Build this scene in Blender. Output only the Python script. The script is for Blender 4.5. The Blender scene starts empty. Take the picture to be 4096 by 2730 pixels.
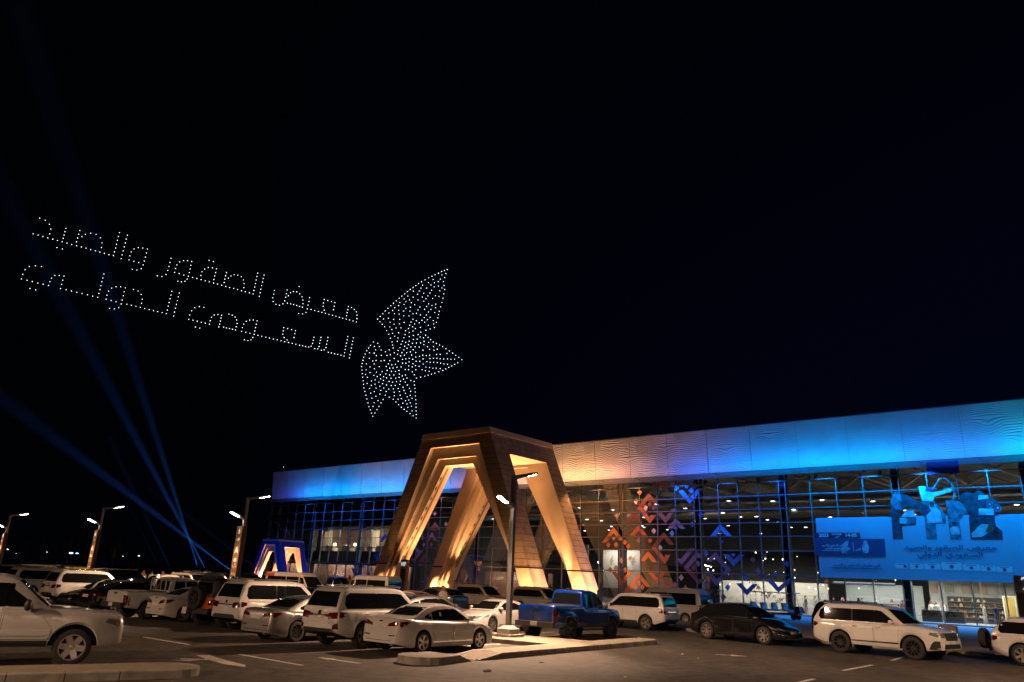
import bpy, bmesh, math, random
from mathutils import Vector, Matrix
from mathutils.bvhtree import BVHTree
random.seed(7)
S = bpy.context.scene
COL = S.collection
R = math.radians

# ------------------------------------------------------------------ camera
cam_data = bpy.data.cameras.new('camera')
cam = bpy.data.objects.new('camera', cam_data)
COL.objects.link(cam)
PITCH, ROLL = R(17.997), R(2.496)
cam.location = (0, 0, 2.1)
_r = Vector((1, 0, 0)); _f = Vector((0, math.cos(PITCH), math.sin(PITCH))); _u = Vector((0, -math.sin(PITCH), math.cos(PITCH)))
_cr, _sr = math.cos(ROLL), math.sin(ROLL)
_R = _cr * _r + _sr * _u; _U = -_sr * _r + _cr * _u
cam.rotation_euler = Matrix((_R, _U, -_f)).transposed().to_euler()
cam_data.sensor_width = 36.0
cam_data.lens = 2960.3 / 4096 * 36.0
cam_data.clip_start = 0.1
cam_data.clip_end = 3000
S.camera = cam
# ------------------------------------------------------------------ night sky
W = bpy.data.worlds.new('World'); S.world = W; W.use_nodes = True
_n = W.node_tree.nodes; _l = W.node_tree.links
bg = _n['Background']
sky = _n.new('ShaderNodeTexSky'); sky.sky_type = 'NISHITA'; sky.sun_disc = False
sky.sun_elevation = R(-8); sky.sun_rotation = R(50); sky.dust_density = 2.0
tint = _n.new('ShaderNodeMixRGB'); tint.blend_type = 'ADD'; tint.inputs[0].default_value = 1.0
tcw = _n.new('ShaderNodeTexCoord'); sxw = _n.new('ShaderNodeSeparateXYZ'); _l.new(tcw.outputs['Generated'], sxw.inputs[0])
mrx = _n.new('ShaderNodeMapRange'); mrx.inputs[1].default_value = -.35; mrx.inputs[2].default_value = .6; _l.new(sxw.outputs[0], mrx.inputs[0])
mrz = _n.new('ShaderNodeMapRange'); mrz.inputs[1].default_value = .75; mrz.inputs[2].default_value = .1; _l.new(sxw.outputs[2], mrz.inputs[0])
mlw = _n.new('ShaderNodeMath'); mlw.operation = 'MULTIPLY'; _l.new(mrx.outputs[0], mlw.inputs[0]); _l.new(mrz.outputs[0], mlw.inputs[1])
glow = _n.new('ShaderNodeMixRGB'); glow.inputs[1].default_value = (.006, .008, .022, 1); glow.inputs[2].default_value = (.005, .014, .105, 1)   # town glow over the hall
_l.new(mlw.outputs[0], glow.inputs[0]); _l.new(glow.outputs[0], tint.inputs[2])
_l.new(sky.outputs[0], tint.inputs[1]); _l.new(tint.outputs[0], bg.inputs[0])
bg.inputs[1].default_value = 0.06
S.view_settings.view_transform = 'Standard'; S.view_settings.look = 'None'
S.view_settings.exposure = 0.0; S.view_settings.gamma = 1.0
try: S.view_settings.use_curve_mapping = False
except Exception: pass
C = S.cycles
C.use_denoising = True
C.max_bounces = 6; C.diffuse_bounces = 2; C.glossy_bounces = 3; C.transmission_bounces = 3
C.transparent_max_bounces = 12; C.volume_bounces = 0
C.sample_clamp_indirect = 2.0; C.sample_clamp_direct = 0.0
C.caustics_reflective = False; C.caustics_refractive = False
C.use_light_tree = True

# ------------------------------------------------------------------ helpers
DU = Vector((0.76604444, -0.64278761, 0)); NV = Vector((-0.64278761, -0.76604444, 0)); P0 = Vector((39.555, 66.126, 0))
def B(u, v, z): return P0 + DU * u + NV * v + Vector((0, 0, z))
def tag(o, label=None, cat=None, group=None, kind=None):
    if label: o['label'] = label
    if cat: o['category'] = cat
    if group: o['group'] = group
    if kind: o['kind'] = kind
    return o
def empty(name, loc=(0, 0, 0), rz=0.0, label=None, cat=None, group=None, parent=None):
    o = bpy.data.objects.new(name, None); COL.objects.link(o)
    o.location = loc; o.rotation_euler = (0, 0, rz); o.empty_display_size = 0.2
    if parent: o.parent = parent
    return tag(o, label, cat, group)
def copy_tree(o, parent=None):
    c = o.copy(); COL.objects.link(c)
    if parent: c.parent = parent; c.matrix_parent_inverse = o.matrix_parent_inverse.copy()
    for ch in list(o.children): copy_tree(ch, c)
    return c
_mats = {}
def mat(name, col, rough=0.5, metal=0.0, coat=0.0, emit=0.0, ecol=None, var=0.0, scale=4.0, spec=0.5, bump=0.0, trans=0.0):
    if name in _mats: return _mats[name]
    m = bpy.data.materials.new(name); m.use_nodes = True; _mats[name] = m
    nt = m.node_tree; b = nt.nodes['Principled BSDF']
    b.inputs['Base Color'].default_value = (*col, 1); b.inputs['Roughness'].default_value = rough
    b.inputs['Metallic'].default_value = metal; b.inputs['Coat Weight'].default_value = coat
    b.inputs['Coat Roughness'].default_value = 0.025; b.inputs['Specular IOR Level'].default_value = spec
    if emit > 0:
        b.inputs['Emission Color'].default_value = (*(ecol or col), 1); b.inputs['Emission Strength'].default_value = emit
        m.cycles.emission_sampling = 'NONE'
    if var > 0 or bump > 0:
        tc = nt.nodes.new('ShaderNodeTexCoord'); no = nt.nodes.new('ShaderNodeTexNoise')
        no.inputs['Scale'].default_value = scale; no.inputs['Detail'].default_value = 6
        nt.links.new(tc.outputs['Object'], no.inputs['Vector'])
        if var > 0:
            cr = nt.nodes.new('ShaderNodeValToRGB')
            cr.color_ramp.elements[0].position = 0.3; cr.color_ramp.elements[1].position = 0.7
            cr.color_ramp.elements[0].color = (*[max(0, x * (1 - var)) for x in col], 1)
            cr.color_ramp.elements[1].color = (*[min(1, x * (1 + var)) for x in col], 1)
            nt.links.new(no.outputs['Fac'], cr.inputs[0]); nt.links.new(cr.outputs[0], b.inputs['Base Color'])
        if bump > 0:
            bp = nt.nodes.new('ShaderNodeBump'); bp.inputs['Strength'].default_value = bump
            nt.links.new(no.outputs['Fac'], bp.inputs['Height']); nt.links.new(bp.outputs[0], b.inputs['Normal'])
    return m
class MB:
    def __init__(s): s.v = []; s.f = []; s.m = []
    def add(s, vs, fs, mi=0):
        k = len(s.v); s.v += [tuple(x) for x in vs]; s.f += [tuple(i + k for i in f) for f in fs]; s.m += [mi] * len(fs); return s
    def box(s, c, d, mi=0, M=None, taper=1.0):
        x, y, z = d[0] / 2, d[1] / 2, d[2] / 2
        vs = [Vector((sx * x * (taper if sz > 0 else 1), sy * y * (taper if sz > 0 else 1), sz * z)) for sz in (-1, 1) for sy in (-1, 1) for sx in (-1, 1)]
        if M: vs = [M @ q for q in vs]
        c = Vector(c); vs = [q + c for q in vs]
        return s.add(vs, [(0, 2, 3, 1), (4, 5, 7, 6), (0, 1, 5, 4), (2, 6, 7, 3), (0, 4, 6, 2), (1, 3, 7, 5)], mi)
    def hexa(s, p, mi=0):   # 8 points, bottom 4 ccw then top 4 ccw
        return s.add(p, [(3, 2, 1, 0), (4, 5, 6, 7), (0, 1, 5, 4), (1, 2, 6, 5), (2, 3, 7, 6), (3, 0, 4, 7)], mi)
    def prism(s, poly, off, mi=0, mi_side=None):
        n = len(poly); off = Vector(off); a = [Vector(p) for p in poly]
        k = len(s.v); s.v += [tuple(q) for q in a] + [tuple(q + off) for q in a]
        s.f += [tuple(range(k + n - 1, k - 1, -1)), tuple(range(k + n, k + 2 * n))]; s.m += [mi, mi]
        for i in range(n):
            j = (i + 1) % n; s.f.append((k + i, k + j, k + n + j, k + n + i)); s.m.append(mi if mi_side is None else mi_side)
        return s
    def tube(s, pts, r, n=8, mi=0, cap=True):
        pts = [Vector(p) for p in pts]; rs = r if isinstance(r, (list, tuple)) else [r] * len(pts)
        k = len(s.v)
        up = None
        for i, p in enumerate(pts):
            d = (pts[min(i + 1, len(pts) - 1)] - pts[max(i - 1, 0)]).normalized()
            if up is None: up = Vector((0, 0, 1)) if abs(d.z) < .9 else Vector((1, 0, 0))
            a = d.cross(up).normalized(); b2 = a.cross(d).normalized(); up = b2
            for j in range(n):
                t = 2 * math.pi * (j + .5) / n; s.v.append(tuple(p + (a * math.cos(t) + b2 * math.sin(t)) * rs[i]))
        for i in range(len(pts) - 1):
            for j in range(n):
                q = (j + 1) % n; s.f.append((k + i * n + j, k + i * n + q, k + (i + 1) * n + q, k + (i + 1) * n + j)); s.m.append(mi)
        if cap:
            s.f.append(tuple(k + j for j in range(n))[::-1]); s.m.append(mi)
            e = k + (len(pts) - 1) * n; s.f.append(tuple(e + j for j in range(n))); s.m.append(mi)
        return s
    def lathe(s, prof, n=24, mi=0, M=None, c=(0, 0, 0)):   # prof (r, h) about local z
        k = len(s.v); c = Vector(c)
        for (r, h) in prof:
            for j in range(n):
                t = 2 * math.pi * j / n; q = Vector((r * math.cos(t), r * math.sin(t), h))
                if M: q = M @ q
                s.v.append(tuple(q + c))
        for i in range(len(prof) - 1):
            for j in range(n):
                q = (j + 1) % n; s.f.append((k + i * n + j, k + i * n + q, k + (i + 1) * n + q, k + (i + 1) * n + j)); s.m.append(mi)
        return s
    def ball(s, c, r, n=8, mi=0, sc=(1, 1, 1)):
        c = Vector(c); m = max(4, n // 2 + 1)
        prof = [(math.sin(math.pi * i / (m - 1)) * r, -math.cos(math.pi * i / (m - 1)) * r) for i in range(m)]
        return s.lathe(prof, n, mi, Matrix.Diagonal((*sc, 1)).to_3x3(), c)
    def grid(s, fn, nu, nw, mi=0):
        k = len(s.v)
        for i in range(nu + 1):
            for j in range(nw + 1): s.v.append(tuple(fn(i, j)))
        for i in range(nu):
            for j in range(nw):
                a = k + i * (nw + 1) + j; s.f.append((a, a + nw + 1, a + nw + 2, a + 1)); s.m.append(mi)
        return s
    def build(s, name, mats, parent=None, smooth=None, loc=None, rz=None, fix=True):
        me = bpy.data.meshes.new(name); me.from_pydata(s.v, [], s.f)
        if not isinstance(mats, (list, tuple)): mats = [mats]
        for m in mats: me.materials.append(m)
        me.polygons.foreach_set('material_index', s.m)
        if fix:
            bm = bmesh.new(); bm.from_mesh(me); bmesh.ops.recalc_face_normals(bm, faces=bm.faces[:]); bm.to_mesh(me); bm.free()
        if smooth is not None:
            me.polygons.foreach_set('use_smooth', [True] * len(me.polygons)); me.set_sharp_from_angle(angle=R(smooth))
        me.update()
        o = bpy.data.objects.new(name, me); COL.objects.link(o)
        if loc is not None: o.location = loc
        if rz is not None: o.rotation_euler = (0, 0, rz)
        if parent: o.parent = parent
        return o
def bbuild(mb, name, mats, parent, smooth=None, fix=True):   # a mesh given in world coordinates under a parent Empty
    o = mb.build(name, mats, None, smooth, fix=fix); o.parent = parent
    o.matrix_parent_inverse = parent_inv(parent); return o
def parent_inv(p):
    return Matrix.LocRotScale(p.location, p.rotation_euler, None).inverted()
def text_mesh(txt, size, depth=0.0, font=None, align='CENTER', bold=0.0):
    cu = bpy.data.curves.new('t', 'FONT'); cu.body = txt; cu.offset = bold; cu.size = size; cu.extrude = depth; cu.align_x = align; cu.align_y = 'CENTER'
    cu.resolution_u = 3
    o = bpy.data.objects.new('t', cu); COL.objects.link(o)
    dg = bpy.context.evaluated_depsgraph_get(); me = bpy.data.meshes.new_from_object(o.evaluated_get(dg))
    bpy.data.objects.remove(o); return me
def text_obj(name, txt, size, m, origin, ex, ey, parent=None, depth=0.004, inv=True, bold=0.0, align='CENTER', sy=1.0):
    me = text_mesh(txt, size, depth, align=align, bold=bold); me.materials.clear(); me.materials.append(m); me.name = name
    ex = Vector(ex).normalized(); ey = Vector(ey).normalized(); ez = ex.cross(ey)
    M = Matrix((ex, ey * sy, ez)).transposed().to_4x4(); M.translation = Vector(origin)
    me.transform(M)
    o = bpy.data.objects.new(name, me); COL.objects.link(o)
    if parent:
        o.parent = parent
        if inv: o.matrix_parent_inverse = parent_inv(parent)
    return o
def aim(o, d):
    o.rotation_euler = Vector(d).to_track_quat('-Z', 'Y').to_euler()
def spot(name, loc, d, power, col, size=1.2, blend=0.6, rad=0.08, parent=None):
    l = bpy.data.lights.new(name, 'SPOT'); l.energy = power; l.color = col; l.spot_size = size; l.spot_blend = blend; l.shadow_soft_size = rad
    o = bpy.data.objects.new(name, l); COL.objects.link(o); o.location = loc; aim(o, d)
    return o
def area(name, loc, d, power, col, sx, sy, xdir=None, spread=math.pi):
    l = bpy.data.lights.new(name, 'AREA'); l.energy = power; l.color = col; l.shape = 'RECTANGLE'; l.size = sx; l.size_y = sy; l.spread = spread
    o = bpy.data.objects.new(name, l); COL.objects.link(o); o.location = loc
    d = Vector(d).normalized()
    if xdir is None: aim(o, d)
    else:
        x = Vector(xdir).normalized(); z = -d; y = z.cross(x).normalized(); x = y.cross(z)
        o.rotation_euler = Matrix((x, y, z)).transposed().to_euler()
    return o
# ------------------------------------------------------------------ ground
def asphalt_mat():
    m = bpy.data.materials.new('asphalt'); m.use_nodes = True; nt = m.node_tree; b = nt.nodes['Principled BSDF']
    tc = nt.nodes.new('ShaderNodeTexCoord')
    big = nt.nodes.new('ShaderNodeTexNoise'); big.inputs['Scale'].default_value = 0.22; big.inputs['Detail'].default_value = 5; big.inputs['Roughness'].default_value = .62
    mid = nt.nodes.new('ShaderNodeTexNoise'); mid.inputs['Scale'].default_value = 2.4; mid.inputs['Detail'].default_value = 8; mid.inputs['Roughness'].default_value = .7
    fine = nt.nodes.new('ShaderNodeTexNoise'); fine.inputs['Scale'].default_value = 55; fine.inputs['Detail'].default_value = 3
    mp = nt.nodes.new('ShaderNodeMapping'); mp.inputs['Rotation'].default_value = (0, 0, R(40)); mp.inputs['Scale'].default_value = (1, .35, 1)
    nt.links.new(tc.outputs['Object'], mp.inputs['Vector'])
    nt.links.new(mp.outputs[0], big.inputs['Vector']); nt.links.new(tc.outputs['Object'], mid.inputs['Vector']); nt.links.new(tc.outputs['Object'], fine.inputs['Vector'])
    r1 = nt.nodes.new('ShaderNodeValToRGB'); e = r1.color_ramp.elements
    e[0].position = .34; e[0].color = (.046, .041, .037, 1); e[1].position = .68; e[1].color = (.128, .108, .090, 1)
    nt.links.new(big.outputs['Fac'], r1.inputs[0])
    r2 = nt.nodes.new('ShaderNodeValToRGB'); e = r2.color_ramp.elements
    e[0].position = .36; e[0].color = (.50, .50, .50, 1); e[1].position = .64; e[1].color = (1.3, 1.28, 1.24, 1)
    nt.links.new(mid.outputs['Fac'], r2.inputs[0])
    r3 = nt.nodes.new('ShaderNodeValToRGB'); e = r3.color_ramp.elements
    e[0].position = .3; e[0].color = (.6, .6, .6, 1); e[1].position = .72; e[1].color = (1.35, 1.35, 1.35, 1)
    nt.links.new(fine.outputs['Fac'], r3.inputs[0])
    m1 = nt.nodes.new('ShaderNodeMixRGB'); m1.blend_type = 'MULTIPLY'; m1.inputs[0].default_value = 1
    m2 = nt.nodes.new('ShaderNodeMixRGB'); m2.blend_type = 'MULTIPLY'; m2.inputs[0].default_value = 1
    nt.links.new(r1.outputs[0], m1.inputs[1]); nt.links.new(r2.outputs[0], m1.inputs[2])
    nt.links.new(m1.outputs[0], m2.inputs[1]); nt.links.new(r3.outputs[0], m2.inputs[2])
    st = nt.nodes.new('ShaderNodeTexNoise'); st.inputs['Scale'].default_value = .75; st.inputs['Detail'].default_value = 4; nt.links.new(tc.outputs['Object'], st.inputs['Vector'])
    r4 = nt.nodes.new('ShaderNodeValToRGB'); e = r4.color_ramp.elements
    e[0].position = .60; e[0].color = (1, 1, 1, 1); e[1].position = .72; e[1].color = (.52, .5, .5, 1)      # oil stains
    nt.links.new(st.outputs['Fac'], r4.inputs[0])
    m3 = nt.nodes.new('ShaderNodeMixRGB'); m3.blend_type = 'MULTIPLY'; m3.inputs[0].default_value = 1
    nt.links.new(m2.outputs[0], m3.inputs[1]); nt.links.new(r4.outputs[0], m3.inputs[2])
    nt.links.new(m3.outputs[0], b.inputs['Base Color'])
    b.inputs['Roughness'].default_value = .82; b.inputs['Specular IOR Level'].default_value = .35
    bp = nt.nodes.new('ShaderNodeBump'); bp.inputs['Strength'].default_value = .5; bp.inputs['Distance'].default_value = .02
    nt.links.new(fine.outputs['Fac'], bp.inputs['Height']); nt.links.new(bp.outputs[0], b.inputs['Normal'])
    return m
M_ASPH = asphalt_mat()
g = MB()
g.add([(-900, -60, 0), (900, -60, 0), (900, 1500, 0), (-900, 1500, 0)], [(0, 1, 2, 3)])
tag(g.build('ground', M_ASPH), kind='structure')

M_KERB = mat('kerb_concrete', (.30, .27, .235), .85, var=.35, scale=3, bump=.25)
def paver_mat():
    m = bpy.data.materials.new('pavers'); m.use_nodes = True; nt = m.node_tree; b = nt.nodes['Principled BSDF']
    tc = nt.nodes.new('ShaderNodeTexCoord'); mp = nt.nodes.new('ShaderNodeMapping'); mp.inputs['Rotation'].default_value = (0, 0, R(-52))
    br = nt.nodes.new('ShaderNodeTexBrick'); br.inputs['Scale'].default_value = 2.6; br.inputs['Mortar Size'].default_value = .012
    br.inputs['Color1'].default_value = (.40, .33, .23, 1); br.inputs['Color2'].default_value = (.33, .275, .19, 1); br.inputs['Mortar'].default_value = (.15, .12, .085, 1)
    nt.links.new(tc.outputs['Object'], mp.inputs['Vector']); nt.links.new(mp.outputs[0], br.inputs['Vector'])
    no = nt.nodes.new('ShaderNodeTexNoise'); no.inputs['Scale'].default_value = 3; no.inputs['Detail'].default_value = 6
    nt.links.new(tc.outputs['Object'], no.inputs['Vector'])
    mx = nt.nodes.new('ShaderNodeMixRGB'); mx.blend_type = 'MULTIPLY'; mx.inputs[0].default_value = .5
    nt.links.new(br.outputs['Color'], mx.inputs[1]); nt.links.new(no.outputs['Fac'], mx.inputs[2]); nt.links.new(mx.outputs[0], b.inputs['Base Color'])
    b.inputs['Roughness'].default_value = .85
    return m
M_PAV = paver_mat()
KZ = .16
def rounded(poly, ends=None): return poly
def island(name, poly, z=KZ, label=None):
    """a kerbed traffic island: concrete kerb ring, paver infill a few mm proud"""
    mb = MB(); n = len(poly)
    pc = [Vector((p[0], p[1], 0)) for p in poly]
    cen = sum(pc, Vector()) / n
    ins = []
    for i in range(n):
        a, b_, c_ = pc[i - 1], pc[i], pc[(i + 1) % n]
        d1 = (b_ - a).normalized(); d2 = (c_ - b_).normalized()
        n1 = Vector((-d1.y, d1.x, 0)); n2 = Vector((-d2.y, d2.x, 0)); nn = (n1 + n2)
        nn = nn / max(.35, nn.dot(n1)) if nn.length > 1e-6 else n1
        ins.append(b_ + nn * .16)
    k = len(mb.v)
    bev = [b_ + (q - b_) * .12 for b_, q in zip(pc, ins)]
    for L_, zz in ((pc, 0), (pc, z - .02), (bev, z), (ins, z)):
        mb.v += [(q.x, q.y, zz) for q in L_]
    for r_ in range(3):
        for i in range(n):
            j = (i + 1) % n; mb.f.append((k + r_ * n + i, k + r_ * n + j, k + (r_ + 1) * n + j, k + (r_ + 1) * n + i)); mb.m.append(0)
    mb.f.append(tuple(k + 3 * n + i for i in range(n))); mb.m.append(1)
    for i in range(n):      # joints between the kerb stones
        a, b_ = pc[i], pc[(i + 1) % n]; L_ = (b_ - a).length; d = (b_ - a) / L_ if L_ > 1e-6 else Vector((1, 0, 0)); nn = Vector((-d.y, d.x, 0))
        k_ = int(L_ / .95)
        for j in range(1, k_ + 1):
            if a.length > 60: break
            c_ = a + d * (L_ * j / (k_ + 1)); w_ = d * .011; o_ = nn * -.003
            mb.hexa([c_ - w_ + o_, c_ + w_ + o_, c_ + w_ + nn * .02, c_ - w_ + nn * .02] + [q + Vector((0, 0, z - .012)) for q in (c_ - w_ + o_, c_ + w_ + o_, c_ + w_ + nn * .02, c_ - w_ + nn * .02)], 2)
            e0, e1 = c_ + nn * .02, c_ + nn * .158; zt = Vector((0, 0, z + .0025))
            mb.add([e0 - w_ + zt, e0 + w_ + zt, e1 + w_ + zt, e1 - w_ + zt], [(0, 1, 2, 3)], 2)
    o = mb.build(name, [M_KERB, M_PAV, mat('kerb_joint', (.07, .06, .05), .9)]); tag(o, kind='structure'); return o
def arc(c, r, a0, a1, n=8): return [(c[0] + r * math.cos(R(a0 + (a1 - a0) * i / n)), c[1] + r * math.sin(R(a0 + (a1 - a0) * i / n))) for i in range(n + 1)]
EA = Vector((.588, .809, 0)); EL = Vector((-.809, .588, 0)); I0 = Vector((-.43, 22.1, 0))
def isl(t, s): q = I0 + EA * t + EL * s; return (q.x, q.y)
# strip running along the aisle with a median that carries the lamp posts
endc = isl(11.15, .55)
aE = math.degrees(math.atan2(EA.y, EA.x))
poly = [isl(1.0, 0)] + arc(endc, .55, aE - 90, aE + 90, 10) + [isl(7.9, 1.1), isl(7.9, 70), isl(5.3, 70), isl(5.3, 1.1), isl(1.0, 1.1)]
island('kerb_island', poly)
# ramp down at the pedestrian gap
rp = MB()
a = [isl(-.15, .02), isl(.985, .02), isl(.985, 1.08), isl(-.15, 1.08)]
rp.add([(a[0][0], a[0][1], .012), (a[1][0], a[1][1], KZ - .004), (a[2][0], a[2][1], KZ - .004), (a[3][0], a[3][1], .012), (a[0][0], a[0][1], 0), (a[1][0], a[1][1], 0), (a[2][0], a[2][1], 0), (a[3][0], a[3][1], 0)],
       [(0, 1, 2, 3), (4, 5, 1, 0), (5, 6, 2, 1), (6, 7, 3, 2), (7, 4, 0, 3)], 0)
for s0 in (0.0, .96):
    b0 = [isl(-.13, s0), isl(1.0, s0), isl(1.0, s0 + .14), isl(-.13, s0 + .14)]
    zz = [.03, KZ + .002, KZ + .002, .03]
    rp.add([(q[0], q[1], z) for q, z in zip(b0, zz)] + [(q[0], q[1], 0) for q in b0], [(0, 1, 2, 3), (4, 5, 1, 0), (5, 6, 2, 1), (6, 7, 3, 2), (7, 4, 0, 3)], 1)
tag(rp.build('kerb_ramp', [M_PAV, M_KERB]), kind='structure')
stc = isl(-1.85, .55)
st = arc(stc, .66, aE + 75, aE + 285, 9) + [isl(-1.0, 0.02), isl(-1.0, 1.08)]
so = island('kerb_stump', st, .19)
wd = MB(); q = [isl(-.998, .02), isl(-.45, .02), isl(-.45, 1.08), isl(-.998, 1.08)]
wd.add([(q[0][0], q[0][1], .186), (q[1][0], q[1][1], .006), (q[2][0], q[2][1], .006), (q[3][0], q[3][1], .186)] + [(p[0], p[1], 0) for p in q], [(0, 1, 2, 3), (4, 5, 1, 0), (5, 6, 2, 1), (6, 7, 3, 2), (7, 4, 0, 3)])
tag(wd.build('kerb_taper', M_KERB), kind='structure')
# left foreground island
fa = Vector((.83, .557, 0)); fl = Vector((-.557, .83, 0)); f0 = Vector((-6.45, 16.05, 0))
def fis(t, s): q = f0 + fa * t + fl * s; return (q.x, q.y)
poly = [fis(-24, 0)] + arc(fis(0, .68), .68, math.degrees(math.atan2(fa.y, fa.x)) - 90, math.degrees(math.atan2(fa.y, fa.x)) + 90, 10) + [fis(-24, 1.36)]
island('kerb_island', poly)
# pavement in front of the hall, with its kerb
pv = MB()
M_SIDE = mat('pavement_stone', (.34, .31, .28), .8, var=.25, scale=1.2, bump=.1)
def Bxy(u, v): q = B(u, v, 0); return (q.x, q.y)
front = [Bxy(34, 38.6), Bxy(-2, 38.9), Bxy(-6.5, 38.2), Bxy(-9.5, 36.0), Bxy(-11.5, 31.0), Bxy(-13, 22.5), Bxy(-16, 19.5), Bxy(-120, 19.5), Bxy(-120, -.02), Bxy(34, -.02)]
front = front[::-1]
n = len(front); k0 = [Vector((p[0], p[1], 0)) for p in front]
pv.v += [(q.x, q.y, 0) for q in k0] + [(q.x, q.y, .145) for q in k0]
for i in range(n): pv.f.append((i, (i + 1) % n, n + (i + 1) % n, n + i)); pv.m.append(1)
pv.f.append(tuple(range(n, 2 * n))); pv.m.append(0)
tag(pv.build('pavement', [M_SIDE, M_KERB]), kind='structure')
# second step under the glass
st2 = MB(); st2.prism([B(-107, 1.6, .149), B(30, 1.6, .149), B(30, .06, .149), B(-107, .06, .149)], (0, 0, .10))
tag(st2.build('pavement_step', M_SIDE), kind='structure')

# ------------------------------------------------------------------ painted markings
M_PAINT = mat('road_paint', (.62, .58, .53), .7, var=.5, scale=9)
def marking(polys, z=.004):
    mb = MB()
    for p in polys:
        k = len(mb.v); mb.v += [(q[0], q[1], z) for q in p]; mb.f.append(tuple(range(k, k + len(p)))); mb.m.append(0)
    o = mb.build('road_marking', M_PAINT, fix=False); tag(o, kind='structure')
    for p in o.data.polygons:
        if p.normal.z < 0: p.flip()
    return o
def stripe(a, b_, w=.13):
    a = Vector((*a, 0)); b_ = Vector((*b_, 0)); d = (b_ - a).normalized(); n_ = Vector((-d.y, d.x, 0)) * w / 2
    return [(a + n_)[:2], (b_ + n_)[:2], (b_ - n_)[:2], (a - n_)[:2]]
marking([stripe((-10.95, 24.69), (-8.86, 22.97))]); marking([stripe((-6.79, 21.03), (-4.64, 19.18))])
marking([stripe((10.2, 23.71), (12.23, 26.11))]); marking([stripe((7.2, 19.7), (8.3, 21.11))])
marking([stripe((13.9, 28.2), (15.5, 30.4))]); marking([stripe((3.5, 14.5), (5.3, 17))])
def arrow_straight(tip, tail, w=.16, hw=.42, hl=1.0):
    a = Vector((*tip, 0)); t = Vector((*tail, 0)); d = (t - a).normalized(); n_ = Vector((-d.y, d.x, 0))
    h = a + d * hl
    return [[a[:2], (h + n_ * hw)[:2], (h - n_ * hw)[:2]], [(h + n_ * w / 2)[:2], (t + n_ * w / 2)[:2], (t - n_ * w / 2)[:2], (h - n_ * w / 2)[:2]]]
marking(arrow_straight((-4.75, 21.15), (-3.45, 20.1), .14, .16, .6))
marking(arrow_straight((8.55, 27.35), (7.5, 27.55), .13, .3, .55))
# forked arrow by the left island
P_ = lambda x, y: (x, y)
marking([[(-7.63, 20.35), (-7.35, 20.5), (-6.75, 19.75), (-5.85, 18.75), (-5.75, 18.4), (-6.35, 18.75), (-7.1, 19.6)],
         [(-7.6, 19.35), (-6.95, 19.35), (-7.1, 19.62), (-7.7, 19.5)], [(-7.7, 19.1), (-7.05, 19.55), (-7.25, 19.05)]])
# parking bay lines under the rows of cars
bay = []
for i in range(-2, 24):
    s0 = 2.1 + i * 2.75 if i >= 0 else None
    if s0 is None: continue
    bay.append(stripe(isl(.6, s0 + 1.0), isl(5.1, s0 + 1.0), .1)); bay.append(stripe(isl(8.1, s0 + 1.0), isl(13, s0 + 1.0), .1))
marking(bay)
CHEV=[((-34.93,8.62),(-36.54,6.89),(-33.59,7.15),'o'),((-31.67,8.84),(-32.78,7.66),(-30.54,7.69),'r'),((-32.24,10.38),(-33.28,9.23),(-31.06,9.19),'d'),((-30.25,12.36),(-31.82,10.74),(-29.06,11.22),'d'),((-30.17,8.97),(-31.82,10.74),(-29.37,9.88),'r'),((-28.21,8.94),(-29.37,10.25),(-26.73,10.55),'m'),((-26.97,9.49),(-28.02,8.4),(-25.8,8.35),'p'),((-25.24,10.96),(-26.61,12.49),(-23.58,12.64),'b'),((-21.8,8.8),(-22.98,7.57),(-20.56,7.56),'c'),((-28.44,8.04),(-30.07,6.36),(-27.19,6.67),'d'),((-28.39,4.6),(-30.07,6.36),(-27.69,5.61),'r'),((-30.43,6.0),(-31.51,4.88),(-29.34,4.82),'o'),((-26.38,4.6),(-27.03,5.21),(-24.83,6.27),'p'),((-24.51,6.05),(-26.17,4.3),(-23.84,5.31),'p'),((-24.52,2.59),(-26.17,4.3),(-23.8,3.23),'m'),((-22.49,5.95),(-23.6,4.97),(-20.8,4.19),'p'),((-22.52,2.55),(-23.77,4.01),(-20.8,4.19),'p'),((-20.54,4.53),(-21.64,5.73),(-19.31,5.73),'b'),((-19.28,1.73),(-20.39,2.89),(-18.03,2.9),'n'),((-16.09,2.15),(-17.31,3.42),(-14.31,3.56),'p'),((-33.91,2.12),(-35.24,3.68),(-32.24,3.83),'o'),((-31.67,3.7),(-33.84,1.37),(-30.15,2.16),'o'),((-29.39,2.54),(-30.47,3.67),(-28.25,3.79),'o'),((-23.95,1.11),(-25.11,2.18),(-22.79,2.15),'m'),((-28.72,13.83),(-29.81,12.75),(-27.7,12.54),'d'),((-64.33,9.69),(-65.36,8.56),(-63.11,8.54),'r'),((-64.82,8.25),(-65.96,6.99),(-63.6,7.05),'k'),((-65.97,5.34),(-67.09,4.24),(-64.86,4.25),'r'),((-68.03,4.1),(-68.67,4.57),(-66.34,5.81),'k'),((-65.09,2.49),(-66.23,1.44),(-63.86,1.52),'k'),((-74.59,8.18),(-75.66,6.95),(-73.66,7.39),'b'),((-75.87,4.01),(-76.9,5.13),(-75.46,5.1),'n'),((-80.2,1.5),(-81.78,3.15),(-78.99,2.96),'n'),((-77.67,2.01),(-78.17,2.45),(-77.08,2.46),'n'),((-102.48,9.99),(-103.84,10.87),(-101.36,10.83),'m'),((-99.26,8.99),(-100.15,8.05),(-98.29,7.94),'m'),((-101.2,8.58),(-102.57,9.56),(-100.17,8.15),'m')]
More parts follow.
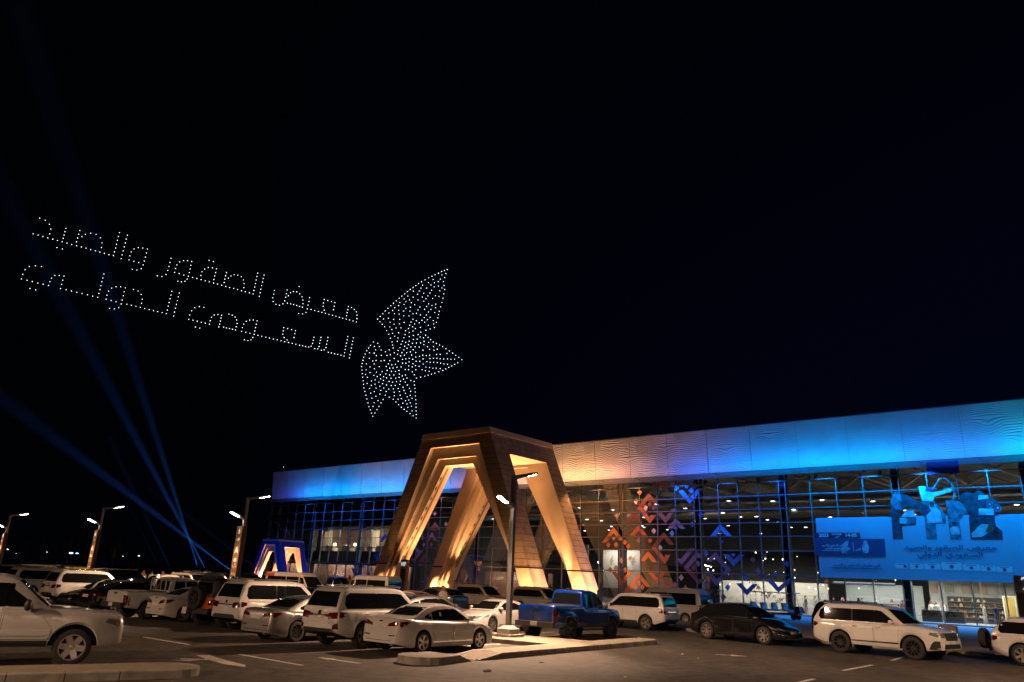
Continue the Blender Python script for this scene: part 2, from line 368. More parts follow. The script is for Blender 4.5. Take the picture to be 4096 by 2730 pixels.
DIAM=[(-25.02,13.43,'b'),(-25.55,12.96,'b'),(-24.51,12.95,'b'),(-25.02,12.43,'b'),(-27.2,13.17,'p'),(-26.78,12.71,'b'),(-31.44,12.48,'r'),(-31.93,11.46,'w'),(-30.68,10.71,'w'),(-30.13,11.11,'d'),(-29.67,10.68,'d'),(-23.98,9.82,'b'),(-25.02,8.84,'b'),(-27.45,7.88,'c'),(-29.69,8.15,'w'),(-28.94,6.34,'w'),(-35.65,6.62,'o'),(-34.64,6.65,'o'),(-33.42,6.92,'o'),(-32.98,6.47,'o'),(-31.62,7.14,'r'),(-30.2,7.12,'r'),(-34.48,9.96,'w'),(-33.9,4.9,'w'),(-32.73,5.15,'w'),(-34.64,4.09,'w'),(-35.39,3.86,'o'),(-33.42,3.87,'o'),(-31.68,2.58,'o'),(-32.11,2.09,'o'),(-31.24,2.12,'o'),(-23.54,5.79,'c'),(-24.47,4.73,'p'),(-25.03,4.29,'m'),(-26.49,3.28,'w'),(-18.49,5.22,'m'),(-17.25,5.67,'m'),(-17.98,4.13,'p'),(-17.56,3.63,'p'),(-16.25,3.84,'p'),(-15.01,4.88,'p'),(-19.28,3.47,'c'),(-21.29,2.46,'c'),(-23.57,2.79,'p'),(-20.78,3.46,'m'),(-27.24,2.49,'k'),(-21.78,1.48,'m'),(-64.51,10.8,'w'),(-62.14,9.37,'w'),(-66.26,6.53,'k'),(-64.77,6.56,'r'),(-63.54,5.85,'r'),(-67.44,5.76,'w'),(-66.66,7.5,'w'),(-63.11,6.3,'r'),(-63.87,4.55,'k'),(-77.01,2.97,'b'),(-80.43,3.96,'b'),(-80.95,3.45,'b'),(-79.97,3.47,'b'),(-78.75,3.23,'b'),(-78.31,3.68,'b'),(-77.03,2.96,'b'),(-79.01,5.41,'n')]
TRIA=[(-28.75,12.83,1,'c'),(-27.0,8.51,1,'c'),(-34.94,7.31,-1,'w'),(-20.54,5.65,-1,'b'),(-21.76,6.97,-1,'b'),(-28.22,2.4,1,'o'),(-26.01,2.2,1,'o'),(-72.49,11.79,-1,'c'),(-64.29,8.64,1,'r'),(-65.99,4.33,1,'r')]
# ------------------------------------------------------------------ exhibition hall
hall = empty('exhibition_hall', P0, 0, 'long glass fronted exhibition hall with a wavy panelled fascia lit blue and amber', 'building')
U0, U1 = -105.4, 30.0
ZB, ZT = 14.12, 18.85
M_FASC = mat('fascia_panel', (.58, .58, .58), .42, var=.06, scale=.6)
M_METAL = mat('dark_metal_frame', (.16, .17, .18), .45, metal=.3)
M_DARK = mat('dark_interior', (.035, .035, .04), .8)
M_ROOF = mat('roof_sheet', (.22, .21, .2), .7, var=.2)
def glass_mat(name, refl=.10, tint=(.72, .78, .8)):
    m = bpy.data.materials.new(name); m.use_nodes = True; nt = m.node_tree; nt.nodes.remove(nt.nodes['Principled BSDF'])
    out = nt.nodes['Material Output']; tr = nt.nodes.new('ShaderNodeBsdfTransparent'); gl = nt.nodes.new('ShaderNodeBsdfGlossy')
    tr.inputs[0].default_value = (*tint, 1); gl.inputs['Roughness'].default_value = .0; gl.inputs[0].default_value = (.9, .95, 1, 1)
    fr = nt.nodes.new('ShaderNodeFresnel'); fr.inputs[0].default_value = 1.5
    ad = nt.nodes.new('ShaderNodeMath'); ad.operation = 'ADD'; ad.inputs[1].default_value = refl; ad.use_clamp = True
    mx = nt.nodes.new('ShaderNodeMixShader')
    nt.links.new(fr.outputs[0], ad.inputs[0]); nt.links.new(ad.outputs[0], mx.inputs[0]); nt.links.new(tr.outputs[0], mx.inputs[1]); nt.links.new(gl.outputs[0], mx.inputs[2])
    nt.links.new(mx.outputs[0], out.inputs['Surface']); return m
M_GLASS = glass_mat('curtain_glass', .20)
# fascia: folded panels whose ribs run in zigzags
def fasc_v(u, z):
    ph = u / 2.43; cell = math.floor(ph); tri = 1 - abs((ph - cell) * 2 - 1)
    amp = .13 + .17 * math.sin(cell * 2.4 + z * 1.5) + .05 * math.sin(z * 4.1 + cell)
    zz = z + tri * amp * 1.9
    w = (zz * 4.7 + .35 * math.sin(zz * 1.7)) % 1
    rib = (w if w < .82 else (1 - w) / .18 * .82)
    depth = (.085 if -48 < u < -26 else .036) + .018 * math.sin(cell * 1.7 + z * 1.1)
    return rib * depth
mb = MB(); NU, NZ = 780, 116
def fz(i, j):
    u = U0 + (U1 - U0) * i / NU; z = ZB + (ZT - ZB) * j / NZ
    lean = .12 + .38 * j / NZ
    return B(u, lean + (fasc_v(u, z) if 0 < j < NZ else 0), z)
mb.grid(fz, NU, NZ)
bbuild(mb, 'fascia', M_FASC, hall, smooth=14)
u = U0 + 4.86
while u < U1:
    mb = MB(); mb.hexa([B(u - .012, 0, ZB), B(u + .012, 0, ZB), B(u + .012, .20, ZB), B(u - .012, .20, ZB), B(u - .012, .3, ZT), B(u + .012, .3, ZT), B(u + .012, .57, ZT), B(u - .012, .57, ZT)]); bbuild(mb, 'panel_joint', mat('joint', (.46, .46, .47), .6), hall); u += 4.86
mb = MB()   # soffit, parapet cap, roof deck
mb.hexa([B(U0, -.3, ZB - .16), B(U1, -.3, ZB - .16), B(U1, .16, ZB - .16), B(U0, .16, ZB - .16), B(U0, -.3, ZB - .004), B(U1, -.3, ZB - .004), B(U1, .16, ZB - .004), B(U0, .16, ZB - .004)])
bbuild(mb, 'soffit', M_METAL, hall)
mb = MB(); mb.hexa([B(U0, -.1, ZT), B(U1, -.1, ZT), B(U1, .56, ZT), B(U0, .56, ZT), B(U0, -.1, ZT + .07), B(U1, -.1, ZT + .07), B(U1, .56, ZT + .07), B(U0, .56, ZT + .07)])
bbuild(mb, 'parapet', M_METAL, hall)
mb = MB(); mb.hexa([B(U0, -46, 17.6), B(U1, -46, 17.6), B(U1, -.12, 17.6), B(U0, -.12, 17.6), B(U0, -46, 17.9), B(U1, -46, 17.9), B(U1, -.12, 17.9), B(U0, -.12, 17.9)])
bbuild(mb, 'roof', M_ROOF, hall)
# outer walls (left end, back, right end)
M_WALL = mat('hall_wall', (.20, .19, .18), .8, var=.12)
mb = MB()
mb.hexa([B(U0, -46, 0), B(U0 + .3, -46, 0), B(U0 + .3, -3.0, 0), B(U0, -3.0, 0), B(U0, -46, 17.6), B(U0 + .3, -46, 17.6), B(U0 + .3, -3.0, 17.6), B(U0, -3.0, 17.6)])
mb.hexa([B(U0 + .3, -46, 0), B(U1, -46, 0), B(U1, -45.7, 0), B(U0 + .3, -45.7, 0), B(U0 + .3, -46, 17.6), B(U1, -46, 17.6), B(U1, -45.7, 17.6), B(U0 + .3, -45.7, 17.6)])
bbuild(mb, 'wall', M_WALL, hall)
# floor slab
mb = MB(); mb.hexa([B(U0, -45, .02), B(U1, -45, .02), B(U1, -.1, .02), B(U0, -.1, .02), B(U0, -45, .252), B(U1, -45, .252), B(U1, -.1, .252), B(U0, -.1, .252)])
bbuild(mb, 'floor_slab', mat('hall_floor', (.42, .40, .37), .35, var=.1), hall)
# curtain wall grid
COLS = [-105.0, -92.55, -80.45, -68.1, -56.3, -45.2, -34.0, -24.38, -15.02, -4.5, 5.6, 16.0, 26.5]
TZ = [13.0, 11.61, 10.25, 8.88, 7.52, 6.12, 3.8]
grid = MB(); colm = []
MU = []
for i, cu in enumerate(COLS):
    MU += [cu - .31, cu + .31]
    if i + 1 < len(COLS):
        w = COLS[i + 1] - cu - .62; n = 5 if cu < -60 else 4
        MU += [cu + .31 + w * q / n for q in range(1, n)]
for mu in MU:
    grid.hexa([B(mu - .04, -.12, .25), B(mu + .04, -.12, .25), B(mu + .04, .09, .25), B(mu - .04, .09, .25), B(mu - .04, -.12, ZB - .16), B(mu + .04, -.12, ZB - .16), B(mu + .04, .09, ZB - .16), B(mu - .04, .09, ZB - .16)])
for tz in TZ:
    grid.hexa([B(U0 + .05, -.1, tz - .05), B(U1, -.1, tz - .05), B(U1, .075, tz - .05), B(U0 + .05, .075, tz - .05), B(U0 + .05, -.1, tz + .05), B(U1, -.1, tz + .05), B(U1, .075, tz + .05), B(U0 + .05, .075, tz + .05)])
grid.hexa([B(U0 + .05, -.11, 13.62), B(U1, -.11, 13.62), B(U1, .06, 13.62), B(U0 + .05, .06, 13.62), B(U0 + .05, -.11, ZB - .165), B(U1, -.11, ZB - .165), B(U1, .06, ZB - .165), B(U0 + .05, .06, ZB - .165)])  # opaque header, added to block the LED bars' reflection in the glass
bbuild(grid, 'mullion_grid', M_METAL, hall)
for cu in COLS:
    mb = MB(); mb.hexa([B(cu - .27, -.95, .25), B(cu + .27, -.95, .25), B(cu + .27, -.16, .25), B(cu - .27, -.16, .25), B(cu - .27, -.95, 15), B(cu + .27, -.95, 15), B(cu + .27, -.16, 15), B(cu - .27, -.16, 15)])
    bbuild(mb, 'column', mat('column_cladding', (.05, .055, .07), .5), hall)
for i in range(len(COLS) - 1):
    a, b_ = COLS[i], COLS[i + 1]
    mb = MB(); mb.add([B(a, 0, .25), B(b_, 0, .25), B(b_, 0, ZB - .16), B(a, 0, ZB - .16)], [(0, 1, 2, 3)])
    bbuild(mb, 'glazing', M_GLASS, hall, fix=False)
mb = MB(); mb.add([B(U0 + .02, -3, .25), B(U0 + .02, 0, .25), B(U0 + .02, 0, ZB - .16), B(U0 + .02, -3, ZB - .16)], [(0, 1, 2, 3)])
bbuild(mb, 'glazing', M_GLASS, hall, fix=False)

# decals on the glass
DC = {'o': (.62, .20, .055), 'r': (.42, .10, .05), 'd': (.16, .035, .03), 'm': (.17, .075, .08), 'p': (.20, .15, .27), 'b': (.05, .16, .42), 'c': (.06, .30, .62), 'n': (.04, .07, .28), 'k': (.42, .20, .22), 'w': (.55, .42, .46)}
def dmat(k): return mat('decal_' + {'o': 'orange', 'r': 'red', 'd': 'dark_red', 'm': 'maroon', 'p': 'violet', 'b': 'blue', 'c': 'bright_blue', 'n': 'navy', 'k': 'pink', 'w': 'pale_pink'}[k], DC[k], .6)
n_dec = 0
for (A_, L_, R_, k) in CHEV:
    up = A_[1] > L_[1]; w = .62
    mb = MB()
    for E_ in (L_, R_):
        sg = 1 if E_[0] < A_[0] else -1
        sl = abs((A_[1] - E_[1]) / (A_[0] - E_[0])); dz = -w * sl if up else w * sl
        P = [A_, E_, (E_[0] + sg * w, E_[1]), (A_[0], A_[1] + dz)]
        mb.prism([B(p[0], .022, p[1]) for p in P], NV * .006)
    bbuild(mb, 'chevron_decal', dmat(k), hall)
DIAM = DIAM[:62]
for (u, z, k) in DIAM:
    s = .30; mb = MB(); mb.prism([B(u - s, .022, z), B(u, .022, z - s * 1.12), B(u + s, .022, z), B(u, .022, z + s * 1.12)], NV * .006)
    bbuild(mb, 'diamond_decal', dmat(k), hall)
for (u, z, d, k) in TRIA:
    s = .30 if k != 'o' else .55
    mb = MB(); mb.prism([B(u - s, .022, z - d * s * .5), B(u + s, .022, z - d * s * .5), B(u, .022, z + d * s * .6)], NV * .006)
    bbuild(mb, 'triangle_decal', dmat(k), hall)

# LED bars that wash the fascia (above) and the glazing (below)
def lerp(a, b_, t): return tuple(x + (y - x) * t for x, y in zip(a, b_))
KEY = [(-106, (.08, .14, .62), .06), (-100, (.03, .14, 1.0), .22), (-95, (.0, .36, 1.0), 1.25), (-80, (.0, .42, 1.0), 1.45), (-62, (.02, .42, 1), 1.4), (-58.5, (.5, .32, .45), .5), (-52, (.75, .40, .34), .55), (-45, (1, .52, .26), 1.1), (-40.5, (1.0, .47, .18), 1.7), (-36.5, (1, .42, .20), 1.45), (-33, (.78, .34, .28), .62), (-29.8, (.36, .24, .40), .3),
       (-27.2, (.0, .15, .9), .42), (-24, (.0, .24, 1.0), .8), (-19, (.0, .34, 1.0), 1.15), (-14, (.0, .40, 1.0), 1.45), (-7, (.0, .44, 1.0), 1.5), (-2, (.01, .36, 1.0), 1.35), (2, (.03, .30, 1.0), 1.05), (5, (.0, .48, .9), 1.4), (7.5, (0, .68, .66), 1.5), (12, (.0, .75, .55), 1.6), (31, (0, .6, .7), 1.5)]
def key(u):
    for (a, ca, pa), (b_, cb, pb) in zip(KEY, KEY[1:]):
        if u <= b_: t = (u - a) / (b_ - a); return tuple(x * (.72 if q == 1 and ca[0] < .1 else 1) for q, x in enumerate(lerp(ca, cb, t))), pa + (pb - pa) * t
    return KEY[-1][1], KEY[-1][2]
trough = MB()
trough.hexa([B(U0, 1.55, 13.90), B(U1, 1.55, 13.90), B(U1, 1.7, 13.90), B(U0, 1.7, 13.90), B(U0, 1.55, 13.95), B(U1, 1.55, 13.95), B(U1, 1.7, 13.95), B(U0, 1.7, 13.95)])
u = U0 + 1.2
while u < U1:
    trough.hexa([B(u - .03, .18, 13.9), B(u + .03, .18, 13.9), B(u + .03, 1.55, 13.9), B(u - .03, 1.55, 13.9), B(u - .03, .18, 13.95), B(u + .03, .18, 13.95), B(u + .03, 1.55, 13.95), B(u - .03, 1.55, 13.95)]); u += 4.86
bbuild(trough, 'light_trough', M_METAL, hall)
WASH = 0.24
u = U0
while u < U1 - 1:
    L_ = 2.43 if -47 < u < -20 or u < -92 or u > -2 else 4.86
    c_, p_ = key(u + L_ / 2)
    area('fascia_light', B(u + L_ / 2, 1.62, 13.98), Vector((0, 0, 1)) - NV * .45, WASH * 560 * p_ * L_ / 4.86, c_, L_, .12, DU)
    u += L_
for a, b_, p_, c_ in [(-97, -66, 1.1, (0, .15, 1)), (-66, -50, .35, (1, .55, .5)), (-45, -29.5, 1.0, (1, .42, .16)), (-29, -13, 1.4, (0, .16, 1)), (-13, -4.5, 2.2, (0, .28, 1)), (-4.5, 30, 2.6, (0, .30, 1))]:
    n = max(1, round((b_ - a) / 5)); w = (b_ - a) / n
    for i in range(n):
        spot('facade_light', B(a + w * (i + .5), 1.66, 13.84), Vector((0, 0, -1)) - NV * .06, 1500 * p_, c_, 2.3, .5, .04)
# ------------------------------------------------------------------ the A-shaped entrance portal
def clad_mat(name, c1, c2, mort, row, width, joint=True, rough=.7):
    m = bpy.data.materials.new(name); m.use_nodes = True; nt = m.node_tree; b = nt.nodes['Principled BSDF']
    tc = nt.nodes.new('ShaderNodeTexCoord'); sx = nt.nodes.new('ShaderNodeSeparateXYZ'); nt.links.new(tc.outputs['Object'], sx.inputs[0])
    def mth(op, a, b_=None, v=None):
        q = nt.nodes.new('ShaderNodeMath'); q.operation = op; nt.links.new(a, q.inputs[0])
        if b_ is not None: nt.links.new(b_, q.inputs[1])
        if v is not None: q.inputs[1].default_value = v
        return q.outputs[0]
    h = mth('ADD', mth('MULTIPLY', sx.outputs[0], v=1.31), mth('MULTIPLY', sx.outputs[1], v=.21))
    cx = nt.nodes.new('ShaderNodeCombineXYZ'); nt.links.new(h, cx.inputs[0]); nt.links.new(sx.outputs[2], cx.inputs[1])
    br = nt.nodes.new('ShaderNodeTexBrick'); br.inputs['Scale'].default_value = 1; br.inputs['Row Height'].default_value = row; br.inputs['Brick Width'].default_value = width
    br.inputs['Mortar Size'].default_value = .014 * row / .3; br.inputs['Mortar Smooth'].default_value = .3
    br.inputs['Color1'].default_value = (*c1, 1); br.inputs['Color2'].default_value = (*c2, 1); br.inputs['Mortar'].default_value = (*mort, 1)
    nt.links.new(cx.outputs[0], br.inputs['Vector'])
    no = nt.nodes.new('ShaderNodeTexNoise'); no.inputs['Scale'].default_value = 1.1; no.inputs['Detail'].default_value = 6
    nt.links.new(tc.outputs['Object'], no.inputs['Vector'])
    rp = nt.nodes.new('ShaderNodeValToRGB'); e = rp.color_ramp.elements; e[0].position = .3; e[0].color = (.72, .7, .68, 1); e[1].position = .7; e[1].color = (1.1, 1.1, 1.1, 1)
    nt.links.new(no.outputs['Fac'], rp.inputs[0])
    mx = nt.nodes.new('ShaderNodeMixRGB'); mx.blend_type = 'MULTIPLY'; mx.inputs[0].default_value = 1
    nt.links.new(br.outputs['Color'], mx.inputs[1]); nt.links.new(rp.outputs[0], mx.inputs[2])
    nt.links.new(mx.outputs[0], b.inputs['Base Color']); b.inputs['Roughness'].default_value = rough
    bp = nt.nodes.new('ShaderNodeBump'); bp.inputs['Strength'].default_value = .8; bp.inputs['Distance'].default_value = .04; bp.invert = True
    nt.links.new(br.outputs['Fac'], bp.inputs['Height']); nt.links.new(bp.outputs[0], b.inputs['Normal'])
    return m
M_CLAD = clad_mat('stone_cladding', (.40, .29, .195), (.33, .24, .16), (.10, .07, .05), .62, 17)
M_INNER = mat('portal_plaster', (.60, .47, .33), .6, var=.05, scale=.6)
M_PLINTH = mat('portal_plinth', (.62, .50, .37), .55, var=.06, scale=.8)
M_BAND = mat('bronze_band', (.20, .11, .06), .5)
M_GAP = mat('shadow_gap', (.02, .016, .012), .9)
def ctr(hb, hm, ht, zt, zm=3.4): return [(-hb, 0), (-hm, zm), (-ht, zt), (ht, zt), (hm, zm), (hb, 0)]
def portal(root, F, sc, rear=True, m_out=M_CLAD, m_in=M_INNER, m_pl=M_PLINTH, band=True, D=11.7, th=2.4, steps=None, smallgap=True):
    """F(a, b, z) maps portal coordinates (across, outward, up) to the world."""
    out = ctr(12.82, 11.4, 5.2, 18.25)
    o1 = ctr(11.05, 9.65, 3.81, 16.55); s2 = ctr(10.87, 9.45, 3.05, 15.26); s3 = ctr(10.27, 8.85, 2.18, 14.5)
    if steps: o1, s2, s3 = steps
    f = lambda p, b_: F(p[0] * sc, b_ * sc, p[1] * sc)
    def strip(mb, c1, b1, c2, b2, mi=0, rng=range(5)):
        for i in rng:
            mb.add([f(c1[i], b1), f(c1[i + 1], b1), f(c2[i + 1], b2), f(c2[i], b2)], [(0, 1, 2, 3)], mi)
    LEGS = (0, 4); UP = (1, 2, 3)
    for vF in ([D, th] if rear else [D]):
        mb = MB(); fi = 0 if vF == D else 1
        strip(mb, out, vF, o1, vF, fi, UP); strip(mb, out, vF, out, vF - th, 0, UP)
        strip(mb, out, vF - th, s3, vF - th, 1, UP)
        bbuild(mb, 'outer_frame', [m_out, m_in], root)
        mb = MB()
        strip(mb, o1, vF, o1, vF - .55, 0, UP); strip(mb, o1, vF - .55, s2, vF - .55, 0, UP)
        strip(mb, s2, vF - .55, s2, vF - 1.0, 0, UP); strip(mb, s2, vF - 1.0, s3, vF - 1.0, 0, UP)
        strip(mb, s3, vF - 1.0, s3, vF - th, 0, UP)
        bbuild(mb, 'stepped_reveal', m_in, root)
        # plinths of the two legs, a hair inside the leg above with a dark gap between
        for sgn in (0, 4):
            mb = MB(); R1 = (sgn,)
            strip(mb, out, vF, o1, vF, 0, R1); strip(mb, out, vF, out, vF - th, 0, R1); strip(mb, out, vF - th, s3, vF - th, 0, R1)
            strip(mb, o1, vF, o1, vF - .55, 0, R1); strip(mb, o1, vF - .55, s2, vF - .55, 0, R1)
            strip(mb, s2, vF - .55, s2, vF - 1.0, 0, R1); strip(mb, s2, vF - 1.0, s3, vF - 1.0, 0, R1); strip(mb, s3, vF - 1.0, s3, vF - th, 0, R1)
            bbuild(mb, 'leg_plinth', m_pl, root)
            if smallgap:
                s_ = -1 if sgn == 0 else 1
                gp = MB()
                for (z0, z1) in ((3.30, 3.46),):
                    a0 = [(s_ * (11.4 + .012 + (3.4 - z) * .4175), z) for z in (z0, z1)]
                    i0 = [(s_ * (9.65 - .02 + (3.4 - z) * .42), z) for z in (z0, z1)]
                    b0, b1 = vF + .012, vF - th - .012
                    gp.add([f(i0[0], b0), f(a0[0], b0), f(a0[1], b0), f(i0[1], b0)], [(0, 1, 2, 3)])
                    gp.add([f(a0[0], b0), f(a0[0], b1), f(a0[1], b1), f(a0[1], b0)], [(0, 1, 2, 3)])
                bbuild(gp, 'joint_gap', M_GAP, root)
        if band:
            # recessed bronze strip with diamond cut-outs down the innermost reveal of each leg
            for s_ in (-1, 1):
                mb = MB()
                def e(z, off): 
                    h = 2.18 + (14.5 - z) * .6009 if z > 3.4 else 8.85 + (3.4 - z) * .4175
                    return (s_ * (h - off), z)
                zs = [3.4, 14.3]
                mb.add([f(e(zs[0], .015), vF - 1.40), f(e(zs[0], .015), vF - 1.74), f(e(zs[1], .015), vF - 1.74), f(e(zs[1], .015), vF - 1.40)], [(0, 1, 2, 3)], 0)
                z = 4.1
                while z < 14:
                    h_ = .34 if (round(z * 10) % 3) else .24
                    for (bc, w_) in ((vF - 1.22, .12),):
                        mb.add([f(e(z - h_, .02), bc), f(e(z, .02), bc - w_), f(e(z + h_, .02), bc), f(e(z, .02), bc + w_)], [(0, 1, 2, 3)], 1)
                    z += 1.12
                bbuild(mb, 'pierced_band', [M_BAND, M_GAP], root)
    # roof slab joining both frames, soffit bright underneath
    if rear:
        mb = MB(); zb = 15.52; hb = 5.2 + (18.25 - zb) * .4175; b0, b1 = th, D - th
        mb.add([f((-5.2, 18.25), b0), f((5.2, 18.25), b0), f((5.2, 18.25), b1), f((-5.2, 18.25), b1), f((-hb, zb), b0), f((hb, zb), b0), f((hb, zb), b1), f((-hb, zb), b1)],
               [(3, 2, 6, 7)], 0)
        mb.f = []; mb.m = []
        for q, mi in (((0, 1, 2, 3), 0), ((1, 2, 6, 5), 0), ((0, 3, 7, 4), 0), ((4, 5, 6, 7), 1)): mb.f.append(q); mb.m.append(mi)
        bbuild(mb, 'portal_roof', [m_out, m_in], root)
        mb = MB()
        for a0, a1, b0, b1 in ((5.2, 5.27, -.0, D), (-5.27, -5.2, 0, D)):
            mb.hexa([f((a0 + (.27 if a0 > 0 else -.27), 17.62), b0), f((a1 + (.27 if a0 > 0 else -.27), 17.62), b0), f((a1 + (.27 if a0 > 0 else -.27), 17.62), b1), f((a0 + (.27 if a0 > 0 else -.27), 17.62), b1), f((a0, 18.3), b0), f((a1, 18.3), b0), f((a1, 18.3), b1), f((a0, 18.3), b1)])
        mb.hexa([f((-5.49, 17.62), D + .003), f((5.49, 17.62), D + .003), f((5.49, 17.62), D + .07), f((-5.49, 17.62), D + .07), f((-5.22, 18.3), D + .003), f((5.22, 18.3), D + .003), f((5.22, 18.3), D + .07), f((-5.22, 18.3), D + .07)])
        bbuild(mb, 'parapet_band', mat('parapet_cap_lit', (.74, .58, .43), .6), root)  # cap colour lightened to carry the light that falls on the band
pz = empty('entrance_portal', B(-47, 9, 0), 0, 'huge stone clad A shaped entrance portal lit amber in front of the hall', 'portal')
PF = lambda a, b_, z: B(-47.0 + a, 3.35 + b_, z + .145)
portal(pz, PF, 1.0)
# uplights at the feet
AMB = (1.0, .49, .205)
def up(a, b_, da, db, p, size=.9, z=.25, col=AMB): 
    o = spot('portal_uplight', PF(a, b_, z + .05), DU * da + NV * db + Vector((0, 0, 1)), p * 3.3, col, size, .8, .1)
    h = MB(); 
    h.lathe([(0, .0), (.16, .0), (.17, .10), (.13, .12), (0, .12)], 12, 0, None, (0, 0, 0)); 
    q = h.build('uplight_fixture', M_METAL, None, loc=PF(a, b_, 0) + Vector((0, 0, .004))); tag(q, 'small black uplight set in the pavement at a foot of the portal', 'uplight', 'uplights at the feet of the portal')
def foot(a, b_, da, db, p): spot('foot_light', PF(a, b_, .12), DU * da + NV * db + Vector((0, 0, .75 if a > 0 else .32)), p * 2.6, AMB, 1.7 if a > 0 else .95, .7, .08)
for s_ in (-1, 1):
    foot(s_ * (12.0 if s_ > 0 else 10.6), 14.1, -s_ * .1, -1, 900 if s_ > 0 else 800); foot(15.0, 10.6, -1, 0, 450); foot(s_ * 8.2, 10.4, s_ * 1, .14, 1100 if s_ > 0 else 900)
    foot(s_ * (11.9 if s_ > 0 else 11.2), 4.6, (.25 if s_ < 0 else -.1), -1, 1100 if s_ > 0 else 1100); foot(15.0, 1.2, -1, 0, 450); foot(s_ * 8.2, 1.3, s_ * 1, .1, 900 if s_ > 0 else 400); foot(s_ * 11.8 if s_ > 0 else -10.6, 7.6, -s_ * .1, 1, 700 if s_ > 0 else 300)
for s_ in (-1, 1):
    # front frame legs: outer front face, stepped reveal, outer flank
    up(s_ * (12.2 if s_ > 0 else 11.4), 13.1, -s_ * .46, -.10, 480, .62 if s_ > 0 else .45)
    up(s_ * 9.3, 11.4, -s_ * .52, -.08, 3600 if s_ < 0 else 1200, .72)
    up(s_ * 8.6, 9.9, -s_ * .45, .03, 4200, .62)
    if s_ > 0: up(s_ * 13.6, 10.5, -s_ * .50, .0, 1000, .62)
    # rear frame legs
    up(s_ * (11.2 if s_ > 0 else 10.2), 3.6, -s_ * .50, -.10 if s_ > 0 else -.30, 4200 if s_ > 0 else 4600, .68 if s_ > 0 else .42)
    up(s_ * 8.6, 1.4, -s_ * .50, .0, 3600, .66 if s_ > 0 else .5)
    if s_ > 0: up(s_ * 13.6, 1.2, -s_ * .50, .0, 1100, .62)
    up(s_ * 9.6, 8.3, -s_ * .40, .08, 2600, .75)
    up(s_ * 8.0, 6.5, -s_ * .42, .0, 5200, 1.0 if s_ > 0 else .8)

# small twin portal of blue fabric by the far end of the hall
M_BLUE = mat('blue_fabric', (.015, .07, .36), .6, var=.08, scale=1)
sp = Vector((-28.4, 97.2, 0))
p2 = empty('gate_portal', sp, 0, 'small blue A shaped gate with amber lit stepped inside, beyond the orange roofed van', 'portal')
SFs = .327
def SF(a, b_, z): return sp - DU * (5.35 * SFs) - NV * (11.7 * SFs) + DU * a + NV * b_ + Vector((0, 0, z))
o1 = ctr(10.4, 9.2, 3.4, 16.3); s2 = ctr(9.5, 8.2, 2.5, 14.9); s3 = ctr(8.7, 7.4, 1.7, 13.7)
M_IN2 = mat('gate_plaster', (.62, .42, .30), .6)
portal(p2, SF, SFs, True, M_BLUE, M_IN2, M_BLUE, False, steps=(o1, s2, s3), smallgap=False)
for a, b_ in ((-5.0, 9.5), (5.0, 9.5), (-5, 3.6), (5, 3.6)): spot('gate_uplight', SF(a * SFs, b_ * SFs, .45), DU * (-.35 if a < 0 else .35) + Vector((0, 0, 1)), 1500, (1, .46, .22), 2.5, .5, .06)
for a, b_, da, db, p in ((-8.2, 10.6, -.05, 0, 900), (8.2, 10.6, .05, 0, 500), (-7.5, 2.2, -.1, .1, 700), (7.5, 2.2, .1, .1, 700), (-4, 6.5, -.1, 0, 700), (4, 6.5, .1, 0, 700)):
    spot('gate_uplight', SF(a * SFs, b_ * SFs, .45), DU * (.12 if a < 0 else -.12) + NV * db + Vector((0, 0, 1)), p, (1, .45, .2), 1.3, .8, .08)
spot('gate_wash', SF(2.5, 12, .3), -DU * .1 - NV * 1 + Vector((0, 0, .45)), 900, (0, .14, 1), 1.2, .6, .1)
spot('gate_wash', SF(12, 2, .3), -DU * 1 + Vector((0, 0, .35)), 1300, (0, .14, 1), 1.1, .6, .1)
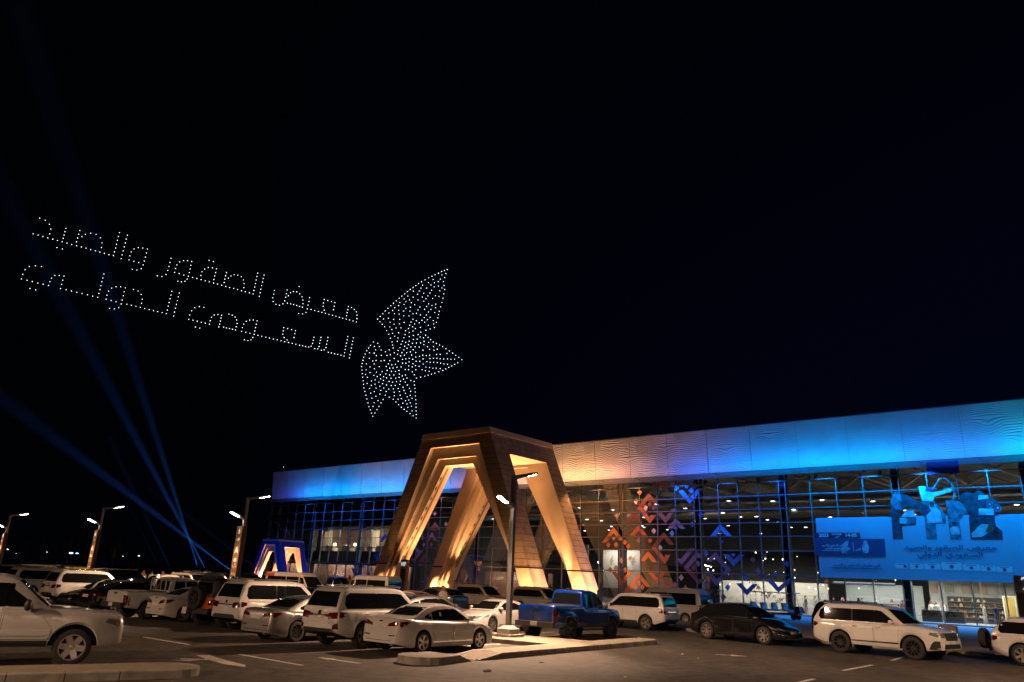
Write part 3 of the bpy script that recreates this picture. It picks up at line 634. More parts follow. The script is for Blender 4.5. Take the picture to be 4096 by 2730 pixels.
# ------------------------------------------------------------------ lamp posts
M_POLE = mat('grey_steel', (.30, .29, .28), .5, metal=.2, var=.05)
M_POLED = mat('anthracite_steel', (.10, .10, .105), .5, metal=.2)
M_LED = mat('led_panel', (1, .9, .75), .4, emit=140, ecol=(1, .80, .55))
M_SIGNB = mat('brown_sign_board', (.095, .05, .027), .55)
M_WHITE = mat('white_lettering', (.8, .78, .74), .6)
M_GOLD = mat('gold_lettering', (.55, .40, .16), .5)
LAMPC = (1.0, .61, .38)
E3 = Vector((.61, .79, 0))
def lamp_post(x, y, label, sign=None, power=4500, z=.16, H=6.1):
    r = empty('street_lamp', (x, y, z), 0, label, 'street lamp', 'lamp posts along the median')
    rot = Matrix.Rotation(math.atan2(E3.y, E3.x), 3, 'Z')
    mb = MB(); mb.box((0, 0, .045), (.86, .86, .09), 0, rot); mb.box((0, 0, .18), (.60, .60, .18), 1, rot); mb.box((0, 0, .33), (.60, .60, .12), 1, rot, taper=.42)
    mb.build('base', [M_KERB, M_POLE], r)
    h = H - z
    mb = MB(); mb.box((0, 0, .36 + (h - .36) / 2), (.155, .185, h - .36), 0, rot); mb.build('pole', M_POLED if sign is None else M_POLE, r)
    def arm(zb, L, dz, sgn, nm):
        d = E3 * sgn; a = Vector((0, 0, zb)); b_ = a + d * L + Vector((0, 0, dz)); n_ = Vector((-d.y, d.x, 0))
        mb = MB(); w = .085
        mb.hexa([a - n_ * w - Vector((0, 0, .11)), a + n_ * w - Vector((0, 0, .09)), b_ + n_ * w * 1.3 - Vector((0, 0, .04)), b_ - n_ * w * 1.3 - Vector((0, 0, .04)), a - n_ * w + Vector((0, 0, .05)), a + n_ * w + Vector((0, 0, .05)), b_ + n_ * w * 1.3 + Vector((0, 0, .04)), b_ - n_ * w * 1.3 + Vector((0, 0, .04))])
        A_ = mb.build('arm', M_POLED if sign is None else M_POLE, r)
        for t in (.62, .86):
            c_ = a.lerp(b_, t) - Vector((0, 0, .075 - .02 * t)); mb = MB()
            m3 = Matrix.Rotation(math.atan2(d.y, d.x), 3, 'Z') @ Matrix.Rotation(-math.atan2(dz, L), 3, 'Y')
            mb.box(c_, (.30, .17, .03), 0, m3); mb.build('led_panel', M_LED, A_)
        p = Vector((x, y, z)) + a.lerp(b_, .78) - Vector((0, 0, .16))
        spot('lamp_light', p, Vector((0, 0, -1)) + d * (.22 if zb > 5 else .72), power, LAMPC, 2.6 if zb > 5 else 2.0, .3, .12)
    arm(h - .05, 1.45, .34, 1, 'a'); arm(4.75, .92, .32, -1, 'b')
    if sign:
        # boxed sign wrapped round the pole
        mb = MB(); m3 = Matrix((DU, NV, Vector((0, 0, 1)))).transposed()
        mb.box(DU * -.10 + NV * .02 + Vector((0, 0, 2.95)), (.58, .30, 2.75), 0, m3); s_ = mb.build('sign_board', M_SIGNB, r)
        fc = Vector((x, y, z)) + DU * -.10 + NV * .175
        def T(nm, t, sz, zz, m=M_WHITE): text_obj(nm, t, sz, m, fc + Vector((0, 0, zz)), DU, (0, 0, 1), r, .003)
        T('sign_letter', 'A', .50, 2.98); T('sign_number', sign, .27, 2.45)
        q = MB()
        # arrow of three bars and a hand-like mark
        for i in range(3): q.prism([fc - Vector((x, y, z)) + DU * a_ + Vector((0, 0, zz)) for a_, zz in ((-.16, 3.62 - .055 * i), (.02 + .03 * i, 3.62 - .055 * i), (.02 + .03 * i, 3.65 - .055 * i), (-.16, 3.65 - .055 * i))], NV * .004)
        q.prism([fc - Vector((x, y, z)) + DU * a_ + Vector((0, 0, zz)) for a_, zz in ((.02, 3.47), (.18, 3.58), (.05, 3.74))], NV * .004)
        q.prism([fc - Vector((x, y, z)) + DU * a_ + Vector((0, 0, zz)) for a_, zz in ((-.10, 3.9), (.08, 3.88), (.10, 4.02), (.0, 4.2), (-.06, 4.08))], NV * .004)
        q.build('sign_arrow', M_WHITE, r)
        q = MB()
        for (a_, zz, s) in ((-.16, 2.05, -1), (.0, 1.98, -1), (.14, 2.04, -1), (-.12, 1.76, 1), (.05, 1.80, 1), (.18, 1.74, 1), (.05, 2.16, -1)):
            for e in (-1, 1): q.prism([fc - Vector((x, y, z)) + DU * p_ + Vector((0, 0, w_)) for p_, w_ in ((a_, zz), (a_ + e * .075, zz - s * .12), (a_ + e * .045, zz - s * .12), (a_, zz - s * .05))], NV * .004)
        q.build('sign_pattern', M_GOLD, r)
    return r
lamp_post(.33, 29.53, 'dark grey lamp post on the paved median beside the blue pickup, nearest lamp post')
a08 = lamp_post(-14.92, 43.89, 'lamp post carrying the brown sign that reads A 08', '08')
lamp_post(-30.02, 57.05, 'lamp post carrying the brown sign that reads A 06', '06')
lamp_post(-46.2, 71.6, 'lamp post with a brown A sign cut off by the left photo edge', '04')
mb = MB(); mb.box(Vector((0, 0, 1.42)) + DU * -.27 + NV * .16, (.24, .04, .30), 0, Matrix((DU, NV, Vector((0, 0, 1)))).transposed())
q = mb.build('info_plate', mat('blue_plate', (.03, .12, .45), .5), a08)
mb = MB(); mb.box(Vector((0, 0, 1.42)) + DU * -.27 + NV * .185, (.10, .012, .18), 0, Matrix((DU, NV, Vector((0, 0, 1)))).transposed()); mb.build('plate_mark', M_WHITE, a08)
# the same row goes on past the right edge, and the next row runs behind the photographer
lamp_post(15.7, 15.2, 'dark grey lamp post past the right edge of the photo')
lamp_post(-19.5, 8.0, 'dark grey lamp post at the far end of the left kerb island', None, 5200)
lamp_post(31.0, .8, 'dark grey lamp post two spans past the right edge of the photo')
lamp_post(13.5, -18.6, 'dark grey lamp post behind and right of the photographer', None, 3600)
lamp_post(-17, -5.5, 'dark grey lamp post behind and left of the photographer', None, 3600)
lamp_post(-34.5, 21.5, 'dark grey lamp post far out past the left edge of the photo', None, 4200)
lamp_post(-1.5, -4.5, 'dark grey lamp post behind the photographer', None, 4600)
# ------------------------------------------------------------------ vehicles
def paint(name, col, rough=.28, metal=0.0, coat=.8): return mat('paint_' + name, col, rough, metal, coat, var=.03, scale=2)
M_CGLASS = mat('car_glass', (.008, .009, .011), .03, 0, 0, spec=.9)
M_TRIM = mat('black_trim', (.022, .022, .024), .55)
M_GLOSS = mat('gloss_black', (.006, .006, .007), .08, spec=.6)
M_UNDER = mat('underbody', (.012, .012, .012), .85)
M_TYRE = mat('tyre_rubber', (.022, .021, .02), .8, bump=.1, scale=40)
M_ALLOY = mat('alloy', (.55, .53, .51), .28, metal=.85)
M_DALLOY = mat('dark_alloy', (.07, .07, .075), .3, metal=.8)
M_TAIL = mat('tail_lamp', (.11, .007, .004), .12, coat=1)
M_TAILD = mat('tail_lamp_dark', (.075, .006, .006), .12, coat=1)
M_HEAD = mat('head_lamp', (.34, .36, .38), .08, metal=.5, coat=1)
M_CHROME = mat('chrome', (.75, .74, .73), .12, metal=1)
M_PLATE = mat('number_plate', (.62, .60, .55), .6, var=.25, scale=22)
def interp(prof, x):
    if x <= prof[0][0]: return prof[0][1]
    for (a, za), (b_, zb) in zip(prof, prof[1:]):
        if x <= b_: 
            t = (x - a) / (b_ - a) if b_ > a else 1
            return za + (zb - za) * t
    return prof[-1][1]
def smooth_prof(prof, r=.10, n=4):
    """round the corners of an (x, z) polyline"""
    out = [prof[0]]
    for a, b_, c_ in zip(prof, prof[1:], prof[2:]):
        A, Bv, Cv = Vector(a), Vector(b_), Vector(c_)
        d1 = min(r, (A - Bv).length * .45); d2 = min(r, (Cv - Bv).length * .45)
        p = Bv + (A - Bv).normalized() * d1; q = Bv + (Cv - Bv).normalized() * d2
        for i in range(n + 1):
            t = i / n; out.append(tuple((1 - t) ** 2 * p + 2 * t * (1 - t) * Bv + t * t * q))
    out.append(prof[-1]); return out
def build_car(sp, name, label, cat, group=None):
    """sp: the vehicle's measures. x forward, y left, z up, origin on the ground between the axles."""
    root = empty(name, (0, 0, 0), 0, label, cat, group)
    body_m = sp['paint']; W_ = sp['w']; xr, xf = sp['xr'], sp['xf']; wr = sp['wheel']; wb = sp['wb'] / 2; zc = sp['clear']
    deck = smooth_prof(sp['deck'], sp.get('rnd', .12)); cab = smooth_prof(sp['cab'], sp.get('crnd', .16)); belt = sp['belt']; tum = sp.get('tumble', .28)
    arch_r = wr + sp.get('arch', .07)
    pe = sp.get('plan', .12)      # how much the plan narrows at the ends
    def halfw(x):
        w = W_
        for e, L_ in ((xr, sp.get('plr', .55)), (xf, sp.get('plf', .8))):
            d = abs(x - e)
            if d < L_: t = 1 - d / L_; w = min(w, W_ - pe * t ** 2.4 * (1.0 if e < 0 else 1.35))
        return w
    def archz(x):
        z = zc + sp.get('up', .0)
        for cx in (-wb, wb):
            d = abs(x - cx)
            if d < arch_r: z = max(z, wr + math.sqrt(max(0, arch_r ** 2 - d * d)) - .005)
        return z
    def zbot(x):
        z = zc
        if x < xr + .5: z = zc + (xr + .5 - x) / .5 * sp.get('rlift', .10)
        if x > xf - .5: z = max(z, zc + (x - xf + .5) / .5 * sp.get('flift', .06))
        return z
    xs = set()
    n = 46
    for i in range(n + 1): xs.add(round(xr + (xf - xr) * i / n, 4))
    for cx in (-wb, wb):
        for i in range(15): xs.add(round(cx - arch_r * math.cos(math.pi * i / 14), 4))
        xs.add(round(cx - arch_r - .004, 4)); xs.add(round(cx + arch_r + .004, 4))
    for e, s_ in ((xr, 1), (xf, -1)):
        for d in (.015, .04, .08, .14): xs.add(round(e + s_ * d, 4))
    xs = sorted(xs)
    # ---- lower body
    mb = MB(); secs = []
    for x in xs:
        w = halfw(x); zt = interp(deck, x); zb = zbot(x); za = max(zb, archz(x)); wi = w - .30
        de = min(x - xr, xf - x)
        sh = sp.get('shoulder', .05); hh = zt - zb
        za = min(za, zt - .10)
        fl = sp.get('flare', .0) if za > zb + .01 else 0
        zm = za + (zt - za) * .30; zk = za + (zt - za) * .62
        er = 1.0
        if de < .10: er = 1 - (1 - de / .10) ** 2 * .05
        P = [(0, zb), (wi, zb), (wi, za), (w - .045 + fl, za), (w - .008 + fl, za + .05), (w, zm), (w - .004, zk), (w - sh * .45, zt - .11), (w - sh, zt - .045), (w - sh - .06, zt - .008), (w * .55, zt + sp.get('crown', .03) * .75), (0, zt + sp.get('crown', .03))]
        secs.append([(x, y * er, z if er == 1 else zb + (z - zb) * (.5 + .5 * er)) for y, z in P])
    m = len(secs[0])
    for s_ in (1, -1):
        k = len(mb.v)
        for sec in secs: mb.v += [(q[0], q[1] * s_, q[2]) for q in sec]
        for i in range(len(secs) - 1):
            for j in range(m - 1):
                a = k + i * m + j; q = (a, a + m, a + m + 1, a + 1)
                mb.f.append(q if s_ > 0 else q[::-1]); mb.m.append(1 if j < 3 else 0)
        for i, fl in ((0, True), (len(secs) - 1, False)):
            q = tuple(k + i * m + j for j in range(m)); mb.f.append(q); mb.m.append(0)
    body = mb.build('body', [body_m, M_UNDER], root, smooth=38)
    bm = bmesh.new(); bm.from_mesh(body.data); bmesh.ops.remove_doubles(bm, verts=bm.verts[:], dist=.0008); bmesh.ops.recalc_face_normals(bm, faces=bm.faces[:]); bm.to_mesh(body.data)
    tree_b = BVHTree.FromBMesh(bm); bm.free()
    # ---- greenhouse
    mb = MB(); cx0, cx1 = cab[0][0], cab[-1][0]
    cs = sorted(set([round(p[0], 4) for p in cab] + [round(cx0 + (cx1 - cx0) * i / 40, 4) for i in range(41)])); secs = []
    wb0 = W_ - sp.get('shoulder', .05) - .05
    for x in cs:
        zt = max(interp(cab, x), belt - .04); t = max(0, zt - belt)
        e = min(1, min(x - cx0, cx1 - x) / .5); plan = 1 - .07 * (1 - e) ** 2
        y0 = wb0 * plan; yt = (wb0 - t * tum) * plan
        r = min(.09, t * .45)
        P = [(y0 + .02, belt - .12), (y0, belt), ((y0 * .5 + (yt + r * tum * .5) * .5), belt + (t - r) * .5), (yt + r * tum * .4, zt - r), (yt - r * .35, zt - r * .28), (yt - r * 1.3, zt), (yt * .5, zt + .022 * min(1, t * 2)), (0, zt + .03 * min(1, t * 2))]
        secs.append([(x, y, z) for y, z in P])
    m = len(secs[0])
    for s_ in (1, -1):
        k = len(mb.v)
        for sec in secs: mb.v += [(q[0], q[1] * s_, q[2]) for q in sec]
        for i in range(len(secs) - 1):
            for j in range(m - 1):
                a = k + i * m + j; q = (a, a + m, a + m + 1, a + 1); mb.f.append(q if s_ > 0 else q[::-1]); mb.m.append(0)
        for i in (0, len(secs) - 1): mb.f.append(tuple(k + i * m + j for j in range(m))); mb.m.append(0)
    roof = mb.build('roof', sp.get('roof_paint', body_m), root, smooth=32)
    bm = bmesh.new(); bm.from_mesh(roof.data); bmesh.ops.remove_doubles(bm, verts=bm.verts[:], dist=.0008); bmesh.ops.recalc_face_normals(bm, faces=bm.faces[:]); bm.to_mesh(roof.data)
    tree_c = BVHTree.FromBMesh(bm); bm.free()
    # ---- patches laid on the skin
    def cast(o, d):
        best = None
        for tr in (tree_b, tree_c):
            h = tr.ray_cast(o, d)
            if h[0] is not None and (best is None or h[3] < best[3]): best = h
        return best
    def patch(nm, poly, axis, m_, off=.006, parent=None, res=.10, rim=.02, sub=True):
        """poly in (x,z) for the sides ('L','R'), (y,z) for 'B' back / 'F' front, (x,y) for 'T' top"""
        dirs = {'L': (Vector((0, 1, 0)), lambda a, b_: Vector((a, 3, b_))), 'R': (Vector((0, -1, 0)), lambda a, b_: Vector((a, -3, b_))),
                'B': (Vector((-1, 0, 0)), lambda a, b_: Vector((-6, a, b_))), 'F': (Vector((1, 0, 0)), lambda a, b_: Vector((6, a, b_))), 'T': (Vector((0, 0, 1)), lambda a, b_: Vector((a, b_, 5)))}
        nrm, mk = dirs[axis]
        bm = bmesh.new(); vs = [bm.verts.new((p[0], p[1], 0)) for p in poly]; bm.faces.new(vs)
        a0 = min(p[0] for p in poly); a1 = max(p[0] for p in poly); b0 = min(p[1] for p in poly); b1 = max(p[1] for p in poly)
        if sub:
            for ax, lo, hi in ((0, a0, a1), (1, b0, b1)):
                n_ = int((hi - lo) / res)
                for i in range(1, n_ + 1):
                    c_ = lo + (hi - lo) * i / (n_ + 1); co = [0, 0, 0]; co[ax] = c_; no = [0, 0, 0]; no[ax] = 1
                    bmesh.ops.bisect_plane(bm, geom=bm.verts[:] + bm.edges[:] + bm.faces[:], plane_co=co, plane_no=no)
        bad = []
        for v in bm.verts:
            h = cast(mk(v.co.x, v.co.y), -nrm)
            if h is None: bad.append(v); continue
            nn = h[1] if h[1].dot(nrm) > 0 else -h[1]
            v.co = h[0] + nn * off * .5 + nrm * off * .5
        if bad: bmesh.ops.delete(bm, geom=bad, context='VERTS')
        if not bm.faces: bm.free(); return None
        if rim:
            be = [e for e in bm.edges if e.is_boundary]
            g_ = bmesh.ops.extrude_edge_only(bm, edges=be)['geom']
            for v in g_:
                if isinstance(v, bmesh.types.BMVert): v.co -= nrm * rim
        bmesh.ops.recalc_face_normals(bm, faces=bm.faces[:])
        fs = [f for f in bm.faces if abs(f.normal.dot(nrm)) > .15]
        if fs and sum(f.normal.dot(nrm) * f.calc_area() for f in fs) < 0: bmesh.ops.reverse_faces(bm, faces=bm.faces[:])
        me = bpy.data.meshes.new(nm); bm.to_mesh(me); bm.free(); me.materials.append(m_)
        me.polygons.foreach_set('use_smooth', [True] * len(me.polygons)); me.set_sharp_from_angle(angle=R(40))
        o = bpy.data.objects.new(nm, me); COL.objects.link(o); o.parent = parent or root; return o
    lod = sp.get('lod', 2)
    for it in sp['patches']:
        nm, poly, axes, m_ = it[:4]; off = it[4] if len(it) > 4 else .006
        for ax in axes:
            if ax == 'b' or ax == 'f':   # mirrored pair on the back / front
                for s_ in (1, -1): patch(nm, [(p[0] * s_, p[1]) for p in poly], ax.upper(), m_, off)
            else: patch(nm, poly, ax, m_, off)
    # doors: panel plus a dark seam that shows round it
    if lod >= 2:
        for d in sp.get('doors', []):
            for ax in 'LR':
                cxm = sum(p[0] for p in d) / len(d); czm = sum(p[1] for p in d) / len(d)
                patch('door_seam', [(cxm + (p[0] - cxm) * 1.018, czm + (p[1] - czm) * 1.03) for p in d], ax, M_TRIM, .0015, rim=0)
                o = patch('door', d, ax, body_m, .004, rim=0)
                if o and sp.get('handles', True):
                    hx = min(p[0] for p in d) + .16; hz = max(p[1] for p in d) - sp.get('hdrop', .13); s_ = 1 if ax == 'L' else -1
                    h = cast(Vector((hx, 3 * s_, hz)), Vector((0, -s_, 0)))
                    if h:
                        q = MB(); q.box(h[0] + Vector((0, s_ * .018, 0)), (.17, .028, .03)); q.build('handle', sp.get('handle_m', body_m), o)
    # mirrors
    if sp.get('mirror'):
        mx, mz = sp['mirror']
        for s_ in (1, -1):
            h = cast(Vector((mx, 3 * s_, mz)), Vector((0, -s_, 0))); y = abs(h[0].y) if h else W_ - .1
            q = MB(); q.ball((mx, s_ * (y + .15), mz + .04), 1, 10, 0, (.085, .115, .082 * sp.get('mh', 1))); q.box((mx + .02, s_ * (y + .04), mz - .01), (.06, .12, .04), 1)
            q.build('mirror', [sp.get('mirror_m', body_m), M_TRIM], root, smooth=60)
    # wheels
    tw = sp.get('tw', .235); rim_r = sp.get('rim', wr * .68)
    tyre = MB(); tp = [(rim_r - .01, -tw * .42), (rim_r + .01, -tw * .5), (wr - .05, -tw * .5), (wr - .012, -tw * .42), (wr, -tw * .3), (wr, tw * .3), (wr - .012, tw * .42), (wr - .05, tw * .5), (rim_r + .01, tw * .5), (rim_r - .01, tw * .42)]
    rotY = Matrix.Rotation(R(-90), 3, 'X')
    tyre.lathe(tp, 32, 0, rotY)
    if sp.get('knob'):
        for i in range(28):
            t = 2 * math.pi * i / 28
            for e in (-.36, .36):
                tyre.box((wr * math.cos(t) * 1.0, tw * e, wr * math.sin(t)), (.05, tw * .22, .05), 0, Matrix.Rotation(-t, 3, 'Y'))
    rm = MB(); rm.lathe([(rim_r + .004, tw * .40), (rim_r + .004, tw * .47), (rim_r - .018, tw * .47), (rim_r - .03, tw * .30), (rim_r - .035, -tw * .3)], 28, 0, rotY)
    rm.lathe([(.0, tw * .02), (rim_r - .03, tw * .02)], 20, 1, rotY)
    ns = sp.get('spokes', 5)
    for i in range(ns):
        t0 = 2 * math.pi * i / ns
        for dt in ((-.11, .11) if sp.get('twin') else (0,)):
            t = t0 + dt; ww = sp.get('spw', .05) * (.6 if sp.get('twin') else 1)
            ca, sa = math.cos(t), math.sin(t); L_ = rim_r - .02
            def pt(r, lat, y): return Vector((r * ca - lat * sa, y, r * sa + lat * ca))
            rm.hexa([pt(.05, -ww, tw * .1), pt(.05, ww, tw * .1), pt(L_, ww * 1.1, tw * .1), pt(L_, -ww * 1.1, tw * .1), pt(.05, -ww * .9, tw * .36), pt(.05, ww * .9, tw * .36), pt(L_, ww * .8, tw * .42), pt(L_, -ww * .8, tw * .42)], 0)
    rm.lathe([(.0, tw * .41), (.05, tw * .40), (.07, tw * .3), (.075, tw * .1)], 14, 0, rotY)
    rmat = sp.get('rim_m', M_ALLOY)
    tmesh = rmesh = None
    for sx in (-1, 1):
        for sy in (1, -1):
            if tmesh is None:
                o = tyre.build('wheel', M_TYRE, root, smooth=40); tmesh = o.data
                ri = rm.build('rim', [rmat, M_UNDER], o, smooth=35); rmesh = ri.data
            else:
                o = bpy.data.objects.new('wheel', tmesh); COL.objects.link(o); o.parent = root
                ri = bpy.data.objects.new('rim', rmesh); COL.objects.link(ri); ri.parent = o
            o.location = (sx * wb, sy * (W_ - tw * .5 - sp.get('inset', .02)), wr); o.rotation_euler = (0, R(13 * sx + 20 * sy), 0 if sy > 0 else math.pi)
    # extras given as ready boxes: (name, material, [ (centre, size), ... ])
    for nm, m_, bxs in sp.get('extras', []):
        q = MB()
        for c_, s_ in bxs: q.box(c_, s_)
        o = q.build(nm, m_, root)
        bv = o.modifiers.new('bevel', 'BEVEL'); bv.width = .012; bv.segments = 2
    for (nm, t, sz, m_, org, ex, ey) in sp.get('texts', []):
        text_obj(nm, t, sz, m_, org, ex, ey, root, .003, inv=False)
    if sp.get('spare'):
        (sxp, sz_) = sp['spare']
        q = bpy.data.objects.new('spare_wheel', tmesh); COL.objects.link(q); q.parent = root; q.location = (sxp, 0, sz_); q.rotation_euler = (0, R(10), R(90))
        q2 = bpy.data.objects.new('rim', rmesh); COL.objects.link(q2); q2.parent = q
    return root
def place(o, x, y, head, label=None, group=None):
    """head: compass-like heading, degrees from +Y towards +X"""
    o.location = (x, y, 0); o.rotation_euler = (0, 0, R(90 - head))
    if label: o['label'] = label
    if group: o['group'] = group
    return o
def recolor(o, m, names=('body', 'door', 'roof', 'handle', 'mirror'), roof=None):
    def rec(q):
        if q.type == 'MESH' and q.name.split('.')[0] in names:
            q.data = q.data.copy(); q.data.materials[0] = roof if (roof and q.name.startswith('roof')) else m
        for ch in q.children: rec(ch)
    rec(o); return o
GRP = 'vehicles standing in the car park'
W1 = paint('pearl_white', (.68, .67, .65), .22, 0, 1); W2 = paint('white', (.64, .62, .595), .24, 0, 1); SIL = paint('silver', (.42, .41, .40), .3, .75, .7); GREY = paint('grey', (.13, .135, .14), .3, .5)
BLK = paint('black', (.008, .008, .009), .18, 0, 1); DBL = paint('dark_blue', (.012, .02, .05), .2, .2, 1); RBL = paint('electric_blue', (.003, .034, .26), .22, .15, 1); ORG = paint('orange', (.50, .085, .02), .35)
YEL = paint('yellow', (.62, .52, .05), .3); BEI = paint('beige', (.42, .37, .30), .3, .4); WARM = paint('champagne', (.34, .29, .23), .3, .5)

def suv(paint_, L=4.95, w=.97, wb=2.85, h=1.9, belt=1.16, wheel=.39, clear=.36, **k):
    """big boxy four-wheel drive"""
    xr = -wb / 2 - (L - wb) * .54; xf = xr + L; rr = k.pop('rear_rake', .16); ws = k.pop('ws', 1.14); nose = k.pop('nose', 1.02); rf = k.pop('rf', 0)
    cowl = ws
    sp = dict(paint=paint_, w=w, wb=wb, xr=xr, xf=xf, wheel=wheel, clear=clear, belt=belt, tumble=.20, shoulder=.045, arch=.075, plan=.13, crown=.035, rlift=.16, flift=.06, twin=True, spokes=6, spw=.045,
      deck=[(xr, belt - .28), (xr + .05, belt - .05), (xr + .2, belt), (cowl - .1, belt), (cowl + .05, belt), (cowl + .55, belt - .03), (xf - .32, belt - .10), (xf - .06, nose - .12), (xf, nose - .30)],
      cab=[(xr + .06, belt - .02), (xr + .12, belt + .2), (xr + .12 + rr, h - .16), (xr + .30 + rr, h - .03), (-.55 + rf, h), (.05 + rf, h - .015), (.42 + rf, h - .07), (cowl + .06, belt - .02)],
      mirror=(cowl - .42, belt + .04))
    g0 = xr + .42; zt = h - .19; zb = belt + .035
    pt = [('pillar_trim', [(.0, zb + .012), (.10, zb + .012), (.10, zt - .012), (.0, zt - .012)], 'LR', M_GLOSS, .003), ('pillar_trim', [(-.93, zb + .012), (-.85, zb + .012), (-.85, zt - .012), (-.93, zt - .012)], 'LR', M_GLOSS, .003),
          ('window', [(.06, zb), (cowl - .42, zb), (cowl - .40, zb + .12), (.30 + rf, zt - .03), (.10 + rf * .1, zt), (.06, zt)], 'LR', M_CGLASS),
          ('window', [(-.86, zb), (.0, zb), (.0, zt), (-.86, zt)], 'LR', M_CGLASS),
          ('window', [(-.92, zb), (-.92, zt), (g0 + .12, zt), (g0 - .04, zt - .10), (g0 - .10, zb + .12), (g0 - .02, zb)], 'LR', M_CGLASS),
          ('rear_window', [(-w + .26, belt + .08), (w - .26, belt + .08), (w - .36, h - .17), (-w + .36, h - .17)], 'B', M_CGLASS),
          ('windscreen', [(-w + .17, belt + .05), (w - .17, belt + .05), (w - .34, h - .13), (-w + .34, h - .13)], 'F', M_CGLASS),
          ('sill_trim', [(-wb / 2 + wheel + .12, clear + .01), (wb / 2 - wheel - .12, clear + .01), (wb / 2 - wheel - .12, clear + .13), (-wb / 2 + wheel + .12, clear + .13)], 'LR', k.pop('sill_m', M_TRIM), .02),
          ('tail_lamp', [(w - .50, belt - .30), (w - .06, belt - .26), (w - .05, belt - .06), (w - .54, belt - .11)], 'b', k.get('tail_m', M_TAIL), .012),
          ('tail_lamp', [(xr + .02, belt - .27), (xr + .30, belt - .20), (xr + .30, belt - .09), (xr + .05, belt - .06)], 'LR', k.pop('tail_m', M_TAIL), .01),
          ('number_plate', [(-.20, belt - .42), (.20, belt - .42), (.20, belt - .25), (-.20, belt - .25)], 'B', M_PLATE, .012),
          ('bumper_step', [(-w + .25, clear + .16), (w - .25, clear + .16), (w - .32, clear + .26), (-w + .32, clear + .26)], 'B', M_TRIM, .02),
          ('rear_garnish', [(-.42, belt - .20), (.42, belt - .20), (.42, belt - .165), (-.42, belt - .165)], 'B', k.pop('garnish_m', M_CHROME), .02),
          ('grille', [(-.48, belt - .46), (.48, belt - .46), (.56, belt - .20), (-.56, belt - .20)], 'F', k.pop('grille_m', M_TRIM), .015),
          ('head_lamp', [(w - .42, belt - .38), (w - .12, belt - .34), (w - .13, belt - .20), (w - .42, belt - .20)], 'f', M_HEAD, .012),
          ('head_lamp', [(xf - .42, belt - .27), (xf - .10, belt - .36), (xf - .10, belt - .22), (xf - .36, belt - .19)], 'LR', M_HEAD, .01),
          ('air_intake', [(-.7, clear + .10), (.7, clear + .10), (.62, clear + .26), (-.62, clear + .26)], 'F', M_TRIM, .012)]
    drop = k.pop('drop', ())
    sp['patches'] = [p for p in pt if p[0] not in drop] + k.pop('more', [])
    sp['doors'] = [[(-.88, belt - .02), (-.03, belt - .02), (-.03, clear + .16), (-wb / 2 + wheel + .26, clear + .16), (-wb / 2 + wheel + .10, .82), (-.88, .92)],
                   [(.02, belt - .02), (cowl - .16, belt - .04), (wb / 2 - wheel - .08, .8), (wb / 2 - wheel - .10, clear + .16), (.02, clear + .16)]]
    ex = [('roof_rail', M_CHROME if k.pop('chrome_rail', True) else M_TRIM, [((-.75, s_ * (w - .30), h + .035), (2.2, .035, .035)) for s_ in (1, -1)] + [((x_, s_ * (w - .30), h + .005), (.06, .04, .06)) for s_ in (1, -1) for x_ in (-1.8, .3)]),
          ('spoiler', k.get('roof_paint', paint_), [((xr + .34 + rr, 0, h - .015), (.30, 1.36 * w / .97, .035))]),
          ('exhaust', M_CHROME, [((xr + .12, -.55, clear + .02), (.25, .07, .07))])]
    if not k.pop('rails', True): ex = ex[1:]
    sp['extras'] = ex + k.pop('extras', [])
    sp.update(k); return sp
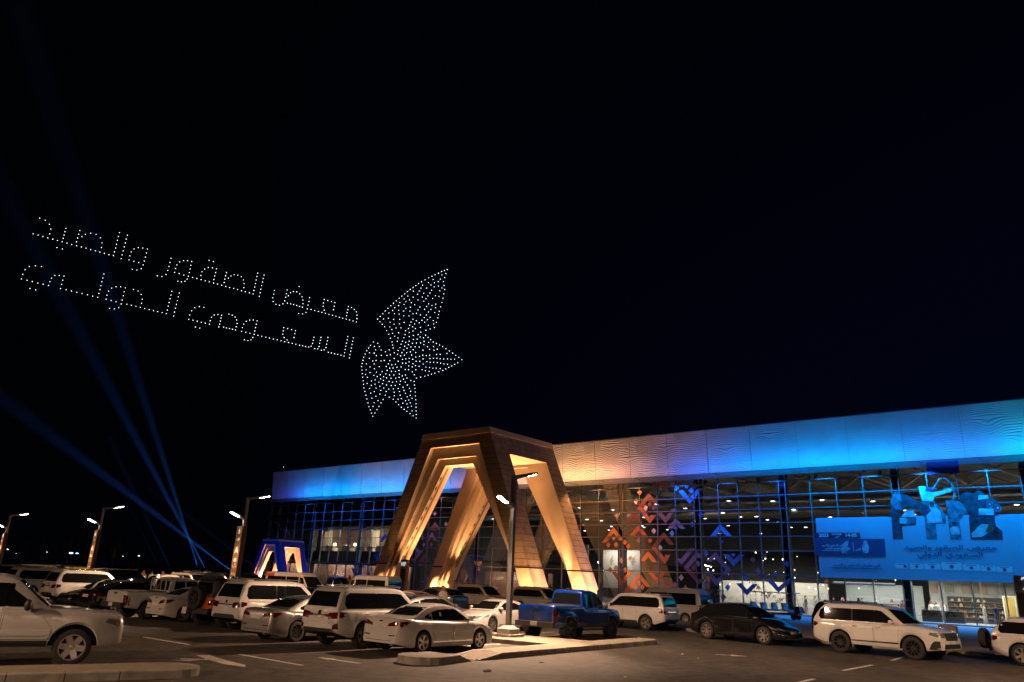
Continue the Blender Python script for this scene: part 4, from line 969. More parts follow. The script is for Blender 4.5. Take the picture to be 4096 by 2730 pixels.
def sedan(paint_, L=4.85, w=.92, wb=2.80, h=1.46, wheel=.33, clear=.19, belt=.94, **k):
    xr = -wb / 2 - (L - wb) * .53; xf = xr + L; tr = k.pop('trunk', .50); zd = k.pop('zd', 1.04); fast = k.pop('fast', 0)
    cb = xr + tr
    sp = dict(paint=paint_, w=w, wb=wb, xr=xr, xf=xf, wheel=wheel, clear=clear, belt=belt, tumble=.36, shoulder=.05, arch=.055, plan=.17, crown=.03, rlift=.12, flift=.03, plr=.7, plf=.9, spokes=k.pop('spokes', 5), twin=True, spw=.05, tw=.215, rnd=.16, crnd=.30,
      deck=[(xr, zd - .42), (xr + .03, zd - .10), (xr + .08, zd - .01), (xr + .34, zd), (cb + .4, belt + .05), (.2, belt), (1.05, belt + .005), (1.45, belt - .03), (xf - .45, .80), (xf - .10, .68), (xf, .50)],
      cab=[(cb - .05, belt + .02), (cb + .40, belt + .23), (cb + .95 - fast * .2, h - .06), (-.30, h), (.10, h - .02), (.42, h - .10), (1.22, belt)],
      mirror=(.82, belt + .06), hdrop=.10)
    zt = h - .135; zb = belt + .03
    q0 = cb + .62
    pt = [('pillar_trim', [(-.07, zb + .012), (.03, zb + .012), (.03, zt - .02), (-.07, zt - .02)], 'LR', M_GLOSS, .003),
          ('window', [(.02, zb), (.86, zb), (.70, zb + .10), (.34, zt - .05), (.16, zt), (.02, zt)], 'LR', M_CGLASS),
          ('window', [(-.06, zb), (-.06, zt), (-.62, zt - .03), (-.92, zt - .10), (-.95, zb + .03)], 'LR', M_CGLASS),
          ('window', [(-1.0, zb + .035), (-.97, zt - .12), (q0 + .06, zb + .15), (q0 + .02, zb + .08)], 'LR', M_CGLASS),
          ('rear_window', [(-w + .24, zd + .06), (w - .24, zd + .06), (w - .36, h - .09), (-w + .36, h - .09)], 'B', M_CGLASS),
          ('windscreen', [(-w + .16, belt + .06), (w - .16, belt + .06), (w - .33, h - .10), (-w + .33, h - .10)], 'F', M_CGLASS),
          ('tail_lamp', k.pop('tail', [(w - .58, zd - .30), (w - .08, zd - .26), (w - .05, zd - .12), (w - .60, zd - .18)]), 'b', M_TAIL, .01),
          ('tail_lamp', [(xr + .03, zd - .25), (xr + .14, zd - .27), (xr + .40, zd - .14), (xr + .34, zd - .10), (xr + .05, zd - .12)], 'LR', M_TAIL, .009),
          ('number_plate', k.pop('plate', [(-.26, zd - .33), (.26, zd - .33), (.26, zd - .20), (-.26, zd - .20)]), 'B', M_PLATE, .012),
          ('bumper_reflector', [(w - .50, .52), (w - .18, .53), (w - .17, .56), (w - .50, .555)], 'b', M_TAILD, .008),
          ('diffuser', [(-w + .30, clear + .10), (w - .30, clear + .10), (w - .36, clear + .20), (-w + .36, clear + .20)], 'B', M_TRIM, .01),
          ('grille', [(-.40, .56), (.40, .56), (.46, .68), (-.46, .68)], 'F', M_TRIM, .012),
          ('head_lamp', [(w - .48, .60), (w - .20, .64), (w - .14, .74), (w - .44, .68)], 'f', M_HEAD, .010),
          ('head_lamp', [(xf - .20, .63), (xf - .62, .80), (xf - .56, .70)], 'LR', M_HEAD, .008),
          ('air_intake', [(-.6, clear + .10), (.6, clear + .10), (.5, clear + .24), (-.5, clear + .24)], 'F', M_TRIM, .01)]
    drop = k.pop('drop', ())
    sp['patches'] = [p for p in pt if p[0] not in drop] + k.pop('more', [])
    sp['doors'] = [[(-.95, belt - .01), (-.05, belt - .01), (-.05, clear + .12), (-wb / 2 + wheel + .20, clear + .12), (-wb / 2 + wheel + .08, .62), (-1.02, .80)],
                   [(0, belt - .01), (.98, belt - .01), (1.0, .5), (.95, clear + .12), (0, clear + .12)]]
    sp['extras'] = [('exhaust', M_CHROME, [((xr + .10, s_ * -.52, clear + .09), (.2, .12, .06)) for s_ in (1,)])] + k.pop('extras', [])
    sp.update(k); return sp
def pickup(paint_, L=5.9, w=1.0, wb=3.68, h=1.98, wheel=.42, clear=.50, belt=1.22, bed=1.32, **k):
    xr = -wb / 2 - (L - wb) * .52; xf = xr + L; cb = k.pop('cabback', -.62)
    ws = k.pop('ws', 1.55)
    sp = dict(paint=paint_, w=w, wb=wb, xr=xr, xf=xf, wheel=wheel, clear=clear, belt=belt, tumble=.22, shoulder=.03, arch=.10, plan=.10, plr=.3, crown=.02, rlift=.05, flift=.08, spokes=6, spw=.05, rnd=.05, crnd=.14,
      deck=[(xr, bed - .1), (xr + .02, bed), (cb - .02, bed), (cb + .03, belt + .02), (ws - .05, belt), (ws + .3, belt + .01), (xf - .35, belt - .06), (xf - .04, belt - .22), (xf, belt - .42)],
      cab=[(cb, belt - .02), (cb + .06, belt + .3), (cb + .13, h - .06), (cb + .3, h), (.35, h), (.75, h - .06), (ws, belt - .02)], mirror=(ws - .42, belt + .08), mh=1.5, hdrop=.16, tw=.28)
    zt = h - .15; zb = belt + .04; mid = (cb + ws) / 2 - .18
    pt = [('window', [(mid + .05, zb), (ws - .42, zb), (ws - .44, zb + .1), (mid + .52, zt), (mid + .05, zt)], 'LR', M_CGLASS),
          ('window', [(mid - .03, zb), (mid - .03, zt), (cb + .30, zt), (cb + .20, zb)], 'LR', M_CGLASS),
          ('rear_window', [(-w + .26, bed + .06), (w - .26, bed + .06), (w - .34, h - .14), (-w + .34, h - .14)], 'B', M_CGLASS),
          ('windscreen', [(-w + .18, belt + .06), (w - .18, belt + .06), (w - .34, h - .11), (-w + .34, h - .11)], 'F', M_CGLASS),
          ('bed_cover', [(xr + .10, -w + .13), (cb - .06, -w + .13), (cb - .06, w - .13), (xr + .10, w - .13)], 'T', M_TRIM, .012),
          ('tail_lamp', [(w - .17, bed - .62), (w - .01, bed - .60), (w - .01, bed - .16), (w - .17, bed - .16)], 'b', M_TAIL, .012),
          ('tail_lamp', [(xr, bed - .60), (xr + .13, bed - .56), (xr + .13, bed - .18), (xr, bed - .16)], 'LR', M_TAIL, .01),
          ('tailgate', [(-w + .20, bed - .66), (w - .20, bed - .66), (w - .20, bed - .03), (-w + .20, bed - .03)], 'B', paint_, .012),
          ('tailgate_handle', [(-.13, bed - .14), (.13, bed - .14), (.13, bed - .06), (-.13, bed - .06)], 'B', M_TRIM, .022),
          ('grille', [(-.55, belt - .52), (.55, belt - .52), (.6, belt - .24), (-.6, belt - .24)], 'F', M_TRIM, .015),
          ('head_lamp', [(w - .36, belt - .46), (w - .06, belt - .42), (w - .06, belt - .26), (w - .36, belt - .26)], 'f', M_HEAD, .012),
          ('head_lamp', [(xf - .26, belt - .42), (xf - .04, belt - .42), (xf - .06, belt - .26), (xf - .26, belt - .24)], 'LR', M_HEAD, .01)]
    drop = k.pop('drop', ())
    sp['patches'] = [p for p in pt if p[0] not in drop] + k.pop('more', [])
    sp['doors'] = [[(cb + .14, belt - .01), (mid, belt - .01), (mid, clear + .10), (cb + .14, clear + .10)], [(mid + .04, belt - .01), (ws - .18, belt - .01), (ws - .12, .9), (ws - .22, clear + .10), (mid + .04, clear + .10)]]
    bm_ = k.pop('bumper_m', M_CHROME)
    sp['extras'] = [('rear_bumper', bm_, [((xr - .06, 0, clear + .14), (.20, 2 * w - .12, .22))]), ('number_plate', M_PLATE, [((xr - .168, 0, clear + .16), (.014, .34, .16))]),
                    ('side_step', M_TRIM, [((0.15, s_ * (w - .02), clear - .08), (2.2, .16, .05)) for s_ in (1, -1)])] + k.pop('extras', [])
    sp.update(k); return sp
def van(paint_, L=5.3, w=.95, wb=3.1, h=2.20, wheel=.34, clear=.30, belt=1.20, **k):
    xr = -wb / 2 - (L - wb) * .50; xf = xr + L; ws = xf - .62
    sp = dict(paint=paint_, w=w, wb=wb, xr=xr, xf=xf, wheel=wheel, clear=clear, belt=belt, tumble=.10, shoulder=.03, arch=.06, plan=.08, plr=.3, plf=.6, crown=.01, rlift=.06, flift=.03, spokes=8, spw=.04, rnd=.14, crnd=.20,
      deck=[(xr, belt - .1), (xr + .03, belt), (ws + .02, belt), (xf - .16, belt - .20), (xf - .02, belt - .40), (xf, belt - .6)],
      cab=[(xr + .01, belt - .02), (xr + .05, belt + .5), (xr + .16, h - .05), (xr + .4, h), (ws - 1.15, h), (ws - .85, h - .08), (ws + .06, belt - .02)], mirror=(ws - .30, belt + .14), mh=1.7)
    zt = h - .32; zb = belt + .06
    pt = [('window', [(ws - .98, zb - .02), (ws - .26, zb - .02), (ws - .62, zt - .08), (ws - .98, zt - .02)], 'LR', M_CGLASS),
          ('window', [(ws - 2.45, zb), (ws - 1.10, zb), (ws - 1.10, zt), (ws - 2.45, zt)], 'LR', M_CGLASS),
          ('window', [(xr + .34, zb), (ws - 2.52, zb), (ws - 2.52, zt), (xr + .38, zt)], 'LR', M_CGLASS),
          ('rear_window', [(-w + .22, belt + .1), (w - .22, belt + .1), (w - .27, h - .36), (-w + .27, h - .36)], 'B', M_CGLASS),
          ('windscreen', [(-w + .14, belt + .05), (w - .14, belt + .05), (w - .22, h - .28), (-w + .22, h - .28)], 'F', M_CGLASS),
          ('tail_lamp', [(w - .16, belt - .36), (w - .02, belt - .36), (w - .02, belt + .06), (w - .15, belt + .06)], 'b', M_TAIL, .01),
          ('tail_lamp', [(xr, belt - .36), (xr + .10, belt - .34), (xr + .10, belt + .04), (xr + .02, belt + .06)], 'LR', M_TAIL, .01),
          ('number_plate', [(-.26, belt - .38), (.26, belt - .38), (.26, belt - .22), (-.26, belt - .22)], 'B', M_PLATE, .012),
          ('grille', [(-.5, .62), (.5, .62), (.5, .74), (-.5, .74)], 'F', M_TRIM, .012), ('head_lamp', [(w - .38, .66), (w - .1, .68), (w - .08, .86), (w - .34, .80)], 'f', M_HEAD, .012), ('head_lamp', [(xf - .30, .74), (xf - .05, .66), (xf - .06, .82), (xf - .26, .9)], 'LR', M_HEAD, .01)]
    sp['patches'] = pt + k.pop('more', [])
    sp['doors'] = [[(ws - 1.02, belt), (ws - .1, belt), (ws + .0, .7), (ws - .1, clear + .1), (ws - .75, clear + .1), (ws - 1.02, .8)]]
    sp['extras'] = k.pop('extras', []); sp.update(k); return sp
# ------------------------------------------------------------------ the vehicles in the photo
def P(o, x, y, head, sc, label=None):
    place(o, x, y, head, label, GRP); o.scale = (sc, sc, sc); return o
def from_wheel(o, x, y, head, sc, sp, right=True, front=False, label=None):
    f = Vector((math.sin(R(head)), math.cos(R(head)), 0)); l = Vector((-f.y, f.x, 0))
    c_ = Vector((x, y, 0)) + f * (sp['wb'] / 2 * sc) * (-1 if front else 1) + l * ((sp['w'] - .12) * sc) * (1 if right else -1)
    return P(o, c_.x, c_.y, head, sc, label)
# white saloon, nearest
sp = sedan(W1, 4.85, .92, 2.80, 1.46, wheel=.335, zd=1.06, trunk=.55, spokes=5,
    tail=[(.34, .80), (.86, .84), (.88, .94), (.62, .955), (.36, .88)], plate=[(-.30, .70), (.30, .70), (.30, .83), (-.30, .83)],
    more=[('door_trim', [(-.98, .33), (.95, .33), (.95, .36), (-.98, .36)], 'LR', M_CHROME, .012), ('badge', [(-.07, .93), (.07, .93), (.07, .97), (-.07, .97)], 'B', M_TRIM, .012), ('fender_vent', [(1.08, .72), (1.32, .73), (1.30, .78), (1.10, .77)], 'LR', M_CHROME, .008), ('window_sticker', [(-.58, 1.10), (-.50, 1.10), (-.50, 1.22), (-.58, 1.22)], 'R', M_PLATE, .012), ('window_sticker', [(-1.06, 1.10), (-1.0, 1.10), (-1.0, 1.17), (-1.06, 1.17)], 'R', M_PLATE, .012)])
optima = build_car(sp, 'saloon_car', 'white saloon with a gold number plate parked beside the kerb ramp', 'car', GRP)
from_wheel(optima, -2.26, 23.29, 38, .92, sp)
# white luxury SUV with black lower bumper
sp = suv(W1, 5.06, .99, 2.85, 1.91, belt=1.20, wheel=.405, spokes=5, spw=.055, garnish_m=M_TRIM, rim_m=M_ALLOY,
    more=[('lower_bumper', [(-.80, .42), (.80, .42), (.70, .60), (-.70, .60)], 'B', M_TRIM, .018), ('bumper_lamp', [(.70, .60), (.90, .62), (.88, .80), (.72, .74)], 'b', M_TAILD, .012), ('tail_lamp_bar', [(.28, .98), (.52, .96), (.52, 1.06), (.34, 1.06)], 'b', M_TAIL, .014), ('badge', [(-.07, 1.03), (.07, 1.03), (.07, 1.15), (-.07, 1.15)], 'B', M_CHROME, .014),
          ('bumper_vent', [(.66, .46), (.86, .50), (.80, .60), (.64, .56)], 'b', M_CHROME, .02)],
    texts=[('badge_lettering', 'SUPER SPORT', .085, M_CHROME, (-2.63, 0, .985), (0, -1, 0), (0, 0, 1)), ('badge_lettering', 'LX570', .10, M_CHROME, (-2.62, -.62, .80), (0, -1, 0), (0, 0, 1))])
lx = build_car(sp, 'luxury_suv', 'white SUV with SUPER SPORT lettering on its tail, beside the silver saloon', 'SUV', GRP)
from_wheel(lx, -4.12, 24.03, 37, .915, sp)
# silver saloon
sp = sedan(SIL, 4.86, .935, 2.80, 1.475, wheel=.335, zd=1.06, trunk=.58, spokes=8, rim_m=M_DALLOY, tail=[(.36, .80), (.80, .84), (.90, .93), (.66, .955), (.40, .90)],
    more=[('bumper_strip', [(-.8, .40), (.8, .40), (.8, .425), (-.8, .425)], 'B', M_CHROME, .012), ('badge', [(-.06, .95), (.06, .95), (.06, 1.0), (-.06, 1.0)], 'B', M_CHROME, .014)])
son = build_car(sp, 'saloon_car', 'silver saloon with dark wheels seen from behind, left of the SUPER SPORT SUV', 'car', GRP)
from_wheel(son, -6.48, 25.3, 36, .92, sp)
# white SUV (broad rear lamps)
sp = suv(W2, 4.98, .985, 2.85, 1.93, belt=1.19, wheel=.40, nose=1.08, tail_m=M_TAILD, rails=True, more=[('badge', [(-.06, 1.06), (.06, 1.06), (.06, 1.15), (-.06, 1.15)], 'B', M_CHROME, .014), ('lower_bumper', [(-.62, .52), (.62, .52), (.58, .66), (-.58, .66)], 'B', M_TRIM, .02)])
lc3 = build_car(sp, 'off_road_suv', 'white SUV seen from behind, between the orange off-roader and the silver saloon', 'SUV', GRP)
from_wheel(lc3, -9.75, 29.3, 37, .92, sp, right=False)
# more of the same make further left and behind
lc9 = copy_tree(lc3); from_wheel(lc9, -22.2, 41.0, 37, .90, sp, True, label='white SUV left of the two black saloons in the front row')
lc10 = copy_tree(lc3); P(lc10, -26.8, 46.6, 37, .90, 'white SUV seen over the mirror of the large silver SUV')
lcA = copy_tree(lc3); recolor(lcA, BEI); P(lcA, -1.3, 57.5, 130, .92, 'beige SUV facing right, half behind the nearest lamp post')
lcB = copy_tree(lcA); P(lcB, 3.0, 56.6, 130, .92, 'beige SUV facing right just behind the roof of the blue pickup')
lcC = copy_tree(lc3); P(lcC, -39.5, 68, 37, .92, 'far white SUV left of the boxy grey off-roader')
lcD = copy_tree(lc3); recolor(lcD, BLK); P(lcD, -30.0, 50.6, 37, .92, 'black SUV with a gold lit roof edge at the far left')
lcE = copy_tree(lcD); P(lcE, -27.0, 56.5, 37, .92, 'black SUV with a roof box silhouette right of the yellow off-roader')
lcF = copy_tree(lcD); P(lcF, -21.7, 62, 120, .92, 'black SUV with blue glints behind the A 08 lamp post')
lcG = copy_tree(lc3); recolor(lcG, BEI); P(lcG, -24.6, 62.5, 120, .88, 'beige SUV in front of the crowd of robed men')
lcH = copy_tree(lcD); P(lcH, 17.9, 38.4, 141, .95, 'black SUV behind the white and black SUV on the street')
lcI = copy_tree(lcD); P(lcI, -14.6, 48.6, 37, .80, 'dark car roof edged in blue behind the white SUV with broad rear lamps')
# white older SUV on the street side, rear to the right
sp = suv(W2, 4.95, .97, 2.85, 1.90, belt=1.17, wheel=.385, chrome_rail=False, spokes=5, twin=True, rails=False, mirror_m=M_TRIM)
lc2 = build_car(sp, 'off_road_suv', 'white SUV with silver wheels facing left behind the blue pickup', 'SUV', GRP)
from_wheel(lc2, 7.54, 40.68, 311, .95, sp, right=False)
# white-and-black SUV on the street
sp = suv(W1, 5.1, .99, 2.85, 1.885, belt=1.20, wheel=.41, rim_m=M_DALLOY, spokes=10, twin=False, spw=.022, nose=1.12, rear_rake=.30, grille_m=M_TRIM, tail_m=M_TAILD, chrome_rail=True, sill_m=W1, handle_m=M_CHROME,
    more=[('door_trim', [(-1.02, .50), (.92, .50), (1.0, .60), (.92, .56), (-1.02, .54)], 'LR', M_TRIM, .014), ('fog_surround', [(2.02, .42), (2.48, .42), (2.46, .72), (2.22, .72), (2.12, .62)], 'LR', M_TRIM, .012), ('lip', [(-.7, .40), (.7, .40), (.7, .45), (-.7, .45)], 'F', M_CHROME, .03), ('number_plate', [(-.22, .62), (.22, .62), (.22, .74), (-.22, .74)], 'F', M_PLATE, .03)])
lx6 = build_car(sp, 'luxury_suv', 'white SUV with a black lower front facing right on the street', 'SUV', GRP)
from_wheel(lx6, 13.45, 31.15, 142, .97, sp)
# white SUV cut by the right edge
sp = suv(W1, 4.85, .97, 2.9, 1.72, belt=1.08, wheel=.38, rear_rake=.42, clear=.30, rails=False, spare=None, rim_m=M_ALLOY,
    extras=[('spare_carrier', M_TRIM, [((-2.72, -.28, .66), (.34, .10, .10)), ((-2.66, -.28, .50), (.10, .5, .16))])])
ry = build_car(sp, 'suv_car', 'white SUV with a black spare wheel, cut off by the right photo edge', 'SUV', GRP)
from_wheel(ry, 18.75, 28.4, 142, .95, sp)
for ch in ry.children:
    if ch.name.startswith('wheel'): wsrc = ch; break
q = bpy.data.objects.new('spare_wheel', wsrc.data); COL.objects.link(q); q.parent = ry; q.location = (-2.92, -.25, .86); q.rotation_euler = (0, 0, R(90))
# silver SUV in the left foreground
sp = suv(paint('silver_blue', (.60, .59, .575), .3, .25, .8), 5.13, 1.0, 2.95, 1.95, belt=1.22, wheel=.405, nose=1.22, clear=.42, spokes=6, twin=False, spw=.075, mh=1.6, mirror_m=M_TRIM, rails=False, flare=.012, arch=.10, ws=.86, rf=-.34,
    more=[('door_moulding', [(-1.0, .66), (.98, .66), (.98, .77), (-1.0, .77)], 'LR', paint('silver_blue', (.60, .59, .575)), .02), ('turn_lamp', [(2.30, .84), (2.34, .84), (2.35, 1.07), (2.31, 1.08)], 'LR', mat('amber_lamp', (.55, .16, .03), .15, coat=1), .012)])
tah = build_car(sp, 'full_size_suv', 'large silver SUV filling the left foreground behind the kerb island', 'SUV', GRP)
from_wheel(tah, -9.15, 17.25, 61, .93, sp, right=True, front=True)
# orange and black off-roader
JT = M_TRIM
sp = suv(ORG, 4.4, .86, 2.95, 1.90, belt=1.22, wheel=.45, clear=.52, rear_rake=.02, ws=.80, nose=1.20, knob=True, tw=.32, inset=-.10, roof_paint=mat('black_hardtop', (.03, .03, .032), .6), rim_m=M_DALLOY, spokes=8, rails=False, drop=('tail_lamp', 'bumper_step', 'rear_garnish', 'number_plate'), rnd=.05, crnd=.08, plan=.04, sill_m=M_TRIM, arch=.12, mirror_m=M_TRIM,
    more=[('tail_lamp', [(.62, .86), (.80, .86), (.80, 1.06), (.62, 1.06)], 'b', M_TAILD, .03)],
    extras=[('rear_bumper', M_TRIM, [((-2.28, 0, .62), (.26, 1.7, .22))]), ('wheel_arch', M_TRIM, [((s * 1.475, e * .93, 1.02), (1.10, .26, .06)) for s in (1, -1) for e in (1, -1)] + [((s * 1.475 + d, e * .93, .86), (.08, .26, .34)) for s in (1, -1) for e in (1, -1) for d in (-.54, .54)]), ('number_plate', M_PLATE, [((-2.62, .48, .62), (.02, .30, .26))])])
jeep = build_car(sp, 'off_roader', 'orange off-roader with a black hardtop and a spare wheel on its tailgate', 'off-roader', GRP)
from_wheel(jeep, -11.5, 30.9, 37, .92, sp, right=False)
for ch in jeep.children:
    if ch.name.startswith('wheel') and not ch.name.startswith('wheel_arch'): wsrc = ch; break
q = bpy.data.objects.new('spare_wheel', wsrc.data); COL.objects.link(q); q.parent = jeep; q.location = (-2.34, .12, 1.12); q.rotation_euler = (0, 0, R(90))
q2 = wsrc.children[0].copy(); COL.objects.link(q2); q2.parent = q
jp2 = copy_tree(jeep); recolor(jp2, YEL, roof=YEL); P(jp2, -35.0, 66.0, 120, .92, 'yellow off-roader at the foot of the A 06 lamp post')
jp3 = copy_tree(jeep); recolor(jp3, GREY, roof=GREY); P(jp3, -39.3, 74.0, 37, .92, 'boxy grey off-roader beyond the white SUV, left of the A 06 lamp post')
# small white saloon
sp = sedan(W2, 4.37, .86, 2.57, 1.455, wheel=.31, zd=1.05, trunk=.42, spokes=7, rim_m=mat('steel_wheel', (.16, .155, .15), .45, metal=.4), tail=[(.28, .74), (.78, .80), (.82, .92), (.60, .94), (.36, .86)], plate=[(-.22, .66), (.22, .66), (.22, .80), (-.22, .80)], more=[('badge', [(-.06, .96), (.06, .96), (.06, 1.0), (-.06, 1.0)], 'B', M_CHROME, .014)])
acc = build_car(sp, 'small_saloon', 'small white saloon with steel wheels, left of the orange off-roader', 'car', GRP)
from_wheel(acc, -12.75, 31.9, 37, .92, sp)
# black saloons and others from the saloon body
sp = sedan(BLK, 4.95, .93, 2.85, 1.47, wheel=.335, trunk=.50, zd=1.05, tail=[(.24, .82), (.86, .82), (.88, .90), (.24, .90)])
bk1 = build_car(sp, 'saloon_car', 'black saloon seen from behind, left of the white pickup', 'car', GRP)
from_wheel(bk1, -18.6, 36.6, 37, .92, sp, right=False)
bk2 = copy_tree(bk1); P(bk2, -20.6, 41.3, 217, .92, 'black saloon with its grille towards us in the front row')
bk3 = copy_tree(bk1); P(bk3, -22.9, 49.0, 217, .90, 'black saloon roof beyond the front row, left of the white double cab')
bk4 = copy_tree(bk1); P(bk4, -18.0, 46.2, 217, 1.0, 'dark car with a blue lit roof right behind the orange off-roader')
bk5 = copy_tree(bk1); recolor(bk5, DBL); P(bk5, -10.4, 41.6, 217, .92, 'dark blue car roof between the white SUVs of the front row')
dg = copy_tree(bk1); recolor(dg, GREY); P(dg, -3.1, 35.6, 62, .93, 'dark grey saloon right behind the roof of the nearest white saloon')
bc = copy_tree(bk1); recolor(bc, WARM); P(bc, -5.4, 46.0, 310, .92, 'champagne saloon facing left behind the dark grey saloon')
sw = copy_tree(bk1); recolor(sw, BEI); P(sw, -5.3, 39.6, 217, .92, 'beige saloon with a blue lit roof behind the SUPER SPORT SUV')
cer_sp = sedan(W1, 4.64, .90, 2.70, 1.44, wheel=.325, trunk=.48, zd=1.03, spokes=8, spw=.035, more=[('door_trim', [(-.9, .32), (.9, .32), (.9, .345), (-.9, .345)], 'LR', M_CHROME, .01)])
cer = build_car(cer_sp, 'saloon_car', 'white saloon facing us across the median, left of the nearest lamp post', 'car', GRP)
from_wheel(cer, -.35, 34.0, 217, .92, cer_sp, right=False, front=True)
# coupe-like SUV in black on the street, and a bluish one behind
sp = sedan(BLK, 5.03, .99, 3.06, 1.68, wheel=.385, clear=.24, belt=1.10, zd=1.16, trunk=.24, fast=1, rim_m=M_ALLOY, spokes=7, spw=.045, drop=('number_plate', 'bumper_reflector', 'diffuser', 'tail_lamp'), tw=.26, crnd=.5,
    more=[('tail_lamp', [(-.85, 1.06), (.85, 1.06), (.85, 1.10), (-.85, 1.10)], 'B', M_TAILD, .012), ('number_plate', [(-.24, .50), (.24, .50), (.24, .60), (-.24, .60)], 'F', M_PLATE, .02)])
dbx = build_car(sp, 'coupe_suv', 'glossy black coupe SUV with bright alloy wheels on the street', 'SUV', GRP)
from_wheel(dbx, 9.44, 35.91, 141.5, .955, sp)
cs2 = copy_tree(dbx); recolor(cs2, paint('steel_blue', (.10, .11, .14), .25, .4)); P(cs2, -4.4, 53.0, 310, .92, 'grey coupe SUV with a blue lit tail, behind the champagne saloon')
# pickups
sp = pickup(RBL, 5.9, 1.0, 3.68, 2.02, wheel=.43, knob=True, tw=.32, rim_m=M_DALLOY, bumper_m=M_TRIM, belt=1.25, bed=1.38, flare=.06, inset=-.04, mirror_m=M_TRIM,
    more=[('sill_trim', [(-1.3, .52), (1.3, .52), (1.3, .64), (-1.3, .64)], 'LR', M_TRIM, .012), ('hood_badge', [(1.62, .95), (1.72, .95), (1.72, 1.02), (1.62, 1.02)], 'LR', M_TRIM, .012)],
    texts=[('tailgate_lettering', 'RAM', .26, M_TRIM, (-3.015, 0, 1.03), (0, -1, 0), (0, 0, 1))],
    extras=[('wheel_flare', M_TRIM, [((s * 1.84 + d, e * 1.03, zz), sz) for s in (1, -1) for e in (1, -1) for d, zz, sz in ((0, .965, (.78, .10, .05)), (-.47, .80, (.06, .10, .30)), (.47, .80, (.06, .10, .30)))]), ('roof_lamp', M_TRIM, [((-.35, 0, 2.05), (.14, .20, .05))]), ('mud_flap', M_TRIM, [((-2.36, e * .9, .46), (.03, .30, .40)) for e in (1, -1)])])
ram = build_car(sp, 'pickup_truck', 'bright blue pickup with RAM lettering on its tailgate by the lamp post', 'pickup', GRP)
from_wheel(ram, 2.68, 30.9, 36, .93, sp)
rm2 = copy_tree(ram); P(rm2, -13.6, 64.5, 118, .92, 'dark blue pickup facing right beyond the orange roofed van')
for ch in rm2.children:
    if ch.name.startswith('tailgate_lettering'): bpy.data.objects.remove(ch); break
sp = pickup(W2, 5.2, .90, 3.05, 1.78, wheel=.37, clear=.44, belt=1.10, bed=1.16, cabback=-.62, ws=1.32, rnd=.05, bumper_m=M_TRIM, spokes=6,
    extras=[('roll_bar', W2, [((-.74, s * .62, 1.42), (.05, .05, .60)) for s in (1, -1)] + [((-.74, 0, 1.72), (.05, 1.28, .05)), ((-.74, .2, 1.44), (.03, .03, .56)), ((-.74, -.2, 1.44), (.03, .03, .56))])])
hil = build_car(sp, 'pickup_truck', 'white double cab pickup with a roll bar, left of the small white saloon', 'pickup', GRP)
from_wheel(hil, -15.8, 33.7, 37, .93, sp, right=False)
hl2 = copy_tree(hil); P(hl2, -20.6, 48.2, 217, .92, 'white double cab pickup behind the white pickup with the roll bar')
# vans
sp = van(paint('van_cream', (.56, .50, .42), .35), 5.6, .95, 3.3, 2.32, more=[])
vn = build_car(sp, 'passenger_van', 'cream passenger van with its bluish rear towards us, in front of the portal', 'van', GRP)
P(vn, -9.5, 57.3, 309, .90)
vo = copy_tree(vn); recolor(vo, paint('van_cream2', (.50, .44, .36), .35)); P(vo, -14.6, 55.6, 122, .90, 'passenger van with an orange rear roof facing right, left of the cream van')
oc = MB(); oc.box((-2.2, 0, 2.265), (1.05, 1.50, .09)); oc.box((-2.715, 0, 2.12), (.02, 1.45, .28)); oc.box((-2.2, .765, 2.09), (1.0, .05, .26)); oc.box((-2.2, -.765, 2.09), (1.0, .05, .26))
oo = oc.build('roof_stripe', ORG, vo); bv = oo.modifiers.new('bevel', 'BEVEL'); bv.width = .03
vw = copy_tree(vn); recolor(vw, W2); P(vw, 11.2, 52.0, 309, .92, 'white van beyond the white SUV that faces left, its tail lit blue')
# distant dark cars that close the left horizon
for i, (src, x, y, h_, lb) in enumerate(((lcD, -46, 84, 37, 'black SUV silhouette farthest left on the horizon'), (bk1, -36, 82, 37, 'black saloon silhouette far behind the yellow off-roader'), (lcC, -30.5, 80, 37, 'pale SUV far behind the robed men'), (bk1, -43, 76, 37, 'black saloon far behind the white SUV at the left'), (lcD, -24.5, 76, 120, 'black SUV far left of the small blue gate'), (lcD, -20.0, 72.0, 120, 'black SUV directly in front of the small blue gate'))):
    o = copy_tree(src); P(o, x, y, h_, .92, lb)
# ------------------------------------------------------------------ inside the hall
def slab(u0, u1, v0, v1, z0, z1): return [B(u0, v0, z0), B(u1, v0, z0), B(u1, v1, z0), B(u0, v1, z0), B(u0, v0, z1), B(u1, v0, z1), B(u1, v1, z1), B(u0, v1, z1)]
def hallpart(nm, boxes, m):
    mb = MB()
    for b_ in boxes: mb.hexa(slab(*b_))
    return bbuild(mb, nm, m, hall)
M_BROWN = mat('brown_panel', (.20, .105, .07), .6, var=.12, scale=.5)
M_CREAM = mat('cream_wall', (.55, .50, .42), .7, var=.05)
M_WWALL = mat('white_partition', (.62, .60, .56), .7, var=.04)
M_BLACKC = mat('black_curtain', (.012, .012, .016), .9)
M_TAUPE = mat('taupe_wall', (.24, .18, .14), .7, var=.08)
M_TRUSS = mat('steel_beam', (.40, .36, .31), .6, var=.1)
hallpart('upper_floor', [(-105, -70.2, -14, -.5, 4.2, 5.55)], mat('slab_edge', (.03, .035, .05), .6))
hallpart('lounge_wall', [(-105, -70.2, -7.2, -7, 5.55, 9.3), (-92.2, -91.4, -7, -2.2, 5.55, 9.3), (-80.1, -79.4, -7, -2.2, 5.55, 9.3), (-70.4, -70.1, -7, -1, 5.55, 9.3)], M_TAUPE)
hallpart('lounge_ceiling', [(-105, -70.2, -7, -.8, 9.3, 9.55)], M_DARK)
